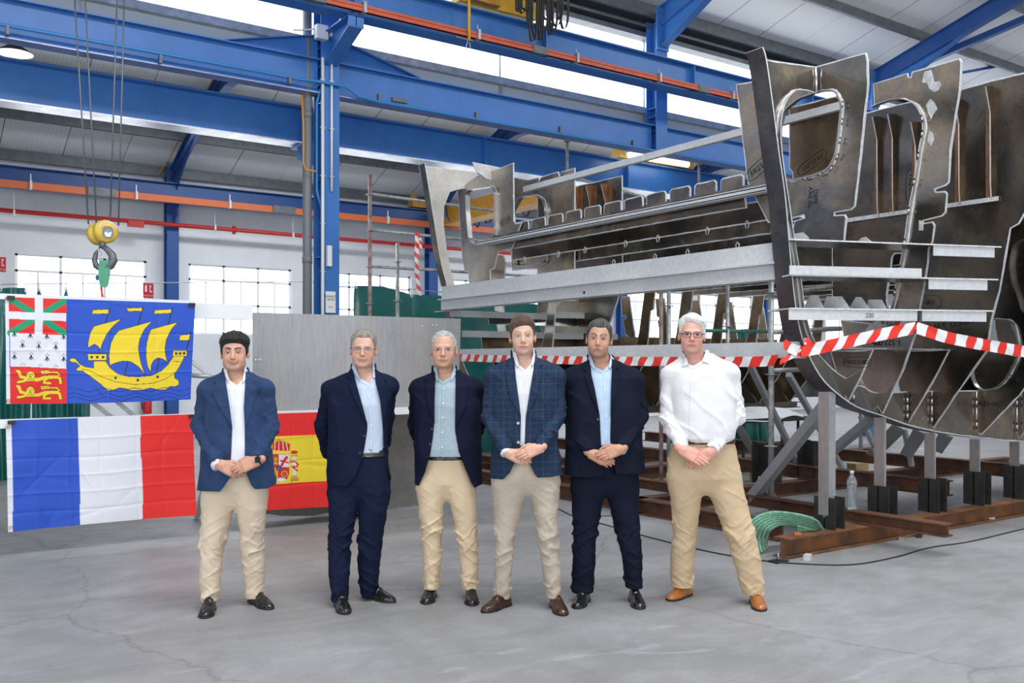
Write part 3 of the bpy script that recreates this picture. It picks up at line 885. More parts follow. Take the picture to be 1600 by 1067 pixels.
# --- frame 24 with its tall opening
X2 = 7.45
f2_in = [(1366, 168), (1380, 162), (1397, 157), (1415, 156), (1432, 163), (1443, 178), (1447, 200), (1441, 235), (1434, 280), (1425, 330), (1417, 385), (1408, 430), (1400, 470), (1388, 508)]
f2i = smooth_path([at(x, y, X=X2) for x, y in f2_in], 4)
f2o = [at(x, y, X=X2) for x, y in [(1313, 499), (1322, 545), (1350, 603), (1379, 647), (1412, 577), (1430, 524), (1437, 512), (1438, 480), (1446, 440), (1450, 410), (1452, 388), (1457, 378), (1461, 352), (1457, 346), (1443, 349), (1442, 345), (1472, 338), (1478, 332), (1480, 302), (1476, 298), (1462, 300), (1461, 296), (1478, 290), (1483, 285), (1486, 235), (1494, 180), (1501, 140), (1503, 96), (1499, 91), (1425, 112), (1423, 120), (1419, 120), (1418, 114), (1364, 131)]]
plate3('frame_plate', f2i + f2o, [], (0.013, 0, 0), ALU, boat)
strip('face_flange', f2i, (-0.045, 0, 0), (0, 0.010, 0.004), ALUB, boat)
welds([p + V(-.05, 0, 0) for p in f2i[20:]], 9, boat, 0.009, 0.035)
marking('1-522-00h', 0.07, 1385, 535, PI, boat, X=X2)
marking('-004', 0.055, 1402, 513, PI + .15, boat, X=X2, ring=(0.11, 0.045))
for pts, X in (([(1445, 112), (1455, 109), (1458, 118), (1460, 128), (1468, 127), (1471, 133), (1466, 141), (1460, 144), (1452, 138), (1449, 130), (1441, 129), (1443, 118)], X2), ([(1454, 154), (1460, 160), (1465, 170), (1458, 180), (1455, 187), (1450, 176), (1447, 164)], X2), ([(1452, 204), (1458, 208), (1460, 217), (1455, 229), (1449, 220)], X2), ([(1436, 344), (1443, 346), (1443, 360), (1436, 360)], X2), ([(1373, 500), (1380, 508), (1376, 520), (1362, 524), (1352, 516), (1360, 506)], X2)):
    plate3('ground_patch', [at(x, y, X=X) + V(-.003, 0, 0) for x, y in pts], [], (0.002, 0, 0), GRIND, boat, GRIND)
# --- bulkhead with stiffeners
X4 = 8.33
bulk = [(1300, 189), (1365, 173), (1500, 139), (1600, 113), (1690, 90), (1660, 240), (1592, 350), (1579, 357), (1572, 400), (1562, 455), (1549, 505), (1543, 548), (1500, 608), (1459, 669), (1400, 600), (1340, 520), (1300, 480)]
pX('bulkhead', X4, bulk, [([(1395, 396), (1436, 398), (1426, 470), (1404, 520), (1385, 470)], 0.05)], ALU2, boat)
def stiff(xpx, ytop, ybot, w=0.1, col=ALU3, X=X4):
    a, b = at(xpx, ytop, X=X), at(xpx, ybot, X=X)
    y = (a[1] + b[1]) / 2
    zt, zb = a[2], b[2]
    plate3('stiffener', [V(X, y, zt), V(X - w * 1.3, y, zt - .02), V(X - w * .55, y, zt - .24), V(X - w * .5, y, zb + .12), V(X - w * .35, y, zb), V(X, y, zb)], [], (0, 0.012, 0), col, boat)
    MB().box2((X - .008, y + .013, zb), (X - .001, y + .07, zt - .12)).build('heat_tint', BROWNP, boat)
for xp, yt, yb in ((1376, 182, 340), (1400, 178, 333), (1436, 190, 328), (1504, 155, 318), (1553, 135, 309)):
    stiff(xp, yt, yb)
mb = MB(); a, b = at(1300, 351, X=X4), at(1562, 307, X=X4); mb.bar(V(X4 - .02, a[1], 3.03), V(X4 - .02, b[1], 3.03), .012, .04); mb.build('seam_bar', EDGE, boat)
marking('FR24-00', 0.075, 1424, 292, -PI / 2, boat, X=X4, ring=(0.17, 0.06))
marking('OV ART  COART', 0.07, 1480, 508, 0.1, boat, X=X4)
marking('-003', 0.06, 1452, 473, 0, boat, X=X4, ring=(0.12, 0.07))
marking('Sons B. 1PBLV', 0.07, 1440, 574, 0, boat, X=X4)
marking('SUR 17B700', 0.07, 1395, 583, 0, boat, X=X4 - .4)
# --- low V frames along the keel
def vframe(X, pts, m=ALU):
    return pX('floor_frame', X, pts, [], m, boat)
vframe(6.99, [(1297, 548), (1364, 546), (1345, 590), (1325, 628), (1311, 597)], ALU)
marking('FR25.5-002', 0.05, 1340, 566, 0, boat, X=6.99, ring=(0.14, 0.045))
vframe(7.91, [(1393, 548), (1484, 546), (1456, 600), (1419, 661), (1405, 610)], ALU2)
X5 = 9.15
pX('frame_plate', X5, [(1440, 150), (1700, 90), (1690, 500), (1615, 590), (1593, 618), (1533, 680), (1450, 600)],
   [([(1505, 612), (1515, 625), (1512, 648), (1500, 656), (1490, 650), (1480, 630)], .03), ([(1585, 500), (1594, 540), (1592, 560), (1575, 592), (1560, 606), (1530, 610), (1520, 590), (1520, 520), (1545, 498)], .08)], ALU2, boat)
ring_flange('opening_ring', rounded([at(x, y, X=X5) for x, y in [(1586, 500), (1595, 540), (1593, 560), (1576, 592), (1561, 607), (1530, 611), (1519, 590), (1519, 520), (1545, 497)]], .08), .05, boat)
ring_flange('opening_ring', rounded([at(x, y, X=X5) for x, y in [(1610, 370), (1586, 382), (1580, 410), (1583, 440), (1594, 465), (1600, 490), (1640, 490), (1650, 380)]], .06), .05, boat)
pX('frame_plate', 9.9, [(1560, 600), (1700, 560), (1650, 620), (1592, 686), (1575, 650)], [], ALU, boat)
marking('FR23-002', 0.07, 1545, 631, 0, boat, X=X5)
marking('TB', 0.08, 1586, 591, 0, boat, X=X5)
for (xa, ya, yb) in ((1334, 596, 628), (1378, 613, 648), (1418, 612, 662), (1456, 612, 670), (1526, 612, 680), (1589, 610, 686)):
    a, b = at(xa, ya, Y=4.985), at(xa, yb, Y=4.985)
    welds([a, b], 2, boat, .009, .05)
    MB().tube([a, b], .006, 6).build('weld_bead', WELD, boat)
# --- horizontal shelves (hull stringers) with hanging flanges
def shelf(y0, y1, xa=1234, xb=1565, strips=(), inner=0.38, hang=0.085):
    a, b = at(xa, y0, Y=4.90), at(xb, y1, Y=4.9)
    z = a[2]
    tb = (xb - 800) / FPX
    d = (z - CH) / ((HZ - y1) / FPX)
    b = Vector(((SY + CY * tb) * d, (CY - SY * tb) * d, z))
    D = (b - a).normalized(); I = Vector((-D[1], D[0], 0)) * inner
    plate3('stringer_plate', [a, b, b + I, a + I], [], (0, 0, 0.012), ALU2, boat)
    for (sa, sb) in strips:
        p, q = a.lerp(b, sa), a.lerp(b, sb)
        ofs = I.normalized() * 0.012
        plate3('stringer_flange', [p + ofs, q + ofs, q + ofs - V(0, 0, hang), p + ofs - V(0, 0, hang)], [], I.normalized() * 0.01, ALUP, boat)
    return a, b, I
S1 = shelf(375, 387, strips=((.67, .97),))
S2 = shelf(431, 438, strips=((.66, .95),), xb=1560)
S2b = (S2[0], S2[1])
a, b, I = S2
plate3('stringer_flange', [a, a.lerp(b, .62), a.lerp(b, .62) + V(0, 0, .085), a + V(0, 0, .085)], [], I.normalized() * .01, ALUP, boat)
S3 = shelf(483, 487, xb=1552, strips=((.0, .62), (.645, .97)))
S4 = shelf(545, 548, xa=1325, xb=1540, inner=.3)
marking('220', 0.05, 1366, 493, 0, boat, X=None, Y=None) if False else None
p = S3[0].lerp(S3[1], .38) + V(0, 0, -.045)
text('220', .05, p - S3[2].normalized() * .004, (S3[1] - S3[0]), (0, 0, 1), INK, boat, name='pen_marking')
for (x0, x1, x2, x3, y0, y1) in ((1254, 1266, 1277, 1287, 482, 461), (1285, 1291, 1315, 1328, 483, 463), (1326, 1337, 1345, 1359, 483, 464), (1354, 1357, 1377, 1386, 484, 468)):
    xm = at((x0 + x3) / 2, y0, Z=S3[0][2])
    X = xm[0]
    yy = S3[0][1] + (S3[1][1] - S3[0][1]) * (X - S3[0][0]) / (S3[1][0] - S3[0][0]) + .1
    dd = at((x0 + x3) / 2, y0, Y=yy)
    pX('bracket_tab', dd[0], [(x0, y0), (x1, y1), (x2, y1), (x3, y0)], [], ALUP, boat, t=.01)
for (pts, X) in (([(1232, 375), (1236, 366), (1254, 363), (1263, 371), (1262, 376)], 6.4), ([(1340, 377), (1345, 372), (1352, 370), (1363, 379)], 6.9)):
    pX('bracket_tab', X, pts, [], ALUP, boat, t=.01)
# --- cross beams from hull to hull
def xbeam(X, top, bot, m, slots=0, tabs=True, name='deck_beam_web'):
    """web plate with slotted (tabbed) top edge between two hulls; top/bot as ((px,py),(px,py))"""
    A, B = at(*top[0], X=X), at(*top[1], X=X)
    zt = (A[2] + B[2]) / 2
    C0, D0 = at(*bot[0], X=X), at(*bot[1], X=X)
    zb = (C0[2] + D0[2]) / 2
    ya, yb = A[1], B[1]
    pts = []
    if slots:
        L = (yb - ya) / slots
        for i in range(slots):
            y0, y1 = ya + L * i, ya + L * (i + 1)
            g = 0.028 * (1 if yb > ya else -1)
            dp = 0.14
            pts += [V(X, y0 + g, zt - dp), V(X, y0 + g, zt - .025), V(X, y0 + g * 2, zt), V(X, y1 - g * 2, zt), V(X, y1 - g, zt - .02), V(X, y1 - g, zt - dp)]
    else:
        pts = [V(X, ya, zt), V(X, yb, zt)]
    pts += [V(X, yb, zb), V(X, ya, zb)]
    plate3(name, pts, [], (.013, 0, 0), m, boat)
    return ya, yb, zt, zb
b1 = xbeam(6.63, ((1166, 268), (803, 350)), ((1197, 316), (775, 396)), ALU, slots=11)
# channel rail in front of it
ya, yb = at(1203, 290, X=6.5)[1], at(752, 385, X=6.5)[1]
zt = at(1198, 283, X=6.5)[2]; zb = at(1198, 300, X=6.5)[2]
mb = MB(); mb.box2((6.44, ya, zb - .005), (6.452, yb, zt - .04)); mb.box2((6.44, ya, zt - .06), (6.595, yb, zt - .05)); mb.box2((6.44, ya, zb - .0), (6.56, yb, zb + .01))
mb.build('deck_beam_channel', ALUP, boat)
MB().bar(V(6.60, ya, zt - .01), V(6.60, yb, zt - .01), .01, .07).build('deck_beam_lip', ALU, boat)
xbeam(7.04, ((1205, 318), (800, 378)), ((1210, 341), (846, 402)), ALU2, slots=0)
xbeam(7.49, ((1205, 322), (800, 380)), ((1213, 366), (880, 410)), ALU, slots=0)
plate3('deck_beam_web', [V(8.36, 5.6, 3.12), V(8.36, 9.9, 3.12), V(8.36, 9.9, 2.55), V(8.36, 5.6, 2.55)], [], (.013, 0, 0), ALU2, boat)
for X, z_, n_ in ((7.02, 2.865, 8), (7.47, 2.745, 6)):
    for i in range(n_):
        yy = 5.4 + i * .62 + .1 * (i % 2)
        MB().tube([V(X, yy, z_), V(X, yy - .012, z_ + .05), V(X, yy + .012, z_ + .075), V(X, yy + .036, z_ + .05), V(X, yy + .024, z_)], .006, 5).build('drain_notch', EDGE, boat)
# big pale beam at hip height of the hulls
ya, yb = at(1216, 400, X=6.2)[1], at(690, 460, X=6.2)[1]
z_t = (at(1210, 380, X=6.2)[2] + at(690, 447, X=6.2)[2]) / 2
z_m = (at(1213, 409, X=6.2)[2] + at(690, 467, X=6.2)[2]) / 2
z_b = (at(1214, 437, X=6.2)[2] + at(692, 484, X=6.2)[2]) / 2
mb = MB()
mb.box2((6.20, ya, z_m), (6.22, yb, z_t)); mb.box2((6.19, ya, z_b), (6.21, yb, z_m - .015)); mb.box2((6.14, ya, z_m - .02), (6.24, yb, z_m - .004)); mb.box2((6.2, ya, z_b), (6.36, yb, z_b + .012))
mb.build('cross_beam', ALUP, boat)
q = at(913, 457, X=6.19); MB().disc(q, (1, 0, 0), .016, .01, 12).build('bolt_hole', BURN, boat)
# low box beam carrying the barrier tape
ya, yb = at(1242, 545, X=6.25)[1], at(700, 550, X=6.25)[1]
MB().box2((6.25, ya, 1.60), (6.40, yb, 1.735)).build('lower_cross_beam', ALUP, boat)
# --- far hull: stem knee, window frame, next frames
YF = 10.65
knee = [(655, 258), (746, 269), (748, 296), (735, 293), (716, 296), (703, 300), (694, 322), (693, 350), (698, 390), (706, 430), (712, 450), (698, 470), (692, 440), (680, 400), (668, 330)]
plate3('stem_web', [at(x, y, Y=YF) for x, y in knee], [], (0, .012, 0), ALUK, boat)
fstem = smooth_path([at(x, y, Y=YF) for x, y in [(655, 258), (662, 300), (670, 350), (680, 410), (690, 450), (697, 492), (706, 540), (725, 590), (750, 615), (800, 628)]], 4)
strip('stem_flange', fstem, (0, -.14, 0), (.010, 0, .005), ALU2, boat)
win2 = [(731, 300), (738, 296), (772, 291), (777, 300), (777, 355), (775, 372), (765, 378), (742, 382), (736, 375), (732, 330)]
pX('frame_plate', X0, [(715, 297), (748, 272), (783, 262), (802, 254), (803, 345), (806, 349), (815, 348), (800, 388), (778, 394), (772, 420), (766, 422), (766, 437), (764, 470), (735, 470), (732, 426), (726, 424), (722, 400)], [(win2, .05)], ALUF, boat)
ring_flange('opening_ring', rounded([at(x, y, X=X0) for x, y in win2], .05), .05, boat)
pY('gusset_plate', 10.0, [(738, 253), (783, 262), (783, 286), (760, 279), (745, 268)], [], ALUK, boat)
marking('FR25-004', .05, 789, 345, .3, boat, X=X0, ring=(.11, .04))
pX('frame_plate', 7.45, [(760, 268), (826, 281), (842, 277), (842, 283), (846, 276), (872, 268), (874, 276), (878, 268), (898, 262), (898, 470), (850, 470), (840, 420), (800, 420), (795, 330), (790, 300)], [([(803, 330), (815, 308), (840, 304), (852, 312), (856, 330), (855, 410), (835, 416), (806, 416)], .06)], ALU, boat)
ring_flange('opening_ring', rounded([at(x, y, X=7.45) for x, y in [(803, 330), (815, 308), (840, 304), (852, 312), (856, 330), (855, 410), (835, 416), (806, 416)]], .06), .05, boat)
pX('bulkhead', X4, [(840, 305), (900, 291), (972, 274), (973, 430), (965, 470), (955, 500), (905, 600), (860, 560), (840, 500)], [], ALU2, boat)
for xp in (905, 926, 950):
    a, b = at(xp, 292 - (xp - 900) * .1, X=X4), at(xp, 330, X=X4)
    plate3('stiffener', [V(X4, a[1], a[2]), V(X4 - .12, a[1], a[2] - .02), V(X4 - .05, a[1], a[2] - .25), V(X4 - .05, a[1], b[2] - .2), V(X4, a[1], b[2] - .2)], [], (0, .012, 0), BROWNP, boat)
    MB().box2((X4 - .01, a[1] - .09, a[2] - .45), (X4 - .001, a[1], a[2] - .02)).build('heat_tint', BROWNP, boat)
# far hull legs seen between the beams
for X, pts in ((7.9, [(740, 395), (787, 398), (790, 410), (788, 435), (800, 470), (760, 470), (745, 430)]),
               (8.33, [(838, 396), (850, 400), (855, 436), (868, 470), (842, 470)])):
    pX('frame_plate', X, pts, [], ALU2, boat)
for (xa, y0, xb, y1, X, h_) in ((703, 485, 862, 488, 6.35, 9), (862, 488, 955, 489, 7.0, 9), (722, 517, 862, 520, 6.35, 7), (862, 521, 965, 523, 7.0, 7)):
    p_ = [at(xa, y0, Y=10.4), at(xb, y1, Y=10.4 if xa < 800 else 10.1)]
    A_, B_ = p_[0], Vector((p_[1][0], p_[1][1], p_[0][2]))
    mb = MB(); mb.bar(A_ - V(0, 0, .04), B_ - V(0, 0, .04), .012, .08); mb.bar(A_ + V(0, .2, 0), B_ + V(0, .2, 0), .4, .012); mb.build('stringer_flange', ALUQ, boat)
# plating between frames of the far hull, seen as broad bright and dark bands
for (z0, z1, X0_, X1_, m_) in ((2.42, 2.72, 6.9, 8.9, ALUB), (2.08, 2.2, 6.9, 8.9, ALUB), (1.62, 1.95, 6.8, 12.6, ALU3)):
    plate3('plating_or_shade_panel', [V(X0_, 10.5, z0), V(X1_, 10.3, z0), V(X1_, 10.35, z1), V(X0_, 10.55, z1)], [], (0, .01, 0), m_, boat)
# frames further along, both hulls: legs and V bottoms from one template
def hull_section(X, Yc, s, top=2.35, m=ALU):
    def P(dy, z): return V(X, Yc + s * dy, z)
    out = [P(0, .88), P(-.38, 1.28), P(-.60, 1.62), P(-.66, 1.95), P(-.62, 1.96), P(-.62, 1.99), P(-.68, 2.0), P(-.74, 2.25), P(-.66, 2.27), P(-.66, 2.30), P(-.76, 2.32), P(-.8, top), P(-.58, top), P(-.46, 2.0), P(-.38, 1.75), P(0, 1.62), P(.38, 1.75), P(.46, 2.0), P(.58, top), P(.8, top), P(.76, 2.32), P(.7, 2.30), P(.66, 1.95), P(.6, 1.62), P(.38, 1.28)]
    plate3('frame_plate', out, [], (.013, 0, 0), m, boat)
for X in (7.49, 8.37, 9.19, 9.94, 10.7, 11.5, 12.3, 13.1): hull_section(X, YF - .15, -1, 2.62, ALU3 if int(X * 10) % 2 else ALU)
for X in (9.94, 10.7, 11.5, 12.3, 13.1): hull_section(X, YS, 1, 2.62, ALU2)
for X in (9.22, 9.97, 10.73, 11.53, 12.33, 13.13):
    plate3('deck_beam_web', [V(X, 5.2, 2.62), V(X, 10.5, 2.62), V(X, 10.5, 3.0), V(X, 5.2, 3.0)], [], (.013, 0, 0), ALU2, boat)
plate3('plating_or_shade_panel', [V(7.3, YF - .15, .9), V(13.2, YF - .15, .86), V(13.2, YF + .5, 1.65), V(7.3, YF + .42, 1.65)], [], (0, .01, 0), ALUD, boat)
plate3('plating_or_shade_panel', [V(8.4, YS + .02, .9), V(13.2, YS + .02, .86), V(13.2, YS + .62, 1.62), V(8.4, YS + .55, 1.62)], [], (0, .01, 0), ALUD, boat)
plate3('plating_or_shade_panel', [V(9.5, YF + .9, .9), V(17.0, YF + .9, .9), V(17.0, YF + 1.0, 1.95), V(9.5, YF + 1.0, 1.95)], [], (0, .01, 0), ALUD, boat)  # added dark panel, darkens the background under the boat
MB().ibeam(V(7.3, YF - .15, .86), V(13.3, YF - .15, .84), .1, .16).build('keel_bar', ALU2, boat)
# long pole lying across the frames
pa, pb = at(822, 297, X=7.0), at(1322, 164, X=7.0)
zz = (pa[2] + pb[2]) / 2
MB().channel(V(6.98, pa[1], zz), V(6.98, pb[1], zz), .07, .06, .01).build('roof_batten', ALUP, label='long pale aluminium channel lying across the top of the boat frames from hull to hull', cat='metal bar')

# ------------------------------------------------------------------ posts, props and ground beams under the boat
def post(px, w_, ytop, yfoot, lab, wide=.10, foot=True):
    Y = 4.95
    b = at(px, 700, Y=Y)
    X = b[0]
    zt = at(px, ytop, Y=Y)[2]
    t = empty('support_post', (X, Y, .165), label=lab, cat='support post')
    zf = at(px, yfoot, Y=Y)[2]
    MB().box2((X - wide / 2, Y - .006, zf - .12), (X + wide / 2, Y + .006, zt)).build('upright', ALUQ, t)
    MB().box2((X - wide / 2 - .008, Y - .05, zf - .1), (X - wide / 2, Y + .05, zt)).build('post_flange', ALUB, t)
    if foot:
        s = .105
        u_ = .068
        mb = MB().box2((X - u_, Y - s, .165), (X - u_ + .01, Y + s, zf + .05)).box2((X + u_ - .01, Y - s, .165), (X + u_, Y + s, zf + .05)).box2((X - u_, Y - .005, .165), (X + u_, Y + .005, zf + .05))
        mb.build('foot_stub', DKST, t)
        MB().box((X, Y - .012, zf - .02), (.05, .015, .02)).build('bolt_set', STEEL, t)
    welds([V(X - wide / 2 + .015, Y - .012, zt - .05), V(X - wide / 2 + .015, Y - .012, zf + .1)], 4, t, .009, .07)
    return t
post(1296, 25, 612, 785, 'tallest aluminium post under the curve of the bow, beside the plastic bottle', .15)
post(1379, 14, 652, 767, 'aluminium post under the keel on a dark steel stub, behind the rusty beam end', .09)
post(1457, 13, 676, 755, 'aluminium post on a steel stub, third along the near ground beam from the bow', .09)
post(1527, 12, 686, 744, 'aluminium post on a steel stub, fourth along the near ground beam from the bow', .09)
post(1589, 12, 690, 735, 'aluminium post on a steel stub near the right edge of the view', .09)
def gbeam(a, b, m, lab, h=.16, w=.15):
    return MB().ibeam(a, b, h, w, .012, .01).build('ground_beam', m, label=lab, cat='steel beam', group='steel beams on the floor under the boat')
x0 = at(1220, 860, Y=4.9)[0]
gbeam(V(x0, 4.9, .082), V(14.0, 4.9, .082), RUSTO, 'rusty orange I-beam on the floor nearest the camera, carrying the posts')
gbeam(V(7.12, 4.14, .219), V(7.12, 12.4, .219), RUST, 'reddish rusty beam laid across the nearest floor beam with its cut end towards the camera', h=.105, w=.12)
gbeam(V(6.6, 5.36, .082), V(6.6, 12.4, .082), RUST, 'brown floor beam with its cut end under the coil of green slings')
gbeam(V(9.3, 5.4, .247), V(9.3, 12.4, .247), RUST, 'dark rusty cross beam on the floor, next one behind the beam with the cut end')
gbeam(V(11.5, 4.6, .247), V(11.5, 12.4, .247), RUST, 'dark rusty cross beam far under the middle of the boat')
gbeam(V(6.4, 7.2, .082), V(14.0, 7.2, .082), RUST, 'dark brown lengthwise floor beam behind the posts')
gbeam(V(6.4, 9.3, .082), V(14.0, 9.3, .082), RUST, 'brown lengthwise floor beam under the gap between the two hulls')
gbeam(V(6.4, 10.9, .082), V(14.0, 10.9, .082), RUST, 'farthest lengthwise floor beam, under the far hull')
def prop(pa, pb, Ya, Yb, s, lab, m=None, flat=False):
    a, b = at(*pa, Y=Ya), (at(*pb, Y=Yb) if Yb else at(*pb, Z=.0))
    if flat: MB().bar(a, b, .012, .14, up=(0, 1, .2)).build('prop', m or ALUQ, label=lab, cat='prop')
    else: MB().bar(a, b, s, s).build('prop', m or ALUQ, label=lab, cat='prop')
prop((1294, 628), (1174, 779), 5.15, 6.2, .09, 'thick square aluminium prop leaning from the bow post down to the left')
prop((1362, 655), (1300, 705), 5.2, 5.9, .075, 'square aluminium prop leaning down to the left just right of the bow post')
prop((1405, 668), (1362, 712), 5.3, 6.6, .12, 'flat aluminium prop slanting behind the second post', flat=True)
prop((1438, 675), (1415, 712), 5.3, 6.6, .12, 'flat aluminium prop slanting between second and third post', flat=True)
prop((1478, 680), (1463, 705), 5.3, 6.6, .12, 'short flat aluminium prop slanting right of the third post', flat=True)
prop((1170, 566), (1262, 755), 6.9, None, .06, 'square tube prop slanting down right behind the man in the white shirt')
prop((1232, 585), (1322, 742), 6.9, None, .06, 'square tube prop slanting down right, just left of the bow post')
prop((1345, 650), (1380, 730), 6.5, 6.2, .05, 'thin square prop slanting behind the bow curve')
prop((1413, 672), (1425, 728), 6.5, 6.5, .05, 'thin square prop between the second and third posts, upright')
prop((1150, 660), (1189, 728), 7.2, None, .2, 'broad flat aluminium prop at the elbow of the man in the white shirt', flat=True)
prop((1188, 748), (1222, 795), 6.3, None, .05, 'short bright angle piece lying against the foot of the thick prop', m=ALUB)
# ------------------------------------------------------------------ flags and the sheets they hang in front of
def in_poly(x, y, P):
    r = np.zeros(x.shape, bool)
    n = len(P)
    for i in range(n):
        x0, y0 = P[i]; x1, y1 = P[(i + 1) % n]
        if y0 == y1: continue
        c = ((y0 > y) != (y1 > y)) & (x < (x1 - x0) * (y - y0) / (y1 - y0) + x0)
        r ^= c
    return r
def seg_dist(x, y, pts):
    d = np.full(x.shape, 1e9)
    for (x0, y0), (x1, y1) in zip(pts[:-1], pts[1:]):
        L = (x1 - x0) ** 2 + (y1 - y0) ** 2 + 1e-9
        t = np.clip(((x - x0) * (x1 - x0) + (y - y0) * (y1 - y0)) / L, 0, 1)
        d = np.minimum(d, np.hypot(x - x0 - t * (x1 - x0), y - y0 - t * (y1 - y0)))
    return d
class Paint:
    def __init__(s, x, y, base):
        s.x, s.y = x, y
        s.c = np.tile(np.array(base, float), x.shape + (1,))
    def poly(s, P, col, outline=None, w=2.0):
        s.c[in_poly(s.x, s.y, P)] = col
        if outline is not None: s.line(P + [P[0]], outline, w)
    def line(s, P, col, w): s.c[seg_dist(s.x, s.y, P) < w] = col
    def dot(s, px, py, r, col): s.c[np.hypot(s.x - px, s.y - py) < r] = col

CLOTH = mat('flag_cloth', (1, 1, 1), 0.62, vcol=True, sheen=0.2, noise_s=0)
def make_flag(name, corners, Y, paint, nu, nv, seed, crease_u, crease_v, label, hem_w):
    TL, TR, BR, BL = [np.array(c, float) for c in corners]
    u = np.linspace(0, 1, nu)[None, :].repeat(nv, 0); v = np.linspace(0, 1, nv)[:, None].repeat(nu, 1)
    px = (TL[0] * (1 - u) + TR[0] * u) * (1 - v) + (BL[0] * (1 - u) + BR[0] * u) * v
    py = (TL[1] * (1 - u) + TR[1] * u) * (1 - v) + (BL[1] * (1 - u) + BR[1] * u) * v
    col = paint(px, py)
    # sag of the top and bottom edges, folds and storage creases
    py = py + 2.0 * np.sin(u * PI) * (v ** 1.5) * (1 if seed % 2 else -1)
    rs = np.random.RandomState(seed)
    off = 0.010 * np.sin(u * 9 + v * 3 + seed) * v + 0.008 * np.sin(u * 4.2 - v * 5) * v + .006 * np.sin((u * 1.2 + v) * 11) * np.exp(-((u - .12) / .15) ** 2)
    for c in crease_u: off += 0.006 * np.exp(-np.abs(u - c - .006 * np.sin(v * 9)) / .008) * rs.choice([-1, 1])
    for c in crease_v: off += 0.006 * np.exp(-np.abs(v - c - .010 * np.sin(u * 8 + seed)) / .012) * rs.choice([-1, 1])
    for _ in range(10):
        cu, cv, a, L, W = rs.rand(), rs.rand(), rs.uniform(-1.2, 1.2), rs.uniform(.1, .3), rs.uniform(.010, .03)
        du, dv = (u - cu) * 1.6, v - cv
        s_ = du * math.cos(a) + dv * math.sin(a); w_ = -du * math.sin(a) + dv * math.cos(a)
        off += rs.uniform(-.007, .007) * np.exp(-(s_ / L) ** 2 - (w_ / W) ** 2)
    t = (px - 800) / FPX; k = (HZ - py) / FPX
    d = Y / (CY - SY * t)
    xs, ys, zs = (SY + CY * t) * d, np.full_like(d, Y) + off, CH + k * d
    vs = np.stack([xs, ys, zs], -1).reshape(-1, 3)
    idx = np.arange(nu * nv).reshape(nv, nu)
    f = np.stack([idx[:-1, :-1], idx[1:, :-1], idx[1:, 1:], idx[:-1, 1:]], -1).reshape(-1, 4)
    me = bpy.data.meshes.new(name)
    me.from_pydata(vs.tolist(), [], f.tolist())
    me.polygons.foreach_set('use_smooth', [True] * len(me.polygons))
    a = me.color_attributes.new('Col', 'FLOAT_COLOR', 'POINT')
    cc = np.concatenate([col.reshape(-1, 3), np.ones((nu * nv, 1))], 1).astype(np.float32)
    a.data.foreach_set('color', cc.ravel())
    base = at(*((BL + BR) / 2), Y=Y)
    root = empty(name, base, label=label, cat='flag')
    link('cloth', me, CLOTH, root)
    for cx, cy in hem_w:
        g = at(cx, cy, Y=Y - .012)
        MB().tube([g + V(.011 * math.cos(q), 0, .011 * math.sin(q)) for q in np.linspace(0, 2 * PI, 12, endpoint=False)], .0035, 5, closed=True).build('grommet', mat('brass', (.6, .42, .15), .3, .9), root)
    return root
RED, GRN, WHT, BLK, NBL, YLW = (.72, .012, .012), (.0, .30, .13), (.72, .73, .80), (.012, .014, .03), (.012, .075, .52), (.80, .60, .02)
YF0 = 8.42
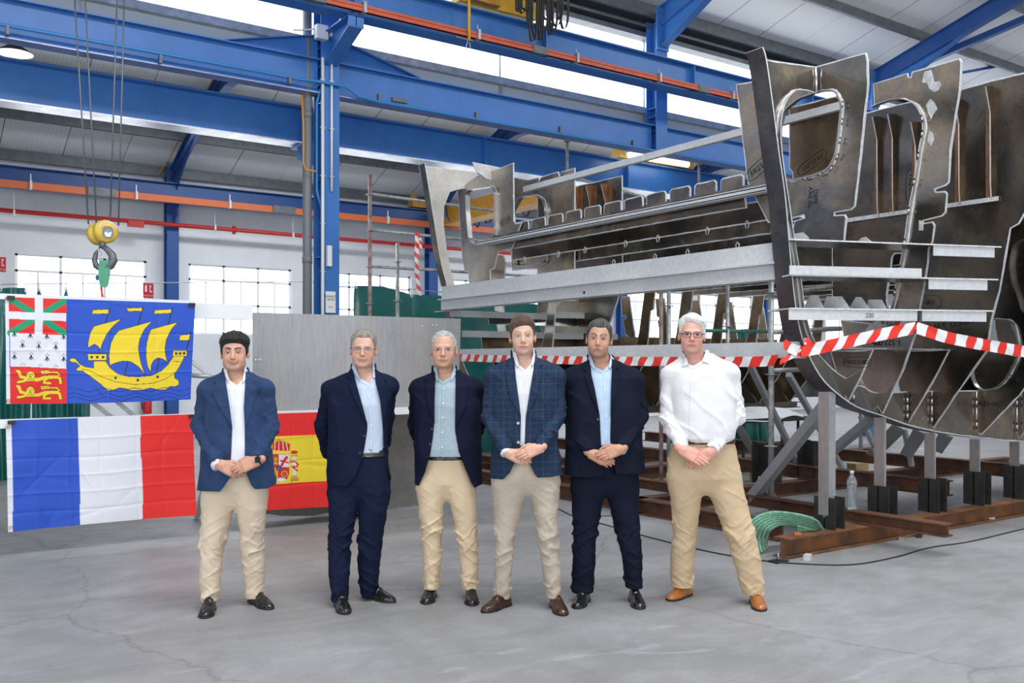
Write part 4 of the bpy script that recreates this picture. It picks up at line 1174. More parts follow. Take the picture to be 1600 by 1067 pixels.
def spm(px, py):
    P = Paint(px * 5, (py - 450) * 5, NBL)
    P.poly([(0, 60), (66, 60), (80, 920), (0, 920)], WHT)
    P.poly([(65, 60), (520, 85), (516, 368), (75, 350)], RED)
    P.line([(60, 70), (535, 372)], GRN, 25); P.line([(80, 352), (530, 84)], GRN, 25)
    P.poly([(272, 60), (336, 60), (334, 365), (270, 360)], WHT)
    P.poly([(66, 183), (518, 197), (516, 258), (70, 240)], WHT)
    P.poly([(76, 350), (517, 368), (524, 400), (518, 626), (80, 612)], WHT)
    P.c[(P.x > 519) & (P.y < 1000)] = NBL
    def erm(x, y, top=True, tail=True):
        if tail:
            P.line([(x, y - 12), (x - 16, y + 16)], BLK, 3.5); P.line([(x, y - 12), (x + 16, y + 16)], BLK, 3.5); P.line([(x, y - 14), (x, y + 20)], BLK, 4.5)
        if top:
            P.dot(x, y - 34, 4, BLK); P.dot(x - 12, y - 24, 4, BLK); P.dot(x + 12, y - 24, 4, BLK)
    for x, y in ((110, 358), (235, 366), (367, 374), (497, 378)): erm(x, y, top=False)
    for x, y in ((175, 443), (302, 451), (436, 456)): erm(x, y)
    for x, y in ((112, 534), (244, 536), (368, 546), (497, 548)): erm(x, y)
    for x, y in ((178, 622), (313, 626), (437, 632)): erm(x, y, tail=False)
    P.poly([(80, 612), (240, 614), (380, 620), (519, 626), (526, 910), (80, 910)], RED)
    P.c[(P.x > 523)] = NBL
    for dy in (0, 119):
        S = [([(145, 650), (162, 690), (215, 705)], 12), ([(140, 733), (180, 726), (215, 712)], 9), ([(215, 712), (300, 712), (350, 694), (440, 690)], 13), ([(435, 688), (468, 700), (474, 735)], 10),
             ([(372, 700), (345, 722), (345, 738), (395, 738)], 8), ([(440, 690), (466, 672), (450, 656), (400, 654), (330, 664), (322, 650), (380, 645)], 5), ([(132, 645), (155, 655)], 8)]
        for pts, w in S: P.line([(a, b + dy) for a, b in pts], BLK, w + 3)
        P.dot(238, 682 + dy, 36, BLK)
        for pts, w in S: P.line([(a, b + dy) for a, b in pts], YLW, w)
        P.dot(238, 682 + dy, 32, YLW)
        P.dot(227, 672 + dy, 4.5, BLK); P.dot(250, 672 + dy, 4.5, BLK); P.line([(230, 692 + dy), (246, 692 + dy)], BLK, 3); P.line([(238, 676 + dy), (238, 688 + dy)], BLK, 2)
        for q in (218, 232, 246, 260): P.line([(q, 704 + dy), (q + 2, 716 + dy)], BLK, 2)
    for a, b in (((855, 158), (828, 265)), ((1115, 148), (1078, 285)), ((1345, 158), (1315, 280)), ((1495, 345), (1455, 490)), ((775, 475), (768, 512)), ((998, 570), (970, 675)), ((1243, 545), (1222, 660))): P.line([a, b], BLK, 4.5)
    for q in ([(727, 170), (852, 165), (845, 200), (718, 203)], [(983, 157), (1112, 153), (1110, 180), (990, 182), (998, 170)], [(1210, 172), (1342, 165), (1335, 197), (1203, 202)], [(1410, 367), (1487, 362), (1478, 408), (1397, 410)],
              [(735, 297), (955, 238), (890, 290), (840, 350), (800, 430), (783, 480), (770, 455), (740, 435), (710, 450), (690, 470), (690, 420), (705, 350)],
              [(930, 330), (1190, 258), (1130, 320), (1090, 400), (1080, 480), (1100, 580), (1130, 672), (1080, 610), (1020, 570), (960, 565), (900, 580), (855, 600), (850, 520), (865, 430), (895, 370)],
              [(1180, 322), (1390, 265), (1340, 320), (1300, 400), (1288, 480), (1300, 550), (1315, 580), (1270, 550), (1230, 543), (1200, 565), (1180, 600), (1175, 660), (1150, 600), (1138, 520), (1145, 430), (1160, 370)],
              [(732, 565), (822, 565), (860, 620), (920, 665), (1000, 685), (1080, 688), (1180, 680), (1260, 645), (1310, 600), (1340, 555), (1355, 530), (1445, 532), (1425, 575), (1400, 620), (1365, 670), (1365, 700), (1398, 720), (1398, 755), (1370, 768), (1330, 765), (1290, 792), (1240, 790), (1170, 775), (1130, 785), (1080, 800), (1030, 795), (980, 778), (930, 772), (890, 785), (848, 800), (780, 740), (700, 680), (640, 640), (600, 640), (597, 625), (625, 605), (590, 575), (560, 575), (540, 560), (560, 543), (590, 548), (625, 590), (665, 610), (732, 620)],
              [(686, 510), (832, 510), (832, 560), (686, 560)], [(1350, 487), (1465, 487), (1463, 532), (1350, 530)]):
        P.poly(q, YLW, BLK, 2.2)
    P.line([(640, 628), (700, 640), (800, 690), (900, 725), (1050, 748), (1200, 738), (1300, 705), (1370, 655)], BLK, 2)
    P.line([(1355, 572), (1425, 575)], BLK, 2)
    for x, y in ((716, 536), (760, 536), (805, 536), (1377, 510), (1408, 510), (1440, 510), (900, 695), (1074, 714), (1231, 690)): P.dot(x, y, 11, (.03, .03, .09))
    for k, y0 in enumerate((788, 826, 856)):
        xx = np.linspace(530, 1490, 60)
        P.line([(a, y0 + 14 * math.sin((a - 870) / 240 * 2 * PI - k * .2)) for a in xx], (.005, .015, .09), 2.5)
    P.c[(P.y > 790) & (P.x > 530)] = np.where(P.c[(P.y > 790) & (P.x > 530)] == np.array(YLW), np.array(NBL), P.c[(P.y > 790) & (P.x > 530)])
    return P.c
def fra(px, py):
    P = Paint(px * 5, (py - 640) * 5, (.012, .075, .50))
    P.poly([(0, 0), (88, 0), (105, 1000), (0, 1000)], WHT)
    P.poly([(608, -50), (1095, -50), (1098, 300), (1118, 640), (1108, 1000), (628, 1000), (622, 600)], WHT)
    P.poly([(1095, -50), (1700, -50), (1700, 1000), (1108, 1000), (1118, 640), (1098, 300)], (.76, .018, .015))
    return P.c
def esp(px, py):
    P = Paint((px - 300) * 4, (py - 640) * 4, (.74, .012, .01))
    P.poly([(200, 180), (540, 168), (780, 158), (1300, 140), (1300, 430), (850, 452), (470, 470), (200, 482)], (.80, .60, .02))
    P.c[P.x < 285] = WHT
    G, R2 = (.55, .33, .03), (.60, .01, .02)
    P.poly([(500, 265), (608, 268), (612, 215), (585, 200), (543, 190), (505, 205)], R2)
    for x in (515, 543, 572, 598): P.line([(x, 262), (x + (543 - x) * .2, 200)], (.75, .6, .4), 3)
    P.dot(543, 186, 7, G); P.line([(498, 262), (612, 266)], (.8, .6, .1), 6); P.line([(500, 210), (543, 192), (608, 212)], G, 3)
    P.poly([(502, 278), (606, 282), (606, 400), (590, 440), (556, 456), (520, 440), (502, 400)], R2)
    P.poly([(540, 282), (606, 284), (606, 362), (540, 360)], (.72, .68, .70))
    P.line([(560, 348), (575, 320), (590, 300)], R2, 9); P.line([(555, 320), (600, 335)], R2, 5)
    P.poly([(505, 285), (538, 285), (538, 360), (505, 360)], (.60, .02, .02)); P.poly([(512, 300), (532, 300), (532, 345), (512, 345)], G)
    P.poly([(505, 366), (538, 366), (540, 440), (510, 420)], (.75, .5, .02))
    for x in (512, 524, 536): P.line([(x, 368), (x, 432)], R2, 3)
    P.dot(575, 405, 28, R2); P.dot(575, 405, 22, G); P.dot(575, 405, 14, R2); P.dot(575, 405, 5, (.02, .3, .1))
    P.dot(541, 366, 18, (.02, .04, .25)); P.dot(541, 358, 3, G); P.dot(535, 370, 3, G); P.dot(547, 370, 3, G)
    P.poly([(520, 440), (556, 456), (590, 440), (570, 430), (545, 428)], WHT)
    P.poly([(629, 295), (650, 295), (650, 420), (628, 420)], (.66, .66, .70))
    P.poly([(622, 415), (656, 415), (656, 430), (622, 430)], G); P.line([(618, 436), (662, 434)], BLK, 3); P.line([(618, 446), (662, 444)], BLK, 3); P.line([(620, 290), (658, 290)], G, 4)
    P.poly([(620, 278), (656, 278), (660, 262), (638, 256), (618, 262)], R2)
    P.line([(612, 330), (640, 325), (662, 345), (650, 360), (625, 358), (655, 385)], R2, 5)
    return P.c
make_flag('cloth_flag', [(8, 464), (305, 474), (298, 624), (10, 631)], YF0, spm, 460, 260, 3, [.32, .55, .8], [.33, .5, .72], 'blue flag with a yellow sailing ship and three small arms panels, on the upper bar', [(12, 466), (13, 626)])
make_flag('cloth_flag', [(9, 657), (301, 647), (307, 805), (13, 832)], YF0, fra, 220, 150, 4, [.16, .33, .5, .69, .83], [.18, .36, .52, .68, .85], 'blue, white and red vertical tricolour flag hanging from the lower bar', [(13, 667), (17, 824)])
make_flag('cloth_flag', [(366, 648), (590, 641), (592, 790), (366, 801)], YF0, esp, 380, 260, 6, [.2, .4, .55, .72], [.25, .5, .75], 'red and yellow flag with a coat of arms, partly behind two men', [(368, 797)])
TAPEB = mat('black_tape', (.015, .015, .02), .5)
bar = empty('flag_bar', at(150, 470, Y=8.5), label='white upper crossbar holding the ship flag with black tape tabs', cat='bar')
zb = 2.105
xa, xb = at(-60, 465, Y=8.5)[0], at(303, 475, Y=8.5)[0]
MB().bar(V(xa, 8.47, zb - .012), V(xb, 8.47, zb - .012), .05, .045).build('rail', WHITE, bar)
for p, yy in ((17, 465), (300, 476)):
    q = at(p, yy, Y=8.405); MB().box(q, (.055, .012, .03)).build('tape_tab', TAPEB, bar)
# white steel section continuing to the right
x1, x2 = at(300, 480, Y=8.53)[0], at(394, 485, Y=8.53)[0]
z1, z2 = at(393, 499, Y=8.5)[2], at(393, 476, Y=8.5)[2]
MB().channel(V(x1, 8.56, (z1 + z2) / 2), V(x2, 8.56, (z1 + z2) / 2), z2 - z1, .08, .008).build('steel_section', WHITE, label='short white steel channel between the ship flag and the upright sheet', cat='bar')
bar = empty('flag_bar', at(150, 655, Y=8.5), label='white lower crossbar holding the tricolour and the red and yellow flag', cat='bar')
xb = at(660, 640, Y=8.5)[0]
MB().box2((xa, 8.45, 1.035), (xb, 8.53, 1.105)).build('rail', WHITE, bar)
for p, yy in ((18, 660), (300, 650)):
    q = at(p, yy, Y=8.405); MB().box(q, (.055, .012, .03)).build('tape_tab', TAPEB, bar)
ALUS = alu_mat('aluminium_sheet', (0.52, 0.52, 0.54), (0.66, 0.63, 0.60), 0.30, 0.8, 7.0, streak=(2.2, 1, 0.25), metal=.85, dist=0.0)  # upright colour streaks imitate reflections in the sheet
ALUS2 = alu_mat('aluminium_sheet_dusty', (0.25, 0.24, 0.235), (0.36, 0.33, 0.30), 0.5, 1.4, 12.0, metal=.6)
sh = empty('metal_sheet', at(560, 640, Y=8.56), label='large upright aluminium sheet standing on the lower white bar behind the men', cat='metal sheet')
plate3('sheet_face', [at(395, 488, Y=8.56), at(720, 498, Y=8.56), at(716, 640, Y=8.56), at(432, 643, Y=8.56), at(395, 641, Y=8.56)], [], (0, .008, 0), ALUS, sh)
mb = MB()
for p, yy in ((392, 561), (399, 562), (403, 562), (407, 562), (660, 509), (676, 508), (681, 508)): mb.disc(at(p, yy, Y=8.55), (0, 1, 0), .008, .004, 8)
mb.build('spot_weld', WHITE, sh)
sh = empty('metal_sheet', at(560, 800, Y=8.9), label='dusty grey sheet standing on the floor below the red and yellow flag', cat='metal sheet')
low = [at(x, y, Y=8.9) for x, y in [(400, 650), (705, 640), (700, 778), (652, 787), (607, 796), (540, 800), (515, 800), (490, 806), (440, 806), (400, 800)]]
for q in low: q[2] = max(q[2], 0.004)
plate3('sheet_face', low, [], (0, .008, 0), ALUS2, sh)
# light trestle carrying the bars
tr = empty('trestle', (2.2, 8.8, 0), label='grey steel trestle with slanting legs behind the flags', cat='trestle')
for x in (2.72, 3.95):
    MB().bar(V(x, 8.62, 0), V(x, 8.62, 1.06), .06, .06).build('upright', GALV, tr)
    MB().bar(V(x, 8.66, 1.0), V(x, 9.5, 0.02), .05, .05, up=(1, 0, 0)).build('brace', ALUP, tr)
for a, b in (((140, 625), (185, 660)), ((180, 625), (222, 660)), ((300, 565), (345, 600))):
    MB().bar(at(*a, Y=8.72), at(*b, Y=8.72), .035, .035, up=(0, 1, 0)).build('brace', ALUP, tr)
MB().bar(V(.2, 8.66, 1.07), V(4.7, 8.66, 1.07), .05, .05).build('cross_rail', GALV, tr)
MB().tube([at(298, 586, Y=8.7), at(348, 590, Y=8.7)], .022, 8).build('cross_rail', GALV, tr)

# ------------------------------------------------------------------ tarpaulins on a wire, signs, extinguisher
TARP = mat('green_tarpaulin', (.012, .14, .13), .22, noise_s=2, noise_a=.2, spec=.7, bump=.6, bump_s=5)
def tarp(pxa, pxb, Y, top, zbot, seed, label, peaks):
    nu, nv = 120, 50
    vs, fs = [], []
    for j in range(nv):
        for i in range(nu):
            u, v = i / (nu - 1), j / (nv - 1)
            p = pxa + (pxb - pxa) * u
            yt = np.interp(p, [q[0] for q in top], [q[1] for q in top])
            w = at(p, yt, Y=Y)
            z = w[2] * (1 - v) + zbot * v
            x = w[0]
            off = sum(.05 * (1 - .6 * v) * math.exp(-abs(p - q) / 7) for q in peaks)
            off += .035 * math.sin(u * 31 + seed + v * 2 * math.sin(u * 9)) * (.3 + v) + .03 * math.sin(u * 13 + seed * 2 + v * 5)
            off += .03 * noise.noise(Vector((u * 9, v * 5, seed)))
            vs.append(V(x, Y + off, z))
    for j in range(nv - 1):
        for i in range(nu - 1): fs.append((j * nu + i, j * nu + i + 1, (j + 1) * nu + i + 1, (j + 1) * nu + i))
    me = mesh_from('tarpaulin', vs, fs, True)
    root = empty('tarpaulin', (vs[0] + vs[nu - 1]) / 2 * 1.0, label=label, cat='tarpaulin')
    root.location[2] = zbot
    link('sheet', me, TARP, root)
    for q in peaks:
        yt = np.interp(q, [a[0] for a in top], [a[1] for a in top])
        w = at(q, yt + 2.5, Y=Y - .03)
        MB().tube([w + V(.02 * math.cos(a), 0, .02 * math.sin(a)) for a in np.linspace(0, 2 * PI, 10, endpoint=False)], .007, 5, closed=True).tube([w + V(0, 0, .02), w + V(0, .02, .1)], .006, 5).build('eyelet', WHITE, root)
    return root
tarp(-60, 48, 14.0, [(-60, 452), (0, 450), (40, 449), (48, 474)], .0, 1, 'green tarpaulin at the far left edge behind the ship flag', [0, 41])
tarp(51, 142, 14.0, [(51, 475), (61, 450), (72, 475), (93, 478), (104, 449), (112, 476), (142, 482)], .0, 2, 'green tarpaulin hooked up at two points behind the ship flag', [61, 104])
tarp(555, 870, 13.6, [(555, 446), (600, 447), (643, 460), (690, 462), (760, 470), (870, 478)], .0, 3, 'wide green tarpaulin hanging behind the upright sheet and the far hull', [556, 643, 700])
tarp(1148, 1200, 12.0, [(1148, 515), (1180, 513), (1183, 492), (1195, 512), (1200, 514)], .02, 5, 'small piece of green tarpaulin with a pointed top between the boat frames', [])
MB().tube([at(-60, 445, Y=14.0), at(200, 442, Y=14.05), at(490, 440, Y=14.0), at(560, 442, Y=14.0), at(700, 458, Y=13.7)], .006, 5).build('wire', GALV, label='thin steel wire strung above the tarpaulins', cat='wire')
SIGNR = mat('sign_red', (.62, .02, .03), .4)
def exsign(px, py, w, h, label):
    q = at(px, py, Y=20.192)
    s = empty('safety_sign', q, label=label, cat='sign')
    MB().box(q, (w, .01, h)).build('sign_plate', SIGNR, s)
    y = q[1] - .008
    mb = MB().box(q + V(-w * .22, -.008, h * .12), (w * .2, .004, h * .42)).box(q + V(-w * .22, -.008, h * .37), (w * .08, .004, h * .08))
    mb.box(q + V(w * .2, -.008, h * .3), (w * .16, .004, h * .14)).box(q + V(w * .17, -.008, h * .1), (w * .08, .004, h * .2)).box(q + V(w * .25, -.008, -.02), (w * .2, .004, h * .1))
    mb.build('pictogram', WHITE, s)
    text('EXTINTOR', h * .14, q + V(0, -.009, -h * .36), (1, 0, 0), (0, 0, 1), WHITE, s)
exsign(231.5, 454, .21, .30, 'red EXTINTOR fire extinguisher sign on the far wall left of the blue column')
exsign(0, 413, .2, .28, 'red safety sign cut off at the left edge of the view')
exsign(1088, 487, .26, .34, 'red fire extinguisher sign seen between the boat frames, above the white-haired man')
ex = empty('fire_extinguisher', at(230, 648, Y=20.0), label='red fire extinguisher on the far wall, just under the ship flag', cat='fire extinguisher')
q = at(230, 646, Y=20.0)
MB().lathe([(0, 0), (.085, 0), (.09, .03), (.09, .30), (.06, .38), (.03, .42), (0, .42)], q, n=20).build('cylinder', SIGNR, ex)
MB().box(q + V(0, 0, .45), (.12, .03, .05)).tube([q + V(-.04, -.02, .44), q + V(-.13, -.04, .3), q + V(-.1, -.05, .08)], .012, 6).build('valve_hose', BLACK, ex)
MB().box(q + V(0, .12, .2), (.1, .06, .1)).build('wall_hook', BLACK, ex)

# ------------------------------------------------------------------ cranes
R_, F_ = V(CY, -SY, 0), V(SY, CY, 0)
DH = 7.95
def cp(px, py, d=DH): return at(px, py, d=d)
hk = empty('crane_hook_block', cp(158, 420), label='yellow crane hook block on four steel cables with a green sling', cat='crane hook')
axd = (R_ * .66 - F_ * .75).normalized()
cf = cp(166.5, 361.5)
for k, (off, nm) in enumerate(((0, 'front'), (-.165, 'back'))):
    c = cf + axd * off
    ax_ = MB().axes(V(0, 0, 0), axd)
    Xa, Ya, Za = ax_[1], ax_[2], axd
    MB().lathe([(0, .032), (.05, .032), (.075, .026), (.094, .012), (.10, -.01), (.10, -.05), (.09, -.055), (0, -.055)], c, (Xa, Ya, Za), 40).build('sheave_guard', mat('hook_yellow', (.70, .47, .06), .4, noise_s=15, noise_a=.25), hk)
    if k == 0:
        mb = MB()
        P = rounded([c + Xa * x + Ya * y + Za * .034 for x, y in ((-.045, -.06), (.045, -.06), (.045, .04), (-.045, .04))], .04)
        mb.prism(P, [], Za * .004)
        mb.build('name_plate', GREYP, hk)
        mb = MB().disc(c + Za * .04, Za, .013, .012, 16)
        mb.build('axle', GALV, hk)
        mb = MB()
        for a in np.linspace(.45, PI - .45, 11): mb.box(c + Xa * (.077 * math.cos(a)) + Ya * (.077 * math.sin(a)) + Za * .03, (.010, .013, .006), (Xa, Ya, Za))
        mb.build('worn_lettering', WHITE, hk)
        mb = MB().prism([c + Xa * x + Ya * y + Za * .039 for x, y in ((-.03, -.01), (-.02, -.002), (0, -.015), (.02, -.004), (.032, -.02), (.02, -.05), (-.018, -.05))], [], Za * .002)
        mb.build('white_smear', WHITE, hk)
HKM = mat('hook_grey', (.13, .14, .16), .45, .5, noise_s=20, noise_a=.3)
MB().tube([cp(160, 378), cp(160, 388)], .028, 12).build('hook_shank', HKM, hk)
MB().tube([cp(x, y) for x, y in ((160, 384), (168, 390), (175, 398), (177, 407), (173, 415), (165, 419), (157, 419.5), (150, 415), (147.5, 406), (150, 396), (153, 391))], [.022, .026, .032, .037, .036, .031, .028, .026, .023, .018, .010], 12).build('hook_body', HKM, hk)
MB().bar(cp(152, 388), cp(158, 398), .012, .02).build('safety_latch', GALV, hk)
mb = MB()
CAB = mat('wire_rope', (.16, .17, .19), .45, .6)
for a, b, o in (((114, -40), (136.5, 350), -.1), ((131, -40), (149, 350), -.06), ((184, -40), (170.5, 345), .02), ((195, -40), (183.5, 352), .02)):
    MB().tube([cp(*b) + F_ * .02, cp(*a)], .0065, 6).build('cable', CAB, hk)
SLG = mat('green_webbing', (.10, .36, .22), .8, noise_s=30, noise_a=.2)
sl = empty('lifting_sling', cp(159, 466), label='green webbing sling hanging from the crane hook down to the upper bar', cat='sling')
for a, b, c, w in (((157, 407), (156, 430), (158, 449), .062), ((163, 407), (165, 428), (160, 449), .05)):
    strip('webbing', smooth_path([cp(*a) - F_ * .03, cp(*b) - F_ * .03, cp(*c) - F_ * .02], 5), R_ * w, F_ * .006, SLG, sl, SLG)
MB().tube([cp(158, 446), cp(160, 466)], .009, 6).build('shackle_strap', SIGNR, sl)
MB().box(cp(160, 465.5), (.07, .04, .02)).build('clip', mat('orange_clip', (.75, .18, .04), .5), sl)
MB().box(cp(152, 434), (.02, .03, .04)).tube([cp(148, 433), cp(156, 436), cp(164, 435)], .004, 5).build('cable_tie', MATS['blue_paint_deep'], sl)
# bridge crane in the far bay
bc = empty('bridge_crane', (11.8, 16.2, 5.3), label='yellow overhead bridge crane in the far bay with a lit tube on its end truck', cat='crane')
xa, xb = at(962, 245, Y=12.87)[0], at(1078, 262, Y=12.87)[0]
MB().box2((xa, 12.76, 5.29), (xb, 12.98, 5.54)).build('end_truck', mat('crane_yellow2', (.90, .55, .06), .45), bc)
MB().disc((xa + .05, 12.74, 5.58), (0, 1, 0), .07, .03, 16).box((xa + .05, 12.74, 5.5), (.12, .03, .12)).build('lifting_eye', OCH, bc)
MB().disc((at(1026, 251, Y=12.75)[0], 12.75, 5.4), (0, 1, 0), .04, .02, 12).build('hole', BLACK, bc)
MB().box2((11.3, 13.1, 4.85), (11.75, 19.25, 5.28)).build('bridge_girder', OCH, bc)
MB().box2((10.6, 19.44, 5.26), (12.4, 19.66, 5.45)).build('end_truck', OCH, bc)
MB().box((10.66, 19.5, 5.5), (.16, .05, .14)).build('lifting_eye', OCH, bc)
MB().box((12.0, 18.6, 5.1), (.35, .35, .25)).build('drive_motor', OCH, bc)
MB().tube([V(11.2, 19.0, 5.45), V(11.2, 18.9, 5.0), V(11.2, 18.8, 4.9)], .04, 8).build('pickup_arm', GALV_D, bc)
mb = MB()
for i in range(7):
    y0 = 19.2 - i * .5
    mb.tube([V(11.8, y0, 5.2), V(11.8, y0 - .1, 4.9 - .05 * (i % 3)), V(11.8, y0 - .25, 4.8 - .05 * (i % 2)), V(11.8, y0 - .4, 4.95), V(11.8, y0 - .5, 5.2)], .018, 6)
mb.build('festoon_cable', BLACK, bc)
fl = empty('tube_lamp', at(1028, 247, Y=12.4), label='lit white fluorescent batten in front of the yellow crane end truck', cat='lamp')
a, b = at(980, 237, Y=12.45), at(1074, 257, Y=12.45)
MB().bar(V(a[0], 12.45, (a[2] + b[2]) / 2 + .03), V(b[0], 12.45, (a[2] + b[2]) / 2 + .03), .14, .05).build('fixture', WHITE, fl)
MB().tube([V(a[0] + .02, 12.42, (a[2] + b[2]) / 2 - .03), V(b[0] - .02, 12.42, (a[2] + b[2]) / 2 - .03)], .055, 10).build('diffuser', mat('lamp_tube', (1, 1, 1), .4, emit=(1, .99, .95), emit_s=4.5), fl)
MB().bar(V(a[0] + .3, 12.45, (a[2] + b[2]) / 2 + .05), V(a[0] + .3, 12.75, 5.52), .03, .03).bar(V(b[0] - .3, 12.45, (a[2] + b[2]) / 2 + .05), V(b[0] - .3, 12.75, 5.52), .03, .03).build('fixing_arm', GALV, fl)
# crane on the topmost girder
c2 = empty('bridge_crane', (8.6, 11.2, 6.6), label='yellow crane end truck on the topmost girder with black hanging cables', cat='crane')
xa, xb = at(712, 0, Y=11.2)[0], at(832, 25, Y=11.2)[0]
MB().box2((xa, 11.08, 6.62), (xb, 11.32, 6.86)).build('end_truck', YEL, c2)
MB().box2((xa + .1, 10.95, 6.62), (xa + .6, 11.08, 6.8)).build('drive_motor', OCH, c2)
MB().box2((xa + .3, 4.0, 6.92), (xa + .75, 11.3, 7.4)).build('bridge_girder', YEL, c2)
q0, q1 = at(728, -10, Y=10.95), at(733, 64, Y=10.95)
MB().tube([V(q1[0], 10.95, 6.75), V(q1[0], 10.95, q1[2])], .022, 8).build('pickup_arm', YEL, c2)
MB().bar(q1 + V(-.22, 0, .01), q1 + V(.06, 0, .01), .03, .02).build('pickup_shoe', GALV_D, c2)
MB().tube(smooth_path([q1 + V(-.02, 0, 0), at(727, 80, Y=10.95), at(730, 91, Y=10.95), at(735, 86, Y=10.95), at(734, 66, Y=10.95)], 4), .005, 5).build('cable_loop', WHITE, c2)
fx = [(812, 18), (818, 20), (824, 16), (829, 42), (834, 63), (840, 60), (846, 62), (851, 50), (856, 30), (861, 54), (866, 48), (871, 40), (876, 30), (883, 44)]
for i, (x, y) in enumerate(fx):
    w = 5 + (i % 3) * 2
    P = [at(x - w, -30, Y=10.6), at(x - w + 1, y * .5, Y=10.6), at(x - w / 2, y - 3, Y=10.62), at(x, y, Y=10.6), at(x + w / 2, y - 4, Y=10.58), at(x + w - 1, y * .5, Y=10.6), at(x + w, -30, Y=10.6)]
    strip('festoon_cable', smooth_path(P, 5), (0, .05, 0), (.006, 0, .006), mat('grey_cable', (.05, .055, .06), .5), c2, MATS['grey_cable'])

# ------------------------------------------------------------------ scaffolding
SCF = mat('scaffold_tube', (.40, .41, .41), .5, .5, noise_s=14, noise_a=.35)
SCFR = mat('worn_scaffold_tube', (.42, .40, .39), .6, .3, noise_s=10, noise_col=(.25, .08, .05))
def pole(px, Y, y_top, lab, m=SCF, discs=(), z0=0.0, grp='scaffold poles'):
    b = at(px, 500, Y=Y)
    X = b[0]
    zt = at(px, y_top, Y=Y)[2]
    t = empty('scaffold_pole', (X, Y, z0), label=lab, cat='scaffold pole')
    MB().tube([V(X, Y, z0), V(X, Y, zt)], .028, 10).build('tube', m, t)
    for dy in discs:
        z = at(px, dy, Y=Y)[2]
        MB().disc((X, Y, z), (0, 0, 1), .062, .01, 12).build('rosette', GALV, t)
    return X
def ledger(pa, pb, Y, lab, m=SCF, Yb=None):
    a, b = at(*pa, Y=Y), at(*pb, Y=Yb or Y)
    MB().tube([a, b], .024, 10).build('scaffold_ledger', m, label=lab, cat='scaffold tube')
YSc = 12.42
pole(578, YSc, 273, 'tallest rust-speckled scaffold pole beside the far hull, left of the striped tape', SCFR, (304, 360, 417, 474))
pole(621, YSc, 380, 'short grey scaffold pole right of the tallest one, above the green tarpaulin', SCF, (409, 470))
pole(886, YSc, 196, 'scaffold pole rising in front of the blue crane beam above the far hull', SCF, (221,))
pole(1092, YSc, 234, 'scaffold pole rising beside the lit tube lamp, behind the deck beam', SCF, (257,))
ledger((580, 303), (800, 333), YSc, 'upper scaffold ledger passing behind the far hull window plate')
ledger((580, 359), (770, 379), YSc, 'middle scaffold ledger from which the striped tape hangs')
ledger((580, 416), (860, 433), YSc, 'lower scaffold ledger just above the green tarpaulin')
ledger((900, 278), (1165, 352), YSc, 'scaffold ledger behind the upper deck beam')
YN = 8.6
pole(1033, YN, 447, 'paint-spattered scaffold pole between the hulls, left of the white-haired man', SCFR, (545,), .0)
pole(1045, 8.6, 447, 'thin distant scaffold pole between the hulls', SCF, (478,), .0)
pole(1137, YN, 438, 'grey scaffold pole between the hulls, right of the white-haired man', SCF, (510,), .0)
pole(1205, 6.0, 435, 'grey scaffold pole right beside the bow curve', SCF, (457, 585, 697), .0)
pole(1345, YN, 470, 'scaffold pole inside the near hull behind the shelves', SCF, (505,), .0)
GTB = mat('green_painted_tube', (.04, .20, .16), .5, noise_s=10, noise_a=.3)
ledger((1062, 516), (1203, 518), YN, 'green painted scaffold tube behind the head of the white-haired man', GTB)
ledger((1205, 460), (1300, 448), 6.0, 'scaffold ledger inside the near hull, upper one')
ledger((1205, 519), (1340, 512), 6.0, 'scaffold ledger inside the near hull, lower one')
ledger((1205, 579), (1262, 577), 6.0, 'short scaffold tube under the bow curve')
# ------------------------------------------------------------------ barrier tape
TR = mat('tape_red', (.78, .03, .015), .3, spec=.6); TW = mat('tape_white', (.82, .83, .85), .3, spec=.6)
def tape(name, path, w, label=None, parent=None, period=.2, slant=.05, ph=0.0, up=None, sag=0.0, crumple=.004):
    P = smooth_path(path, 10)
    L = [0]
    for a, b in zip(P[:-1], P[1:]): L.append(L[-1] + (b - a).length)
    tot = L[-1]
    def pos(s):
        s = min(max(s, 0), tot)
        k = min(int(np.searchsorted(L, s, side='right')) - 1, len(P) - 2)
        f = (s - L[k]) / max(L[k + 1] - L[k], 1e-6)
        return P[k].lerp(P[k + 1], f)
    vs, fs, mi = [], [], []
    step, rows = .02, 5
    n = int(tot / step)
    for i in range(n + 1):
        for j in range(rows):
            v = j / (rows - 1)
            s = i * step + slant * (v - .5)
            p = pos(s) + (Vector(up) if up else V(0, 0, 1)) * (w * (v - .5))
            p += V(-1, 0, 0) * crumple * math.sin(s * 23 + v * 3) + V(0, -1, 0) * crumple * math.sin(s * 17 + v * 5)
            vs.append(p)
    for i in range(n):
        for j in range(rows - 1):
            a = i * rows + j
            fs.append((a, a + rows, a + rows + 1, a + 1))
            mi.append(int(((i * step + ph) / period * 2)) % 2)
    me = mesh_from(name, vs, fs, True); me.polygons.foreach_set('material_index', mi)
    o = link(name, me, [TR, TW], parent)
    if label: settle(o); tag(o, label, 'barrier tape')
    return o
tape('barrier_tape', [at(690, 558, X=6.2), at(800, 561, X=6.2), at(960, 564, X=6.2), at(1080, 565, X=6.2), at(1180, 565, X=6.2), at(1216, 562, X=6.2)], .088, 'red and white striped tape strung along the low beam behind the men')
t2 = empty('barrier_tape', at(1250, 560, Y=4.85), label='red and white striped tape knotted round the bow and the frames at the right', cat='barrier tape')
tape('tape_run', [at(1252, 549, Y=4.82), at(1310, 537, Y=4.7), at(1370, 524, Y=4.55), at(1432, 512, Y=4.4)], .1, parent=t2, slant=.07)
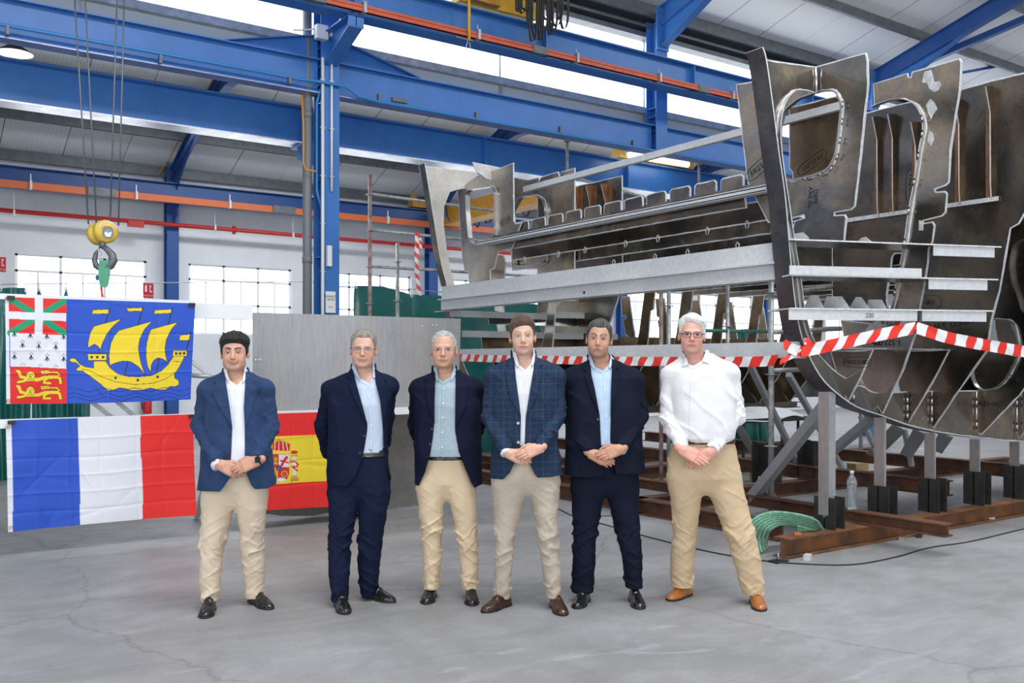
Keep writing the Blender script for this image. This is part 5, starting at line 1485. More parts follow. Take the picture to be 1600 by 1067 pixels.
tape('tape_run', [at(1432, 512, Y=4.4), at(1480, 527, Y=4.3), at(1540, 539, Y=4.2), at(1620, 552, Y=4.1), at(1690, 558, Y=4.0)], .1, parent=t2, ph=.1, slant=.03)
tape('tape_run', [at(1224, 536, Y=4.86), at(1240, 546, Y=4.83), at(1262, 552, Y=4.82)], .09, parent=t2, ph=.05)
tape('tape_run', [at(1218, 566, Y=4.9), at(1236, 556, Y=4.84), at(1258, 548, Y=4.82)], .05, parent=t2)
tape('tape_run', [at(1262, 528, Y=4.85), at(1263, 540, Y=4.83), at(1264, 556, Y=4.82)], .06, parent=t2, up=R_, period=.12)
tape('tape_run', [at(1398, 500, X=7.35), at(1415, 503, X=7.35), at(1432, 515, X=7.3)], .09, parent=t2, ph=.04)
t3 = empty('barrier_tape', at(652, 462, Y=YSc - .05), label='strip of red and white tape hanging from the middle scaffold ledger', cat='barrier tape')
tape('tape_run', [at(652, 362, Y=YSc - .05), at(651, 400, Y=YSc - .05), at(652, 430, Y=YSc - .05), at(655, 462, Y=YSc - .05)], .065, parent=t3, up=R_, period=.16, slant=.06)
tape('tape_run', [at(652, 364, Y=YSc - .06), at(657, 376, Y=YSc - .06), at(657, 391, Y=YSc - .06)], .045, parent=t3, up=R_, period=.12)

# ------------------------------------------------------------------ small things around the boat
bt = empty('water_bottle', at(1331, 797, X=7.12), label='clear plastic water bottle standing on the rusty beam by the bow post', cat='bottle')
q = at(1331, 797, X=7.12); q[2] = .272
PET = mat('clear_plastic', (.82, .9, .95), .08, trans=.85)
prof = [(0, 0), (.04, 0), (.045, .01)]
for i in range(9): prof += [(.045, .02 + i * .022), (.041, .031 + i * .022)]
prof += [(.045, .225), (.04, .26), (.02, .295), (.016, .30), (.016, .32), (0, .32)]
MB().lathe(prof, q, n=24).build('body', PET, bt)
MB().lathe([(0, .34), (.018, .34), (.018, .318), (0, .318)], q, n=16).build('cap', WHITE, bt)
sg = empty('sling_bundle', at(1215, 860, Z=0), label='coil of worn green webbing slings draped over the rusty beam ends', cat='sling')
GR2 = mat('worn_green_webbing', (.16, .36, .24), .85, noise_s=25, noise_a=.35)
for i in range(7):
    k = (i - 3) * 1.9
    P = [at(1186 + k * 2.2, 866 - abs(k) * 1.5, d=7.55 + .02 * k), at(1180 + k * 3.0, 842 + k, d=7.6 + .03 * k), at(1188 + k * 2.6, 822 + k * 1.2, d=7.66 + .03 * k), at(1212 + k * 1.6, 810 + k * 1.6, d=7.7 + .03 * k), at(1245, 813 + k * 1.6, d=7.75 + .03 * k), at(1275, 822 + k * 1.5, d=7.8 + .02 * k), at(1288 - abs(k), 829 + k * .8, d=7.85)]
    if i % 2: P += [at(1275, 833 + k, d=7.8), at(1245, 826 + k, d=7.75)]
    MB().tube(smooth_path(P, 5), .0125, 8).build('webbing', GR2, sg)
CABK = mat('rubber_cable', (.02, .02, .02), .6)
def floorcable(pts, label, r=.006):
    MB().tube(smooth_path([at(x, y, Z=r) for x, y in pts], 8), r, 6).build('floor_cable', CABK, label=label, cat='cable')
floorcable([(700, 742), (760, 752), (830, 775), (900, 808), (940, 818), (1010, 838), (1100, 860), (1180, 874), (1240, 880), (1330, 882), (1400, 870), (1450, 856), (1520, 845), (1600, 826), (1700, 806)], 'long black cable lying across the grey floor from behind the men to the right edge')
floorcable([(915, 803), (950, 806), (990, 800), (1012, 797)], 'short black cable end beside the little steel brackets', .004)
bb = empty('steel_bracket', at(1022, 797, Z=0), label='pair of small dark steel gussets welded on a strip, lying on the floor', cat='bracket')
c = at(1022, 797, Z=0)
for s in (-.07, .07):
    MB().prism([c + R_ * (s - .05) + V(0, 0, .01), c + R_ * (s + .05) + V(0, 0, .01), c + R_ * s + V(0, 0, .11)], [], F_ * .008).build('gusset', DKST, bb)
MB().bar(c - R_ * .13 + V(0, 0, .006), c + R_ * .13 + V(0, 0, .006), .06, .01).build('strip', DKST, bb)
sc_ = empty('levelling_screw', at(1216, 876, Z=0), label='steel levelling screw on a small plate at the end of the orange beam', cat='screw')
c = at(1216, 878, Z=0)
MB().box(c + V(0, 0, .008), (.14, .09, .014)).build('plate', DKST, sc_)
MB().disc(c + V(0, 0, .04), (0, 0, 1), .009, .06, 8).disc(c + V(0, 0, .03), (0, 0, 1), .018, .012, 6, smooth=False).build('bolt', STEEL, sc_)
rs = np.random.RandomState(4)
for i, (x, y, w, h, m, lb) in enumerate(((1262, 874, .09, .04, ALUP, 'pale metal offcut near the end of the orange beam'), (1247, 836, .03, .02, MATS['orange_clip'], 'tiny orange plug on the beam beside the green slings'), (1410, 843, .10, .03, ALUB, 'bright scrap piece on the floor left under the rusty beam end'),
        (1436, 839, .11, .02, DKST, 'dark scrap plate on the floor under the rusty beam end'), (1550, 812, .12, .03, ALUP, 'grey clamp piece on the floor at the right'), (1572, 806, .10, .03, ALUB, 'bright clamp piece on the floor near the right edge'), (1560, 700, .06, .04, BLACK, 'small black cable joint under the keel'),
        (1060, 745, .05, .03, mat('blue_plug', (.02, .08, .5), .4), 'blue plug on the floor left of the white-haired man'))):
    z = .0 if i != 1 else .165
    c = at(x, y, Z=z)
    if i in (6, 7): c = at(x, y + 20, Z=0)
    MB().box(c + V(0, 0, h / 2), (w, .05, h), (V(.9, .43, 0), V(-.43, .9, 0), V(0, 0, 1))).build('metal_offcut' if i not in (1, 6, 7) else 'cable_plug', m, label=lb, cat='scrap')
# bench with white cloth under the boat
bn = empty('work_bench', at(1205, 740, Z=0), label='dark low work plate under the boat, draped with a white cloth', cat='bench')
a, b = at(1158, 655, Y=9.0), at(1258, 655, Y=9.0)
zt_ = a[2]
bn.location = ((a[0] + b[0]) / 2, 9.2, 0)
MB().bar(V(a[0], 9.2, zt_ - .03), V(b[0], 9.2, zt_ - .03), .5, .06).build('top', DKST, bn)
for x in (a[0] + .1, b[0] - .1):
    for y in (9.05, 9.35): MB().box2((x - .015, y - .015, .0), (x + .015, y + .015, zt_ - .06)).build('leg', DKST, bn)
vs, fs = [], []
NU, NV = 40, 12
for j in range(NV):
    for i in range(NU):
        u, v = i / (NU - 1), j / (NV - 1)
        x = a[0] + .02 + (b[0] - a[0] - .05) * u
        y = 8.94 + .45 * v
        z = zt_ + .035 + .025 * math.sin(u * 9 + v * 4) + .09 * math.sin(u * PI) * min(1, v * 3) - (.10 * (1 - v * 5) if v < .2 else 0) * (.6 + .4 * math.sin(u * 7))
        vs.append(V(x, y, z))
for j in range(NV - 1):
    for i in range(NU - 1): fs.append((j * NU + i, j * NU + i + 1, (j + 1) * NU + i + 1, (j + 1) * NU + i))
o = link('white_cloth', mesh_from('white_cloth', vs, fs, True), WHITE); settle(o); tag(o, 'crumpled white cloth lying over the low work plate under the boat', 'cloth')
WOOD = mat('raw_wood', (.42, .28, .13), .7, noise_s=6, noise_a=.3, stretch=(1, 8, 8))
for x, y, s, lb in ((1188, 716, (.28, .12, .2), 'pale wooden block under the boat, left one'), (1216, 722, (.14, .12, .3), 'pale wooden block under the boat, right one'), (1340, 722, (.3, .15, .12), 'wooden block by the second prop under the bow')):
    c = at(x, y, Y=8.2); c[2] = s[2] / 2 + .0
    MB().box(c, s).build('wooden_block', WOOD, label=lb, cat='wood block')
for x, lb in ((1198, 'black steel stub column under the boat, beside the wooden blocks'), (1268, 'black steel stub column under the boat, left of the bow post')):
    c = at(x, 700, Y=7.2)
    MB().ibeam(V(c[0], 7.2, .17), V(c[0], 7.2, .62), .24, .24, .012, .012, up=(0, 1, 0)).build('steel_stub', DKST, label=lb, cat='steel stub')
# ------------------------------------------------------------------ people: distance fields turned into one smooth surface each
_rs = np.random.RandomState(11)
_LAT = _rs.rand(32, 32, 32).astype(np.float32) * 2 - 1
def vnoise(x, y, z):
    """smooth lattice noise on arrays"""
    xi, yi, zi = np.floor(x).astype(int), np.floor(y).astype(int), np.floor(z).astype(int)
    fx, fy, fz = x - xi, y - yi, z - zi
    fx, fy, fz = [f * f * (3 - 2 * f) for f in (fx, fy, fz)]
    g = lambda a, b, c: _LAT[(xi + a) & 31, (yi + b) & 31, (zi + c) & 31]
    c00 = g(0, 0, 0) * (1 - fx) + g(1, 0, 0) * fx; c10 = g(0, 1, 0) * (1 - fx) + g(1, 1, 0) * fx
    c01 = g(0, 0, 1) * (1 - fx) + g(1, 0, 1) * fx; c11 = g(0, 1, 1) * (1 - fx) + g(1, 1, 1) * fx
    return (c00 * (1 - fy) + c10 * fy) * (1 - fz) + (c01 * (1 - fy) + c11 * fy) * fz

def surface_net(fn, lo, hi, h):
    lo, hi = np.array(lo, float), np.array(hi, float)
    n = np.ceil((hi - lo) / h).astype(int) + 1
    ax = [lo[i] + np.arange(n[i]) * h for i in range(3)]
    X, Y, Z = np.meshgrid(*ax, indexing='ij')
    F = fn(X.ravel().astype(np.float32), Y.ravel().astype(np.float32), Z.ravel().astype(np.float32)).reshape(n)
    S = F < 0
    c = np.zeros(n - 1, int)
    for i in (0, 1):
        for j in (0, 1):
            for k in (0, 1):
                c += S[i:n[0] - 1 + i, j:n[1] - 1 + j, k:n[2] - 1 + k]
    act = (c > 0) & (c < 8)
    ids = -np.ones(n - 1, int)
    ci = np.argwhere(act)
    ids[act] = np.arange(len(ci))
    acc = np.zeros((len(ci), 3)); cnt = np.zeros(len(ci))
    corners = [(i, j, k) for i in (0, 1) for j in (0, 1) for k in (0, 1)]
    for a in corners:
        for d in range(3):
            if a[d] == 0:
                b = list(a); b[d] = 1
                fa = F[ci[:, 0] + a[0], ci[:, 1] + a[1], ci[:, 2] + a[2]]
                fb = F[ci[:, 0] + b[0], ci[:, 1] + b[1], ci[:, 2] + b[2]]
                m = (fa < 0) != (fb < 0)
                t = np.where(m, fa / np.where(fa == fb, 1, fa - fb), 0)
                p = np.array(a, float)[None, :].repeat(len(ci), 0); p[:, d] += t
                acc[m] += p[m]; cnt[m] += 1
    verts = lo + (ci + acc / cnt[:, None]) * h
    quads = []
    for d in range(3):
        u, v = (d + 1) % 3, (d + 2) % 3
        A = S.take(range(0, n[d] - 1), axis=d); B = S.take(range(1, n[d]), axis=d)
        e = np.argwhere(A != B)
        if len(e) == 0: continue
        ok = (e[:, u] > 0) & (e[:, v] > 0) & (e[:, u] < n[u] - 1) & (e[:, v] < n[v] - 1)
        e = e[ok]
        flip = A[e[:, 0], e[:, 1], e[:, 2]]
        def cell(du, dv):
            q = e.copy(); q[:, u] -= du; q[:, v] -= dv
            return ids[q[:, 0], q[:, 1], q[:, 2]]
        Q = np.stack([cell(1, 1), cell(0, 1), cell(0, 0), cell(1, 0)], 1)
        Q[~flip] = Q[~flip][:, ::-1]
        quads.append(Q)
    return verts, np.concatenate(quads)

def taubin(v, q, it=2, lam=.5, mu=-.52):
    n = len(v)
    for _ in range(it):
        for k in (lam, mu):
            s = np.zeros_like(v); c = np.zeros(n)
            for i in range(4):
                a, b = q[:, i], q[:, (i + 1) % 4]
                np.add.at(s, a, v[b]); np.add.at(c, a, 1); np.add.at(s, b, v[a]); np.add.at(c, b, 1)
            v = v + k * (s / np.maximum(c, 1)[:, None] - v)
    return v

# distance-field pieces -------------------------------------------------
def smin(a, b, k): 
    h = np.clip(.5 + .5 * (b - a) / k, 0, 1)
    return b * (1 - h) + a * h - k * h * (1 - h)
def smax(a, b, k): return -smin(-a, -b, k)
def d_cone(P, a, b, ra, rb, sy=1.0):
    x, y, z = P
    d = np.array(b, float) - np.array(a, float); L2 = (d * d).sum() + 1e-9
    t = np.clip(((x - a[0]) * d[0] + (y - a[1]) * d[1] + (z - a[2]) * d[2]) / L2, 0, 1)
    return np.sqrt((x - a[0] - t * d[0]) ** 2 + ((y - a[1] - t * d[1]) / sy) ** 2 + (z - a[2] - t * d[2]) ** 2) - (ra + (rb - ra) * t)
def d_ell(P, c, r):
    x, y, z = (P[0] - c[0]) / r[0], (P[1] - c[1]) / r[1], (P[2] - c[2]) / r[2]
    k0 = np.sqrt(x * x + y * y + z * z)
    k1 = np.sqrt((x / r[0]) ** 2 + (y / r[1]) ** 2 + (z / r[2]) ** 2) + 1e-9
    return k0 * (k0 - 1) / k1
def d_loft(P, L, n=2.3):
    """L rows: z, cx, cy, a, b (z ascending)"""
    x, y, z = P
    L = sorted(L); zz = [r[0] for r in L]
    cx, cy, a, b = [np.interp(z, zz, [r[i] for r in L]) for i in (1, 2, 3, 4)]
    u, v = np.abs(x - cx) / a, np.abs(y - cy) / b
    k = (u ** n + v ** n) ** (1 / n)
    d = (k - 1) * np.minimum(a, b)
    return np.maximum(d, np.maximum(zz[0] - z, z - zz[-1]))

def d_poly(px, py, poly, scale):
    """signed distance to a screen-traced outline, in metres on the surface"""
    inside = in_poly(px, py, poly)
    d = seg_dist(px, py, list(poly) + [poly[0]]) * scale
    return np.where(inside, -d, d)

def net_object(name, fn, lo, hi, h, m, parent, col=None, it=2):
    v, q = surface_net(fn, lo, hi, h)
    v = taubin(v, q, it)
    me = bpy.data.meshes.new(name)
    me.from_pydata(v.tolist(), [], q.tolist())
    me.polygons.foreach_set('use_smooth', [True] * len(me.polygons))
    if col is not None:
        a = me.color_attributes.new('Col', 'FLOAT_COLOR', 'POINT')
        c = col(v[:, 0], v[:, 1], v[:, 2])
        a.data.foreach_set('color', np.concatenate([c, np.ones((len(v), 1))], 1).astype(np.float32).ravel())
    return link(name, me, m, parent, world=False) if parent is not None else me

def skin_mat():
    m = mat('skin', (1, 1, 1), 0.48, vcol=True, noise_s=45, noise_a=.10, bump=.10, bump_s=160)
    b = m.node_tree.nodes['Principled BSDF']
    b.inputs['Subsurface Weight'].default_value = 0.12
    b.inputs['Subsurface Radius'].default_value = (0.012, 0.005, 0.003)
    b.inputs['Subsurface Scale'].default_value = 0.6
    return m
SKIN = skin_mat()
def hair_mat(name, c1, c2):
    if name in MATS: return MATS[name]
    return mat(name, c2, .55, noise_s=70, noise_col=c1, bump=.8, bump_s=140, stretch=(1, .5, .35))
def cloth(name, col, rough=.85, sheen=.04, s=7, a=.12, weave=320, bump=.12):
    m = mat(name, col, rough, noise_s=s, noise_a=a, bump=bump, bump_s=weave, sheen=sheen, spec=.12)
    return m
def check_mat():
    m = bpy.data.materials.new('checked_wool'); m.use_nodes = True
    N, L = m.node_tree.nodes, m.node_tree.links
    b = N['Principled BSDF']; b.inputs['Roughness'].default_value = .85; b.inputs['Specular IOR Level'].default_value = .2
    tc = N.new('ShaderNodeTexCoord'); sp = N.new('ShaderNodeSeparateXYZ'); L.new(tc.outputs['Object'], sp.inputs[0])
    n = N.new('ShaderNodeTexNoise'); n.inputs['Scale'].default_value = 160; n.inputs['Detail'].default_value = 3; L.new(tc.outputs['Object'], n.inputs[0])
    r = N.new('ShaderNodeValToRGB'); r.color_ramp.elements[0].position = .35; r.color_ramp.elements[1].position = .65
    r.color_ramp.elements[0].color = (.007, .016, .042, 1); r.color_ramp.elements[1].color = (.022, .045, .092, 1)
    L.new(n.outputs['Fac'], r.inputs[0]); cur = r.outputs[0]
    def lines(src, period, off, width, col, f):
        nonlocal cur
        ad = N.new('ShaderNodeMath'); ad.operation = 'ADD'; L.new(src, ad.inputs[0]); ad.inputs[1].default_value = off
        md = N.new('ShaderNodeMath'); md.operation = 'FLOORED_MODULO'; L.new(ad.outputs[0], md.inputs[0]); md.inputs[1].default_value = period
        lt = N.new('ShaderNodeMath'); lt.operation = 'LESS_THAN'; L.new(md.outputs[0], lt.inputs[0]); lt.inputs[1].default_value = width
        ml = N.new('ShaderNodeMath'); ml.operation = 'MULTIPLY'; L.new(lt.outputs[0], ml.inputs[0]); ml.inputs[1].default_value = f
        mx = N.new('ShaderNodeMix'); mx.data_type = 'RGBA'; L.new(ml.outputs[0], mx.inputs[0]); L.new(cur, mx.inputs[6]); mx.inputs[7].default_value = (*col, 1)
        cur = mx.outputs[2]
    for src in (sp.outputs[0], sp.outputs[2]):
        lines(src, .082, 3.0, .003, (.045, .12, .24), .42)
        lines(src, .082, 3.041, .003, (.09, .05, .05), .4)
    L.new(cur, b.inputs['Base Color'])
    MATS['checked_wool'] = m
    return m

class Man:
    def __init__(s, cx, d, label):
        s.cx, s.d, s.X0 = cx, d, (cx - 800) / FPX * d
        loc = V(SY * d + CY * s.X0, CY * d - SY * s.X0, 0)
        s.root = empty('person', loc, -YAW, label=label, cat='person')
    def kp(s, px, py, dy=0.0):
        D = s.d + dy
        return np.array(((px - 800) / FPX * D - s.X0, dy, CH - (py - HZ) / FPX * D))
    def proj(s, P):
        D = s.d + P[1]
        return 800 + FPX * (P[0] + s.X0) / D, HZ - FPX * (P[2] - CH) / D
    def loft(s, rows, n=2.3):
        """rows: (py, xl, xr, b, cy) silhouette in pixels"""
        out = []
        for py, xl, xr, b, cy in rows:
            a, c = s.kp(xl, py, cy), s.kp(xr, py, cy)
            out.append((a[2], (a[0] + c[0]) / 2, cy, (c[0] - a[0]) / 2, b))
        return out
    def hit(s, fn, px, py, y0=-.45, y1=.3):
        ys = np.linspace(y0, y1, 376)
        P = np.array([s.kp(px, py, y) for y in ys]).T
        f = fn(P[0], P[1], P[2])
        i = np.argmax(f < 0)
        return Vector(P[:, i]) if f[i] < 0 else Vector(s.kp(px, py, 0))

def folds(P, seed, amp, wx, wy, wz, sl=0.0):
    x, y, z = P
    a = vnoise(x * wx + seed, y * wy + seed * 2, (z + sl * x) * wz)
    b = vnoise(x * wx * 2.1 + seed + 7, y * wy * 2, (z + sl * x) * wz * 2.1 + 3)
    return amp * (1.5 * (.3 - np.maximum(0, 1 - 3.2 * np.abs(a)) ** 1.4) + b * .35)

def build_head(M, S):
    """S: eye (px,py) midpoint between eyes on the head axis, yaw, roll, pitch, k (size), colours"""
    yaw, roll, pitch, k = [S.get(q, v) for q, v in (('yaw', 0), ('roll', 0), ('pitch', 0), ('k', 1.0))]
    c = M.kp(*S['c'], S.get('hy', -.03))
    Rm = (Matrix.Rotation(yaw, 3, 'Z') @ Matrix.Rotation(pitch, 3, 'X') @ Matrix.Rotation(roll, 3, 'Y'))
    Ra = np.array(Rm)
    wd = S.get('wide', 1.0)
    def loc(P):
        q = np.stack([P[0] - c[0], P[1] - c[1], P[2] - c[2]])
        q = Ra.T @ q / k
        q[0] /= wd
        return q
    def world(p):
        q = np.array(p, float) * k; q[0] *= wd
        return Vector(Ra @ q + c)
    sm, jaw = S.get('smile', 0.0), S.get('jaw', 1.0)
    nl = S.get('nose', 1.0)
    mw = S.get('mw', 1.05)
    def face(P, ears=True):
        q = loc(P)
        x, y, z = q
        ax = np.abs(x); Q = (ax, y, z)
        f = d_ell(q, (0, .016, .030), (.075, .097, .090))
        f = smin(f, d_ell(q, (0, -.020, -.030), (.0655, .070, .083)), .03)
        f = smin(f, d_ell(Q, (.022 * jaw, -.022, -.078), (.036, .052, .036)), .03)
        f = smin(f, d_ell(q, (0, -.068, -.100), (.024 * jaw, .020, .017)), .022)
        f = smin(f, d_ell(Q, (.037, -.060, -.040), (.023, .020, .026)), .02)
        f = smin(f, d_ell(Q, (.024, -.082, .020), (.026, .009, .008)), .014)
        f = smax(f, -d_ell(Q, (.031, -.103, -.001), (.019, .020, .012)), .012)
        ez = z - .0 + .06 * (ax - .031)
        eb = d_ell(Q, (.031, -.071, -.001), (.0152, .0152, .0142))
        sl = d_ell((ax, y, ez), (.031, -.092, -.001), (.0140, .022, S.get('lid', .0048)))
        eb = np.maximum(eb, -sl)
        f = smin(f, eb, .004)
        f = np.maximum(f, -np.maximum(sl, -(y + .070)))
        f = smin(f, d_cone(q, (0, -.084, .006), (0, -.108, -.034 * nl), .0075, .0115), .010)
        f = smin(f, d_ell(Q, (.0115, -.098, -.040 * nl), (.0085, .010, .0075)), .006)
        f = smax(f, -d_ell(Q, (.0065, -.104, -.0475 * nl), (.0035, .005, .003)), .002)
        zm = z - sm * (ax * ax) * 16
        xm = x / mw
        f = smin(f, d_ell((x, y, zm), (0, -.081, -.070), (.027, .0115, .016)), .014)
        f = smin(f, d_ell((xm, y + 2.5 * xm * xm * 0, zm), (0, -.0905, -.0670), (.0225, .0062, .0032)), .004)
        f = smin(f, d_ell((xm, y, zm), (0, -.0905, -.0745), (.0195, .0065, .0040)), .004)
        f = smax(f, -d_ell((xm, y, zm), (0, -.102, -.0705), (.026, .0085, .0012)), .002)
        # cheek folds
        f = smax(f, -d_cone(Q, (.018, -.106, -.040), (.034, -.092, -.066), .0022, .0018), .006) if S.get('fold', 1) else f
        if ears:
            e = d_ell((ax, y - .15 * (z + .01), z), (.0790, .014, -.010), (.0105, .0195, .032))
            e = smax(e, -d_ell((ax, y - .15 * (z + .01), z), (.087, .010, -.006), (.008, .011, .019)), .004)
            f = smin(f, e, .006)
        return f * k
    nb = S.get('nb', (0, 0))
    n0 = world((0, .015, -.075)); n1 = Vector(M.kp(*S['neck'], .03))
    def neck(P): return d_cone(P, n0, n1, .056 * k, S.get('nr', .062) + .004)
    def body(P):
        x, y, z = P
        f = smin(face(P), neck(P), .022)
        return f
    def F(x, y, z): return body((x, y, z))
    sk, lipc, browc = S['skin'], S.get('lip', (.50, .18, .15)), S['brow']
    def colour(x, y, z):
        q = loc((x, y, z)); ax = np.abs(q[0])
        c_ = np.tile(np.array(sk, float), (len(x), 1))
        def blend(w, col):
            w = np.clip(w, 0, 1)[:, None]
            nonlocal c_
            c_ = c_ * (1 - w) + np.array(col) * w
        red = (sk[0] * 1.03, sk[1] * .72, sk[2] * .66)
        g = lambda cx_, cz_, sx, sz: np.exp(-((ax - cx_) / sx) ** 2 - ((q[2] - cz_) / sz) ** 2) * (q[1] < -.03)
        blend(g(.040, -.035, .022, .020) * S.get('flush', .5), red)
        blend(g(0, -.038, .014, .014) * S.get('flush', .5), red)
        blend((ax > .070) * .45, red)
        shade = tuple(v * .8 for v in sk)
        if S.get('stubble'):
            blend(((q[1] < -.02) & (q[2] < -.050)) * np.clip((-q[2] - .045) / .03, 0, 1) * S['stubble'], (sk[0] * .55, sk[1] * .55, sk[2] * .6))
        zm = q[2] - sm * ax * ax * 16
        lip = ((ax / (.0235 * mw)) ** 2 + ((zm + .0710) / .0072) ** 2 < 1) & (q[1] < -.07)
        blend(lip * .7, lipc)
        blend(((ax < .026 * mw) & (np.abs(zm + .0705) < .0015) & (q[1] < -.08)) * .8, (.10, .03, .03))
        bz = .0225 + .006 * np.sin(np.clip((ax - .010) / .04, 0, 1) * PI * .8)
        brow = (ax > .010) & (ax < .050) & (np.abs(q[2] - bz) < S.get('bw', .0042) * (1.2 - .5 * (ax - .01) / .04)) & (q[1] < -.05)
        blend(brow * S.get('ba', .85), browc)
        lash = (((ax - .031) / .0165) ** 2 + ((q[2] - .0015) / .0068) ** 2 < 1) & (q[1] < -.06)
        blend(lash * .55, (sk[0] * .35, sk[1] * .28, sk[2] * .25))
        return c_
    r = .14 * k
    lo = np.minimum(c - [r, r * 1.05, .16 * k], np.array(n1) - .08); hi = np.maximum(c + [r, r * 1.05, .16 * k], np.array(n1) + .075)
    hv, hq = surface_net(F, lo, hi, .0026)
    hv = taubin(hv, hq, 2)
    hc = colour(hv[:, 0], hv[:, 1], hv[:, 2])
    # eyes
    for sx in (-1, 1):
        e = MB()
        o = world((sx * .031, -.0715, -.001))
        fwd = Vector(Ra @ np.array([0, -1, 0])); upv = Vector(Ra @ np.array([0, 0, 1])); rt = fwd.cross(upv)
        gz = (fwd + Vector((S.get('gaze', 0), 0, 0))).normalized()
        e.lathe([(.0138 * k * math.sin(t), .0138 * k * math.cos(t)) for t in np.linspace(0, PI * .75, 14)], o, (gz.cross(upv).normalized(), upv, gz), 24)
        ob = link('eye', mesh_from('eye', e.v, e.f, True), [mat('eye_white', (.62, .60, .58), .25), mat('iris_' + S.get('iris', 'brown'), {'brown': (.05, .025, .015), 'blue': (.10, .17, .22)}[S.get('iris', 'brown')], .15), mat('pupil', (.004, .004, .004), .1)], M.root, world=False)
        mi = []
        for p_ in ob.data.polygons:
            cc = (p_.center - o); ang = cc.normalized().dot(gz)
            mi.append(2 if ang > .975 else (1 if ang > .885 else 0))
        ob.data.polygons.foreach_set('material_index', mi)
    # hair
    H = S['hair']
    def hairfn(x, y, z):
        P = (x, y, z)
        q = loc(P); ax = np.abs(q[0])
        th = H.get('th', .011)
        base = d_ell(q, (0, .016, .030), (.075, .097, .090))
        base = smin(base, d_ell(q, (0, -.015, .0), (.072, .068, .075)), .02)
        top = np.clip((q[2] - .015) / .085, 0, 1)
        top = top * top * (3 - 2 * top)
        # hairline: height wanted for each depth, lower behind the ears
        hl = H.get('line', .062)
        ln = np.interp(q[1], [-.12, -.085, -.066, -.050, -.034, -.018, -.010, .000, .022, .034, .10], [hl + .004, hl, hl - .004, hl - .012, .030, H.get('burn', -.010), H.get('burn', -.010), .018, .020, -.045, H.get('nape', -.075)])
        ln = ln + H.get('recede', .0) * np.exp(-((ax - .042) / .018) ** 2) * (q[1] < -.02) - .002 * vnoise(q[0] * 120, q[1] * 60, q[2] * 0)
        if 'part' in H: ln = ln + H['part'] * q[0]
        g = ln - q[2]
        fade = np.clip(-g / .030, 0, 1) ** .7
        side = .45 + .55 * top
        f = base - .0015 - th * side * fade - (H.get('top', .006)) * top * fade * (1 + H.get('quiff', 0) * np.clip(-q[1] / .08, 0, 1))
        f = f - (.0026 * vnoise(q[0] * 130, q[1] * 38, q[2] * 60 + H.get('seed', 0)) + .0035 * vnoise(q[0] * 45, q[1] * 22, q[2] * 28 + 5)) * fade
        f = smax(f, g * .8, .003)
        return f * k
    r = .13 * k
    net_object('hair', hairfn, c - [r, r, .11 * k], c + [r, r * 1.1, .155 * k], .0028, hair_mat(H['name'], H['c1'], H['c2']), M.root, it=1)
    # glasses
    G = S.get('glasses')
    if G:
        gm = mat(*G['mat']) if isinstance(G['mat'], tuple) else G['mat']
        mb = MB(); ln_ = MB()
        n_ = 28
        for sx in (-1, 1):
            P = []
            for t in np.linspace(0, 2 * PI, n_, endpoint=False):
                a_, b_ = math.cos(t), math.sin(t)
                e_ = G.get('sq', 1.0)
                P.append(world((sx * G.get('cx', .032) + G['rx'] * math.copysign(abs(a_) ** e_, a_), -.1045 + .012 * abs(G['rx'] * a_) / .025 * (1 if a_ * sx > 0 else 0), G.get('z', -.004) + G['rz'] * math.copysign(abs(b_) ** e_, b_))))
            mb.tube(P, G.get('r', .0013), 6, closed=True)
            ln_.prism(P, [], Vector(Ra @ np.array([0, .0008, 0])))
        xb = G.get('cx', .032) - G['rx']
        mb.tube([world((-xb, -.104, .002)), world((-xb * .4, -.108, .005)), world((xb * .4, -.108, .005)), world((xb, -.104, .002))], G.get('r', .0013), 6)
        mb.build_local = True
        ob = link('glasses_frame', mesh_from('glasses_frame', mb.v, mb.f, True), gm, M.root, world=False)
        for sx in (-1, 1):
            t_ = MB()
            xo = G.get('cx', .032) + G['rx']
            t_.tube([world((sx * xo, -.094, .002)), world((sx * .072, -.075, .004)), world((sx * .080, -.02, .006)), world((sx * .082, .012, .012)), world((sx * .080, .03, -.005))], G.get('rt', .0014), 6)
            tb = link('temple', mesh_from('temple', t_.v, t_.f, True), gm, ob, world=False)
        link('lens', mesh_from('lens', ln_.v, ln_.f), mat('lens_glass', (.95, .97, 1), .03, trans=1.0, ior=1.06, spec=.1), ob, world=False)
    return dict(face=face, neck=neck, body=body, world=world, v=hv, q=hq, c=hc, cpos=c)

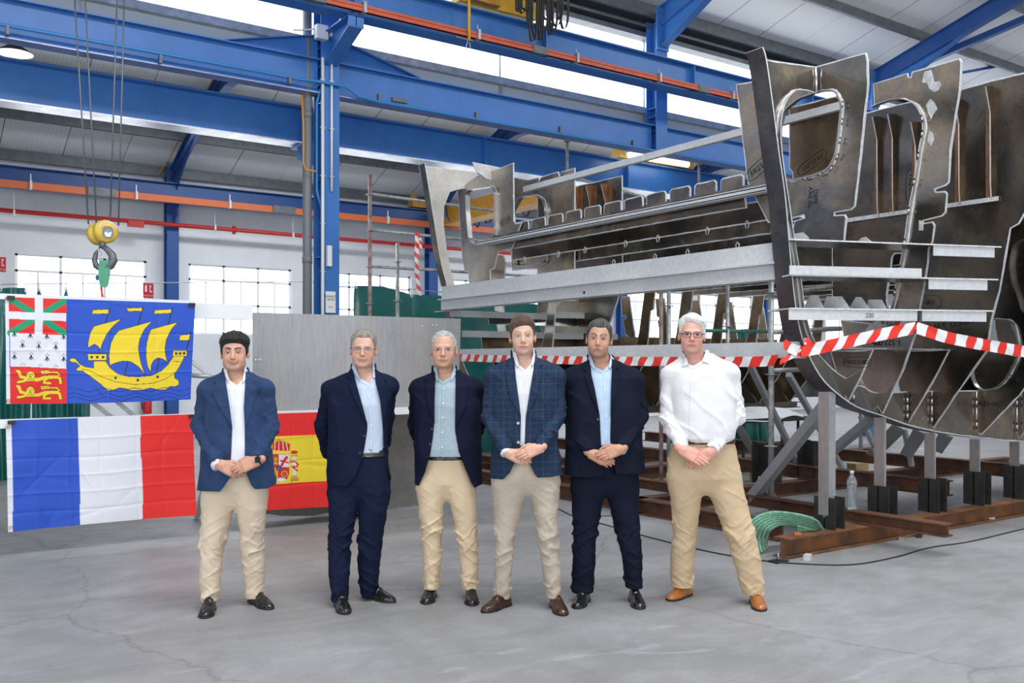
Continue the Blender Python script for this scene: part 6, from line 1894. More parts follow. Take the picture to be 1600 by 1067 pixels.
def hand_fn(W, u, n, side, curl=.5, spread=.0, size=1.0, thumb=(.55, .35)):
    """W wrist, u towards the fingers, n back of the hand, side +1/-1 = thumb along +-(n x u)"""
    W, u, n = Vector(W), Vector(u).normalized(), Vector(n)
    n = (n - u * n.dot(u)).normalized()
    v = n.cross(u) * side
    k = size
    pc = []
    pc.append((W - u * .03 * k, W + u * .015 * k, .024 * k, .025 * k))
    parts = [(W + v * x0 * k * .75, W + u * .085 * k + v * x0 * k, .0155 * k, .0145 * k) for x0 in (.027, .009, -.009, -.026)]
    fl = [((.026), .072, .0092), ((.009), .080, .0094), ((-.009), .074, .0090), ((-.0265), .058, .0080)]
    fing = []
    for i, (x0, L, r) in enumerate(fl):
        p = W + u * (.088 - .004 * abs(i - 1)) * k + v * x0 * k
        a = curl * (.55 + .06 * i)
        d_ = u * math.cos(a * .6) - n * math.sin(a * .6) + v * spread * (1.5 - i) * .3
        segs = [p]
        for j, (fr, da) in enumerate(((.46, 0), (.30, a), (.24, a * .9))):
            ang = a * .6 + (0 if j == 0 else a) + (a * .8 if j == 2 else 0)
            d_ = (u * math.cos(ang) - n * math.sin(ang) + v * spread * (1.5 - i) * .3).normalized()
            p = p + d_ * L * fr * k
            segs.append(p)
        fing.append((segs, r * k))
    tb = W + u * .022 * k + v * .026 * k - n * .004 * k
    t1 = tb + (u * thumb[0] + v * thumb[1] - n * .25).normalized() * .042 * k
    t2 = t1 + (u * (thumb[0] + .35) + v * (thumb[1] - .35) - n * .25).normalized() * .034 * k
    t3 = t2 + (u * (thumb[0] + .5) + v * (thumb[1] - .6) - n * .3).normalized() * .026 * k
    def fn(P):
        f = d_cone(P, *pc[0])
        for a_, b_, ra, rb in parts: f = smin(f, d_cone(P, a_, b_, ra, rb), .010)
        for segs, r in fing:
            g = None
            for j in range(3):
                e = d_cone(P, segs[j], segs[j + 1], r * (1.08 - .08 * j), r * (1.0 - .08 * j))
                g = e if g is None else smin(g, e, .003)
            f = smin(f, g, .0035)
        g = smin(d_cone(P, tb, t1, .0145 * k, .012 * k), d_cone(P, t1, t2, .0115 * k, .0100 * k), .004)
        g = smin(g, d_cone(P, t2, t3, .0100 * k, .0085 * k), .003)
        return smin(f, g, .006)
    pts = [W] + [s_[-1] for s_, _ in fing] + [t3] + [s_[1] for s_, _ in fing] + [W - u * .03]
    nails = [(segs[3], segs[3] - segs[2], r) for segs, r in fing] + [(t3, t3 - t2, .009 * k)]
    return fn, pts, n

def shoe(M, heel, toe, style, col_m, sole_m, ank):
    """heel, toe: ground points (local x, y); style: lace / loafer"""
    H, T = Vector((heel[0], heel[1], 0)), Vector((toe[0], toe[1], 0))
    U = (T - H); L = U.length; U.normalize(); W = V(0, 0, 1).cross(U)
    uu = [0, .02, .06, .11, .16, .20, .24, .275, .292]
    us = [q / .292 * L for q in uu]
    hw = [.012, .029, .034, .033, .039, .046, .042, .028, .008]
    hh = [.045, .078, .092, .094, .076, .058, .046, .036, .022]
    def co(P):
        x, y, z = P[0] - H[0], P[1] - H[1], P[2]
        return x * U[0] + y * U[1], x * W[0] + y * W[1], z
    def upper(P):
        a, b, z = co(P)
        w, h = np.interp(a, us, hw), np.interp(a, us, hh)
        k = ((np.abs(b) / w) ** 2.2 + (np.maximum(z - .012, 0) / (h - .012)) ** 2.2) ** (1 / 2.2)
        f = (k - 1) * np.minimum(w, h) * .8
        f = np.maximum(f, np.maximum(-a, a - L))
        return np.maximum(f, .012 - z)
    def F(x, y, z):
        P = (x, y, z)
        f = upper(P)
        a, b, zz = co(P)
        if style == 'lace':
            f = smax(f, -(np.abs(np.hypot(a - .145, b * .9) - .052) - .0012), .002) if False else f
            f = f - .0018 * ((a < .155) & (a > .06)) - .0010 * (a > .225)
        else:
            f = f - .002 * ((a > .10) & (a < .135)) - .0015 * (np.abs(np.hypot((a - .165) * .8, b) - .034) < .003)
        return f + .0008 * vnoise(a * 90, b * 90, zz * 90)
    lo = np.minimum(np.array(H), np.array(T)) - [.06, .06, .002]; hi = np.maximum(np.array(H), np.array(T)) + [.06, .06, .115]
    o = net_object('shoe', F, lo, hi, .004, col_m, M.root, it=1)
    def Sf(x, y, z):
        a, b, zz = co((x, y, z))
        w = np.interp(a, us, [q + .004 for q in hw])
        f = np.maximum(np.abs(b) - w, np.maximum(-a - .002, a - L - .003))
        f = np.maximum(f, zz - .014)
        f = np.maximum(f, np.where((a > L * .30) & (a < L * .48), .006 - zz, -zz))
        return f
    net_object('sole', Sf, lo - [0, 0, .004], hi, .004, sole_m, o, it=0)
    if style == 'lace':
        for q in (.105, .125, .145, .165):
            a0 = q / .292 * L
            h = np.interp(a0, us, hh)
            c_ = H + U * a0
            mb = MB()
            mb.tube([c_ - W * .016 + V(0, 0, h * .95), c_ + V(0, 0, h + .004), c_ + W * .016 + V(0, 0, h * .95)], .0022, 5)
            link('lace', mesh_from('lace', mb.v, mb.f, True), MATS['shoe_lace'], o, world=False)
        mb = MB(); c_ = H + U * (.10 / .292 * L); h = .10
        for s in (-1, 1): mb.tube([c_ + V(0, 0, h), c_ + W * s * .02 + V(0, 0, h + .008), c_ + W * s * .03 + U * .01 + V(0, 0, h - .008), c_ + V(0, 0, h)], .002, 5)
        link('lace', mesh_from('lace', mb.v, mb.f, True), MATS['shoe_lace'], o, world=False)
    return o
mat('shoe_lace', (.015, .012, .01), .7)

def build_man(S):
    M = Man(S['cx'], S['d'], S['label'])
    Hd = build_head(M, S['head'])
    sk = S['head']['skin']
    tor = M.loft(S['torso'])
    arms = []
    for A in S['arms']:
        arms.append([(M.kp(*p[:3]), p[3]) for p in A['pts']])
    def arm_d(P, A, off=0, k=.02):
        f = None
        for (a, ra), (b, rb) in zip(A[:-1], A[1:]):
            g = d_cone(P, a, b, ra + off, rb + off)
            f = g if f is None else smin(f, g, k)
        (a, ra), (b, rb) = A[-2], A[-1]
        u = (b - a) / np.linalg.norm(b - a)
        e = (P[0] - b[0]) * u[0] + (P[1] - b[1]) * u[1] + (P[2] - b[2]) * u[2]
        return np.maximum(f, e)
    sh = [(M.kp(*S['neckbase'][0]), M.kp(*S['sh'][0]), S['neckbase'][1], S.get('shr', .062)), (M.kp(*S['neckbase'][0]), M.kp(*S['sh'][1]), S['neckbase'][1], S.get('shr', .062))]
    def torso_d(P, off=0.0):
        f = d_loft(P, tor, 2.3)
        for a, b, ra, rb in sh: f = smin(f, d_cone(P, a, b, ra, rb, 1.15), .05)
        return f + off
    seed = S['cx'] * .13
    zc = [M.kp(S['cx'], 640)[2]]
    zsh = M.kp(S['cx'], S['sh'][0][1])[2]
    def wr_arm(P):
        w = np.clip((zsh - .04 - P[2]) / .12, .15, 1)
        return w * (folds(P, seed, .0065, 8, 8, 15, .9) + folds(P, seed + 3, .0035, 14, 14, 26, -.6))
    def upper_fn(P, polyop=None, hem=None):
        f = torso_d(P)
        f = f + folds(P, seed + 9, S.get('twr', .0045), 7, 5, 6, .5)
        for A in arms:
            kk = .005 + .035 * np.clip((P[2] - zsh + .12) / .10, 0, 1)
            f = smin(f, arm_d(P, A) + wr_arm(P), kk)
        return f
    # ---- trousers
    legs = []
    for L in S['legs']:
        py, xl, xr, b, cy = L[0]
        c_ = (xl + xr) / 2; hw = (xr - xl) / 2
        legs.append(M.loft([(py - 40, c_ - hw * .55, c_ + hw * .55, b * .6, cy), (py - 18, c_ - hw * .85, c_ + hw * .85, b * .85, cy)] + L))
    py, xl, xr, b, cy = S['pelvis'][-1]
    c_ = (xl + xr) / 2; hw = (xr - xl) / 2
    kb = .86 if S.get('jacket_mat') else 1.0
    rows = [(q[0], q[1], q[2], q[3] * kb, q[4]) for q in S['pelvis'][:-1]]
    pel = M.loft(rows + [(py - 8, c_ - hw * .99, c_ + hw * .99, b * .86 * kb, cy), (py + 1, c_ - hw * .93, c_ + hw * .93, b * .66 * kb, cy), (py + 8, c_ - hw * .80, c_ + hw * .80, b * .35 * kb, cy)])
    tz = S.get('twz', 1.0)
    def trouser_fn(x, y, z):
        P = (x, y, z)
        g = None
        for i, L in enumerate(legs):
            e = d_loft(P, L, 2.15)
            zz = sorted(r[0] for r in L)
            kn, hm = zz[0] + .42 * (zz[-1] - zz[0]), zz[0]
            w = .75 * np.exp(-((z - kn) / .10) ** 2) + .65 * np.exp(-((z - hm - .05) / .05) ** 2) + .35
            w = w * np.clip((z - hm) / .02, .15, 1)
            e = e + tz * w * (folds(P, seed + i * 5, .0095, 6, 6, 15, .6 if i else -.6) + folds(P, seed + i * 3 + 11, .0045, 12, 12, 28, -.6 if i else .7))
            g = e if g is None else smin(g, e, .012)
        e = d_loft(P, pel, 2.15) + tz * folds(P, seed + 20, .003, 8, 5, 10, .8)
        g = smin(g, e, .022)
        # crotch creases and centre crease
        return g
    allz = [r[0] for L in legs for r in L] + [r[0] for r in pel]
    allx = [r[1] - r[3] for L in legs + [pel] for r in L] + [r[1] + r[3] for L in legs + [pel] for r in L]
    tm = S['trouser_mat']
    tr = net_object('trousers', trouser_fn, (min(allx) - .03, -.32, min(allz) - .01), (max(allx) + .03, .32, max(allz) + .01), .0055, tm, M.root, it=1)
    # ---- shirt
    op = S['opening']
    (xl, yl), (xr, yr), (xc, yc) = S['collar']
    nk = [(xl + .5, yl - 14), (xl + .5, yl - 2), (xl + .36 * (xc - xl), yl + .6 * (yc - yl)), (xc, yc), (xr - .36 * (xr - xc), yr + .6 * (yc - yr)), (xr - .5, yr - 2), (xr - .5, yr - 14)]
    inset = .012 if S.get('jacket_mat') else 0.0
    def shirt_base(P):
        if inset:
            f = torso_d(P, inset)
            f = f + folds(P, seed + 2, .0022, 9, 6, 6, .2)
        else:
            f = upper_fn(P)
        return f
    def cut(P, f, poly, front=.02, scale=None):
        """remove what lies inside a traced outline, front half only"""
        m = (np.abs(f) < .05) & (P[1] < front) | (f < 0) & (P[1] < front)
        if not m.any(): return f
        px, py = M.proj((P[0][m], P[1][m], P[2][m]))
        dd = d_poly(px, py, poly, M.d / FPX)
        f = f.copy()
        f[m] = np.maximum(f[m], -dd)
        return f
    def shirt_fn(x, y, z):
        P = (x, y, z)
        f = shirt_base(P)
        f = cut(P, f, nk, .0)
        top = M.kp(S['cx'], S['shirt_top'])[2]
        bot = M.kp(S['cx'], S['shirt_bot'])[2]
        sl_ = np.min(np.stack([arm_d(P, A) for A in arms]), 0) if not inset else np.full_like(z, 1.0)
        f = np.maximum(f, np.where(sl_ < .006, z - top, np.maximum(z - top, bot - z)))
        f = np.maximum(f, -(Hd['neck'](P) - .001))
        return f
    xs = [r[1] - r[3] for r in tor] + [r[1] + r[3] for r in tor] + [a[0][0] for A in arms for a in A]
    zs = [r[0] for r in tor] + [a[0][2] for A in arms for a in A]
    ys = [a[0][1] for A in arms for a in A] + [-.2, .2]
    lo = (min(xs) - .09, min(ys) - .08, min(zs) - .08); hi = (max(xs) + .09, max(ys) + .09, max(zs) + .12)
    sm_ = S['shirt_mat']
    shirt = net_object('shirt', shirt_fn, lo, hi, .006, sm_, M.root, it=2)
    # placket and buttons
    pl = S['placket']
    def patch(name, base, poly, t0, t1, m, parent, h=.004, front=.02, extra=None, it=1):
        pts = np.array(poly)
        pa, pb = [], []
        for (x_, y_) in poly:
            for dy in (-.30, .12):
                q = M.kp(x_, y_, dy); pa.append(q)
        pa = np.array(pa); lo_, hi_ = pa.min(0) - .02, pa.max(0) + .02
        def F(x, y, z):
            P = (x, y, z)
            f0 = base(P)
            f = np.maximum(f0 - t1, t0 - f0)
            m_ = np.abs(f) < .03
            out = np.where(m_, f, np.maximum(f, .02))
            if m_.any():
                px, py = M.proj((x[m_], y[m_], z[m_]))
                out[m_] = np.maximum(f[m_], d_poly(px, py, poly, M.d / FPX))
            out = np.maximum(out, y - front)
            if extra is not None: out = np.maximum(out, extra(P))
            return out
        return net_object(name, F, lo_, hi_, h, m, parent, it=it)
    w = 2.6
    patch('placket', shirt_base, [(pl[0][0] - w, pl[0][1])] + [(x_ - w, y_) for x_, y_ in pl[1:]] + [(x_ + w, y_) for x_, y_ in pl[::-1]], -.003, .0025, sm_, shirt)
    for (bx, by) in S['shirt_buttons']:
        q = M.hit(lambda x, y, z: shirt_base((x, y, z)) - .003, bx, by)
        mb = MB().disc(q + V(0, -.001, 0), (0, 1, 0), .0055, .003, 10)
        link('button', mesh_from('button', mb.v, mb.f), MATS['white_paint'], shirt, world=False)
    def neckshirt(P): return smin(shirt_base(P), Hd['neck'](P) - .004, .015)
    (cl, cr, cc) = S['collar']     # left point, right point (collar top at the neck), centre point
    xl, yl = cl; xr, yr = cr; xc, yc = cc
    tl, trr = S['collar_tips']
    cm = S.get('collar_mat', sm_)
    wl, wr_, hl_, hr_ = xc - xl, xr - xc, yc - yl, yc - yr
    kl, kr = (xl + .36 * wl, yl + .60 * hl_), (xr - .36 * wr_, yr + .60 * hr_)
    col = patch('collar', neckshirt, [(xl - 3, yl - 2), (xl + 1, yl - 5), kl, (kl[0] + .6, kl[1] + 1.5), tl, (xl - 3, yl + 6)], .005, .013, cm, M.root, .0025, .06)
    patch('collar', neckshirt, [(xr + 3, yr - 2), (xr - 1, yr - 5), kr, (kr[0] - .6, kr[1] + 1.5), trr, (xr + 3, yr + 6)], .005, .013, cm, M.root, .0025, .06)
    patch('collar_stand', neckshirt, [(xl + .25 * wl, yl + .42 * hl_), kl, (xc, yc - 1), (xc, yc + 4), (kl[0] - .5, kl[1] + 6)], -.003, .004, cm, shirt, .0025, .06)
    patch('collar_stand', neckshirt, [(xr - .25 * wr_, yr + .42 * hr_), kr, (xc, yc - 1), (xc, yc + 4), (kr[0] + .5, kr[1] + 6)], -.003, .004, cm, shirt, .0025, .06)
    def bandfn(x, y, z):
        P = (x, y, z)
        f0 = Hd['neck'](P)
        f = np.maximum(f0 - .013, .004 - f0)
        px, py = M.proj(P)
        mid = (yl + yr) / 2
        f = np.maximum(f, np.maximum((mid - 9 - 30 * np.clip(y, -.02, .1) - py), (py - mid - 10)) * M.d / FPX)
        return np.maximum(f, -.02 - y)
    nc = M.kp((xl + xr) / 2, (yl + yr) / 2, .03)
    net_object('collar_band', bandfn, nc - [.1, .08, .07], nc + [.1, .12, .09], .004, cm, shirt, it=1)
    # ---- belt
    if S.get('belt'):
        B = S['belt']
        def beltfn(x, y, z):
            P = (x, y, z)
            f0 = d_loft(P, pel, 2.15)
            f = np.maximum(f0 - .007, -.003 - f0)
            a, b = M.kp(S['cx'], B['y1'])[2], M.kp(S['cx'], B['y0'])[2]
            return np.maximum(f, np.maximum(a - z, z - b))
        bt_ = net_object('belt', beltfn, (min(allx) - .03, -.24, M.kp(S['cx'], B['y1'])[2] - .02), (max(allx) + .03, .24, M.kp(S['cx'], B['y0'])[2] + .02), .005, B['mat'], M.root, it=1)
        q = M.hit(lambda x, y, z: d_loft((x, y, z), pel, 2.15) - .009, B['bx'], (B['y0'] + B['y1']) / 2)
        hh = (B['y1'] - B['y0']) / FPX * M.d * .5
        mb = MB()
        P_ = [q + V(a_ * .017, -.003, b_ * hh) for a_, b_ in ((-1, -1), (1, -1), (1, 1), (-1, 1))]
        mb.tube(rounded(P_, .004, 3), .0028, 6, closed=True)
        link('buckle', mesh_from('buckle', mb.v, mb.f, True), STEEL, bt_, world=False)
    # ---- jacket
    cuffs = []
    if S.get('jacket_mat'):
        jm = S['jacket_mat']
        hem = S['hem']
        def jbase(P): return upper_fn(P)
        def jacket_fn(x, y, z):
            P = (x, y, z)
            f = upper_fn(P)
            top = M.kp(S['cx'], S['jacket_top'])[2]
            m = (f < .03)
            px, py = M.proj((x[m], y[m], z[m]))
            hy = np.interp(px, [q[0] for q in hem], [q[1] for q in hem])
            g = f[m]
            # the hem cuts the coat body but not the sleeves
            armf = np.min(np.stack([arm_d((x[m], y[m], z[m]), A) for A in arms]), 0)
            cutd = (py - hy) * M.d / FPX
            g = np.maximum(g, np.where(armf < .004, -1, cutd))
            f = f.copy(); f[m] = g
            f2 = cut(P, f, op, .03)
            armall = np.min(np.stack([arm_d(P, A) + wr_arm(P) for A in arms]), 0)
            f = np.where(f2 > f, np.minimum(f2, np.maximum(armall, f)), f)
            f = np.maximum(f, -(Hd['neck'](P) - .012))
            f = np.maximum(f, z - top)
            return f
        jk = net_object('jacket', jacket_fn, lo, hi, .006, jm, M.root, it=2)
        for poly in S['lapels']:
            patch('lapel', lambda P: torso_d(P) + folds(P, seed + 9, S.get('twr', .0045), 7, 5, 6, .5), poly, -.004, .0105, jm, jk, .0035, .06)
        for poly in S.get('flaps', ()):
            patch('pocket_flap', lambda P: torso_d(P) + folds(P, seed + 9, S.get('twr', .0045), 7, 5, 6, .5), poly, -.002, .006, jm, jk, .004)
        def jcol(x, y, z):
            P = (x, y, z); f0 = Hd['neck'](P)
            f = np.maximum(f0 - .028, .014 - f0)
            px, py = M.proj(P); mid = (yl + yr) / 2
            f = np.maximum(f, np.maximum((mid - 5 - 30 * np.clip(y, -.02, .1) - py), (py - mid - 22)) * M.d / FPX)
            return np.maximum(f, .0 - y)
        net_object('jacket_collar', jcol, nc - [.12, .08, .12], nc + [.12, .13, .09], .005, jm, jk, it=1)
        for (bx, by) in S['buttons']:
            q = M.hit(lambda x, y, z: upper_fn((x, y, z)) - .003, bx, by)
            mb = MB().disc(q + V(0, -.002, 0), (0, 1, 0), .009, .005, 12)
            link('button', mesh_from('button', mb.v, mb.f), S['button_mat'], jk, world=False)
    # shirt cuffs / sleeves ends
    for A, cf in zip(arms, S.get('cuff_len', (.0, .0))):
        if not cf: continue
        (a, ra), (b, rb) = A[-2], A[-1]
        a, b = np.array(a), np.array(b)
        u = (b - a) / np.linalg.norm(b - a)
        mb = MB()
        e = b + u * cf
        s0 = b - u * .05
        mb.tube([Vector(s0), Vector(b), Vector(e), Vector(e)], [rb * .80, rb * .80, rb * .78, rb * .55], 20)
        link('shirt_cuff', mesh_from('shirt_cuff', mb.v, mb.f, True), sm_, shirt, world=False)
    # ---- hands and hidden body under the clothes -> one body mesh
    hfs, pts = [], []
    for Hn in S['hands']:
        Wp = M.kp(*Hn['w']); T = M.kp(*Hn['t'])
        fn, pp, nn = hand_fn(Wp, Vector(T - Wp), Vector(Hn.get('n', (0, -1, 0))), Hn['side'], Hn.get('curl', .5), Hn.get('spread', 0), Hn.get('size', 1.0), Hn.get('thumb', (.55, .35)))
        hfs.append(fn); pts += pp
        if Hn.get('watch'):
            u = Vector(T - Wp).normalized(); c_ = Vector(Wp) - u * .012
            mb = MB(); ring = MB().axes(V(0, 0, 0), u)
            mb.tube([c_ + (ring[1] * math.cos(t) + ring[2] * math.sin(t)) * .030 for t in np.linspace(0, 2 * PI, 20, endpoint=False)], .006, 6, closed=True)
            wt = link('watch', mesh_from('watch', mb.v, mb.f, True), BLACK, M.root, world=False)
            mb = MB(); q = c_ + V(0, -.033, .006); mb.box(q, (.032, .010, .036))
            link('watch_case', mesh_from('watch_case', mb.v, mb.f), mat('watch_black', (.01, .01, .012), .2), wt, world=False)
    P_ = np.array([list(p) for p in pts])
    vs, fs, cs = [Hd['v']], [Hd['q']], [Hd['c']]
    off = len(Hd['v'])
    groups = [range(len(hfs))] if S.get('join', True) else [[0], [1]]
    per = len(pts) // max(len(hfs), 1)
    for g_ in groups:
        pp_ = P_[[i for h_ in g_ for i in range(h_ * per, (h_ + 1) * per)]]
        def hf(x, y, z):
            f = None
            for h_ in g_:
                e = hfs[h_]((x, y, z))
                f = e if f is None else np.minimum(f, e)
            return f + .0006 * vnoise(x * 120, y * 120, z * 120)
        v, q = surface_net(hf, pp_.min(0) - .035, pp_.max(0) + .035, .0026)
        v = taubin(v, q, 1)
        vs.append(v); fs.append(q + off); off += len(v)
        hc = np.array(S.get('handcol', (sk[0] * .98, sk[1] * .88, sk[2] * .84)))
        c_ = np.tile(hc, (len(v), 1))
        cs.append(c_)
    def hidden(x, y, z):
        P = (x, y, z)
        zc0 = M.kp(S['cx'], S['pelvis'][0][0] + 12)[2]
        f = d_loft(P, [(r[0], r[1], r[2], r[3] * .8, r[4] * .75) for r in tor if r[0] > zc0], 2.3)
        f = smin(f, d_loft(P, [(r[0], r[1], r[2], r[3] * .85, r[4] * .8) for r in pel[1:]], 2.3), .03)
        for L in legs: f = smin(f, d_loft(P, [(r[0], r[1], r[2], r[3] * .7, r[4] * .7) for r in L], 2.1), .03)
        for A in arms:
            for (a, ra), (b, rb) in zip(A[:-1], A[1:]): f = smin(f, d_cone(P, a, b, ra * .62, rb * .6), .02)
        f = smin(f, Hd['neck'](P) + .004, .02)
        for a, b, ra, rb in sh: f = smin(f, d_cone(P, a, b, ra * .6, rb * .6), .03)
        return f
    v, q = surface_net(hidden, (min(allx + [lo[0]]), min(lo[1], -.3), min(allz)), (max(allx + [hi[0]]), .3, hi[2]), .014)
    vs.append(v); fs.append(q + off); cs.append(np.tile(np.array(sk), (len(v), 1)))
    V_, Q_, C_ = np.concatenate(vs), np.concatenate(fs), np.concatenate(cs)
    me = bpy.data.meshes.new('body')
    me.from_pydata(V_.tolist(), [], Q_.tolist())
    me.polygons.foreach_set('use_smooth', [True] * len(me.polygons))
    a = me.color_attributes.new('Col', 'FLOAT_COLOR', 'POINT')
    a.data.foreach_set('color', np.concatenate([C_, np.ones((len(C_), 1))], 1).astype(np.float32).ravel())
    link('body', me, SKIN, M.root, world=False)
    # ---- shoes
    for sh_ in S['shoes']:
        he, to = sh_
        hg = ground(M, *he); tg = ground(M, *to)
        shoe(M, hg, tg, S['shoe_style'], S['shoe_mat'], S['sole_mat'], None)
    return M

def ground(M, px, py):
    D = CH * FPX / (py - HZ)
    return ((px - 800) / FPX * D - M.X0, D - M.d)
BELT_D = mat('dark_belt_leather', (.012, .012, .015), .4, noise_s=30, noise_a=.2)
BELT_B = mat('brown_belt_leather', (.045, .02, .015), .4, noise_s=30, noise_a=.2)
SHBLK = mat('black_shoe_leather', (.008, .008, .009), .28, coat=.3)
SHBRN = mat('dark_brown_shoe_leather', (.045, .016, .010), .3, coat=.3, noise_s=12, noise_a=.3)
SHTAN = mat('tan_shoe_leather', (.36, .115, .02), .35, coat=.25, noise_s=14, noise_a=.3)
SOLE = mat('shoe_sole', (.01, .009, .009), .6)
BTN_D = mat('dark_button', (.02, .015, .015), .35)
BTN_L = mat('pale_button', (.5, .47, .42), .35)
KHAKI1 = cloth('beige_cotton', (.66, .55, .42), s=4, a=.07)
KHAKI2 = cloth('tan_cotton', (.62, .49, .34), s=4, a=.08)
KHAKI3 = cloth('camel_cotton', (.57, .43, .28), s=4, a=.08)
STONE = cloth('stone_cotton', (.46, .39, .325), s=4, a=.08)
NAVY1 = cloth('blue_linen', (.026, .052, .125), s=14, a=.22, weave=220, bump=.25)
NAVY2 = cloth('navy_suiting', (.0075, .0125, .036), s=9, a=.15, sheen=.0)
NAVY3 = cloth('dark_navy_wool', (.0075, .0095, .027), s=9, a=.15, sheen=.0)
NAVY5 = cloth('ink_navy_suiting', (.0075, .0105, .024), s=9, a=.15, sheen=.0)
WSH = cloth('white_shirt_cotton', (.74, .75, .82), s=5, a=.03, sheen=.1)
WSH6 = cloth('white_linen', (.76, .76, .78), s=16, a=.05, sheen=.1, weave=200, bump=.2)
BSH2 = cloth('pale_blue_cotton', (.52, .61, .76), s=5, a=.03, sheen=.1)
GSH3 = cloth('grey_blue_cotton', (.34, .43, .48), s=60, a=.10, sheen=.1)
BSH5 = cloth('light_blue_cotton', (.47, .60, .80), s=5, a=.03, sheen=.1)
CHECK = check_mat()
SK1, SK2, SK3, SK4, SK5, SK6 = (.62, .355, .255), (.66, .39, .295), (.62, .36, .255), (.68, .43, .325), (.56, .315, .215), (.70, .39, .31)
MEN = []
# 1 ---------------------------------------------------------------
MEN.append(dict(cx=368, d=5.95, label='person with black hair, blue linen jacket, white shirt and beige trousers, leftmost of six',
  head=dict(c=(366.5, 551), yaw=.17, roll=-.02, k=.955, wide=1.07, jaw=1.38, mw=1.4, neck=(368, 596), nr=.064, skin=SK1, brow=(.02, .015, .012), bw=.0062, ba=.95, lip=(.45, .17, .14), smile=1.2, iris='brown', flush=.6, lid=.0034, stubble=.25,
            hair=dict(name='black_hair', c1=(.004, .004, .005), c2=(.02, .018, .018), th=.012, top=.016, line=.064, burn=-.022, nape=-.06, seed=1)),
  torso=[(582, 348, 388, .06, .02), (592, 334, 403, .09, .01), (606, 322, 414, .125, 0), (632, 321, 416, .145, -.01), (662, 321, 417, .155, -.02), (700, 317, 422, .168, -.02), (740, 313, 428, .168, -.02), (772, 310, 431, .168, -.02)],
  neckbase=((367, 594, .02), .066), sh=((325.5, 607.5, 0), (412.5, 606.5, 0)), shr=.060,
  arms=[dict(pts=[(324.5, 612.0, .0, .060), (315.5, 664, .0, .062), (339, 725, -.20, .048)]), dict(pts=[(413.5, 611.0, .0, .060), (421.5, 666, .0, .062), (402, 719, -.20, .048)])],
  legs=[[(775, 316, 369, .115, 0), (800, 316, 363, .108, -.01), (842, 315, 353, .095, -.04), (870, 313.5, 347.5, .085, -.05), (905, 312.5, 345, .08, -.05), (938, 316.5, 340.5, .078, -.05)],
        [(775, 366, 418, .115, 0), (800, 371, 415, .108, 0), (842, 377, 412, .095, .04), (870, 378.5, 413, .085, .06), (905, 380, 414, .08, .09), (932, 384, 413, .078, .10)]],
  pelvis=[(705, 326, 414, .125, 0), (730, 320, 420, .138, 0), (765, 316, 418, .138, 0), (786, 318, 416, .125, 0)],
  trouser_mat=KHAKI1, shirt_mat=WSH, jacket_mat=NAVY1, button_mat=BTN_D,
  opening=[(352, 555), (351, 580), (354, 606), (359, 636), (363, 668), (361, 712), (360, 745), (352, 757), (343, 769), (343, 800), (400, 800), (400, 766), (392, 757), (386, 742), (382.5, 714), (382.5, 670), (381, 636), (384, 604), (384, 580), (383, 555)],
  hem=[(300, 763), (313, 767), (343, 768), (400, 764), (418, 763), (434, 755)], jacket_top=570,
  vneck=[(353, 570), (369.5, 602), (384, 570)], shirt_top=574, shirt_bot=724, placket=[(369.5, 602), (369, 640), (370, 680), (371, 722)],
  shirt_buttons=[(369, 617), (368.5, 634), (369, 656), (369.5, 680), (370.5, 704)], collar=((352.5, 580), (383.5, 580), (370, 603)), collar_tips=((359, 598), (381, 598)),
  lapels=[[(350, 579), (341, 587), (334, 596), (339, 600), (330, 611), (345, 640), (363, 668), (359, 636), (354, 604)], [(384, 579), (393, 588), (399, 594), (396, 600), (404, 608), (394, 640), (383, 672), (381, 636), (383, 604)]],
  buttons=[(358.5, 680), (357, 710)], cuff_len=(.022, .010),
  hands=[dict(w=(402, 720, -.225), t=(356, 738, -.275), side=-1, curl=.42, n=(0, -1, .25), watch=True), dict(w=(344, 726, -.215), t=(384, 745, -.24), side=1, curl=.75, n=(-.1, -1, .3))],
  shoes=[((331, 950), (319, 967)), ((391, 939), (424, 953))], shoe_style='loafer', shoe_mat=SHBLK, sole_mat=SOLE))
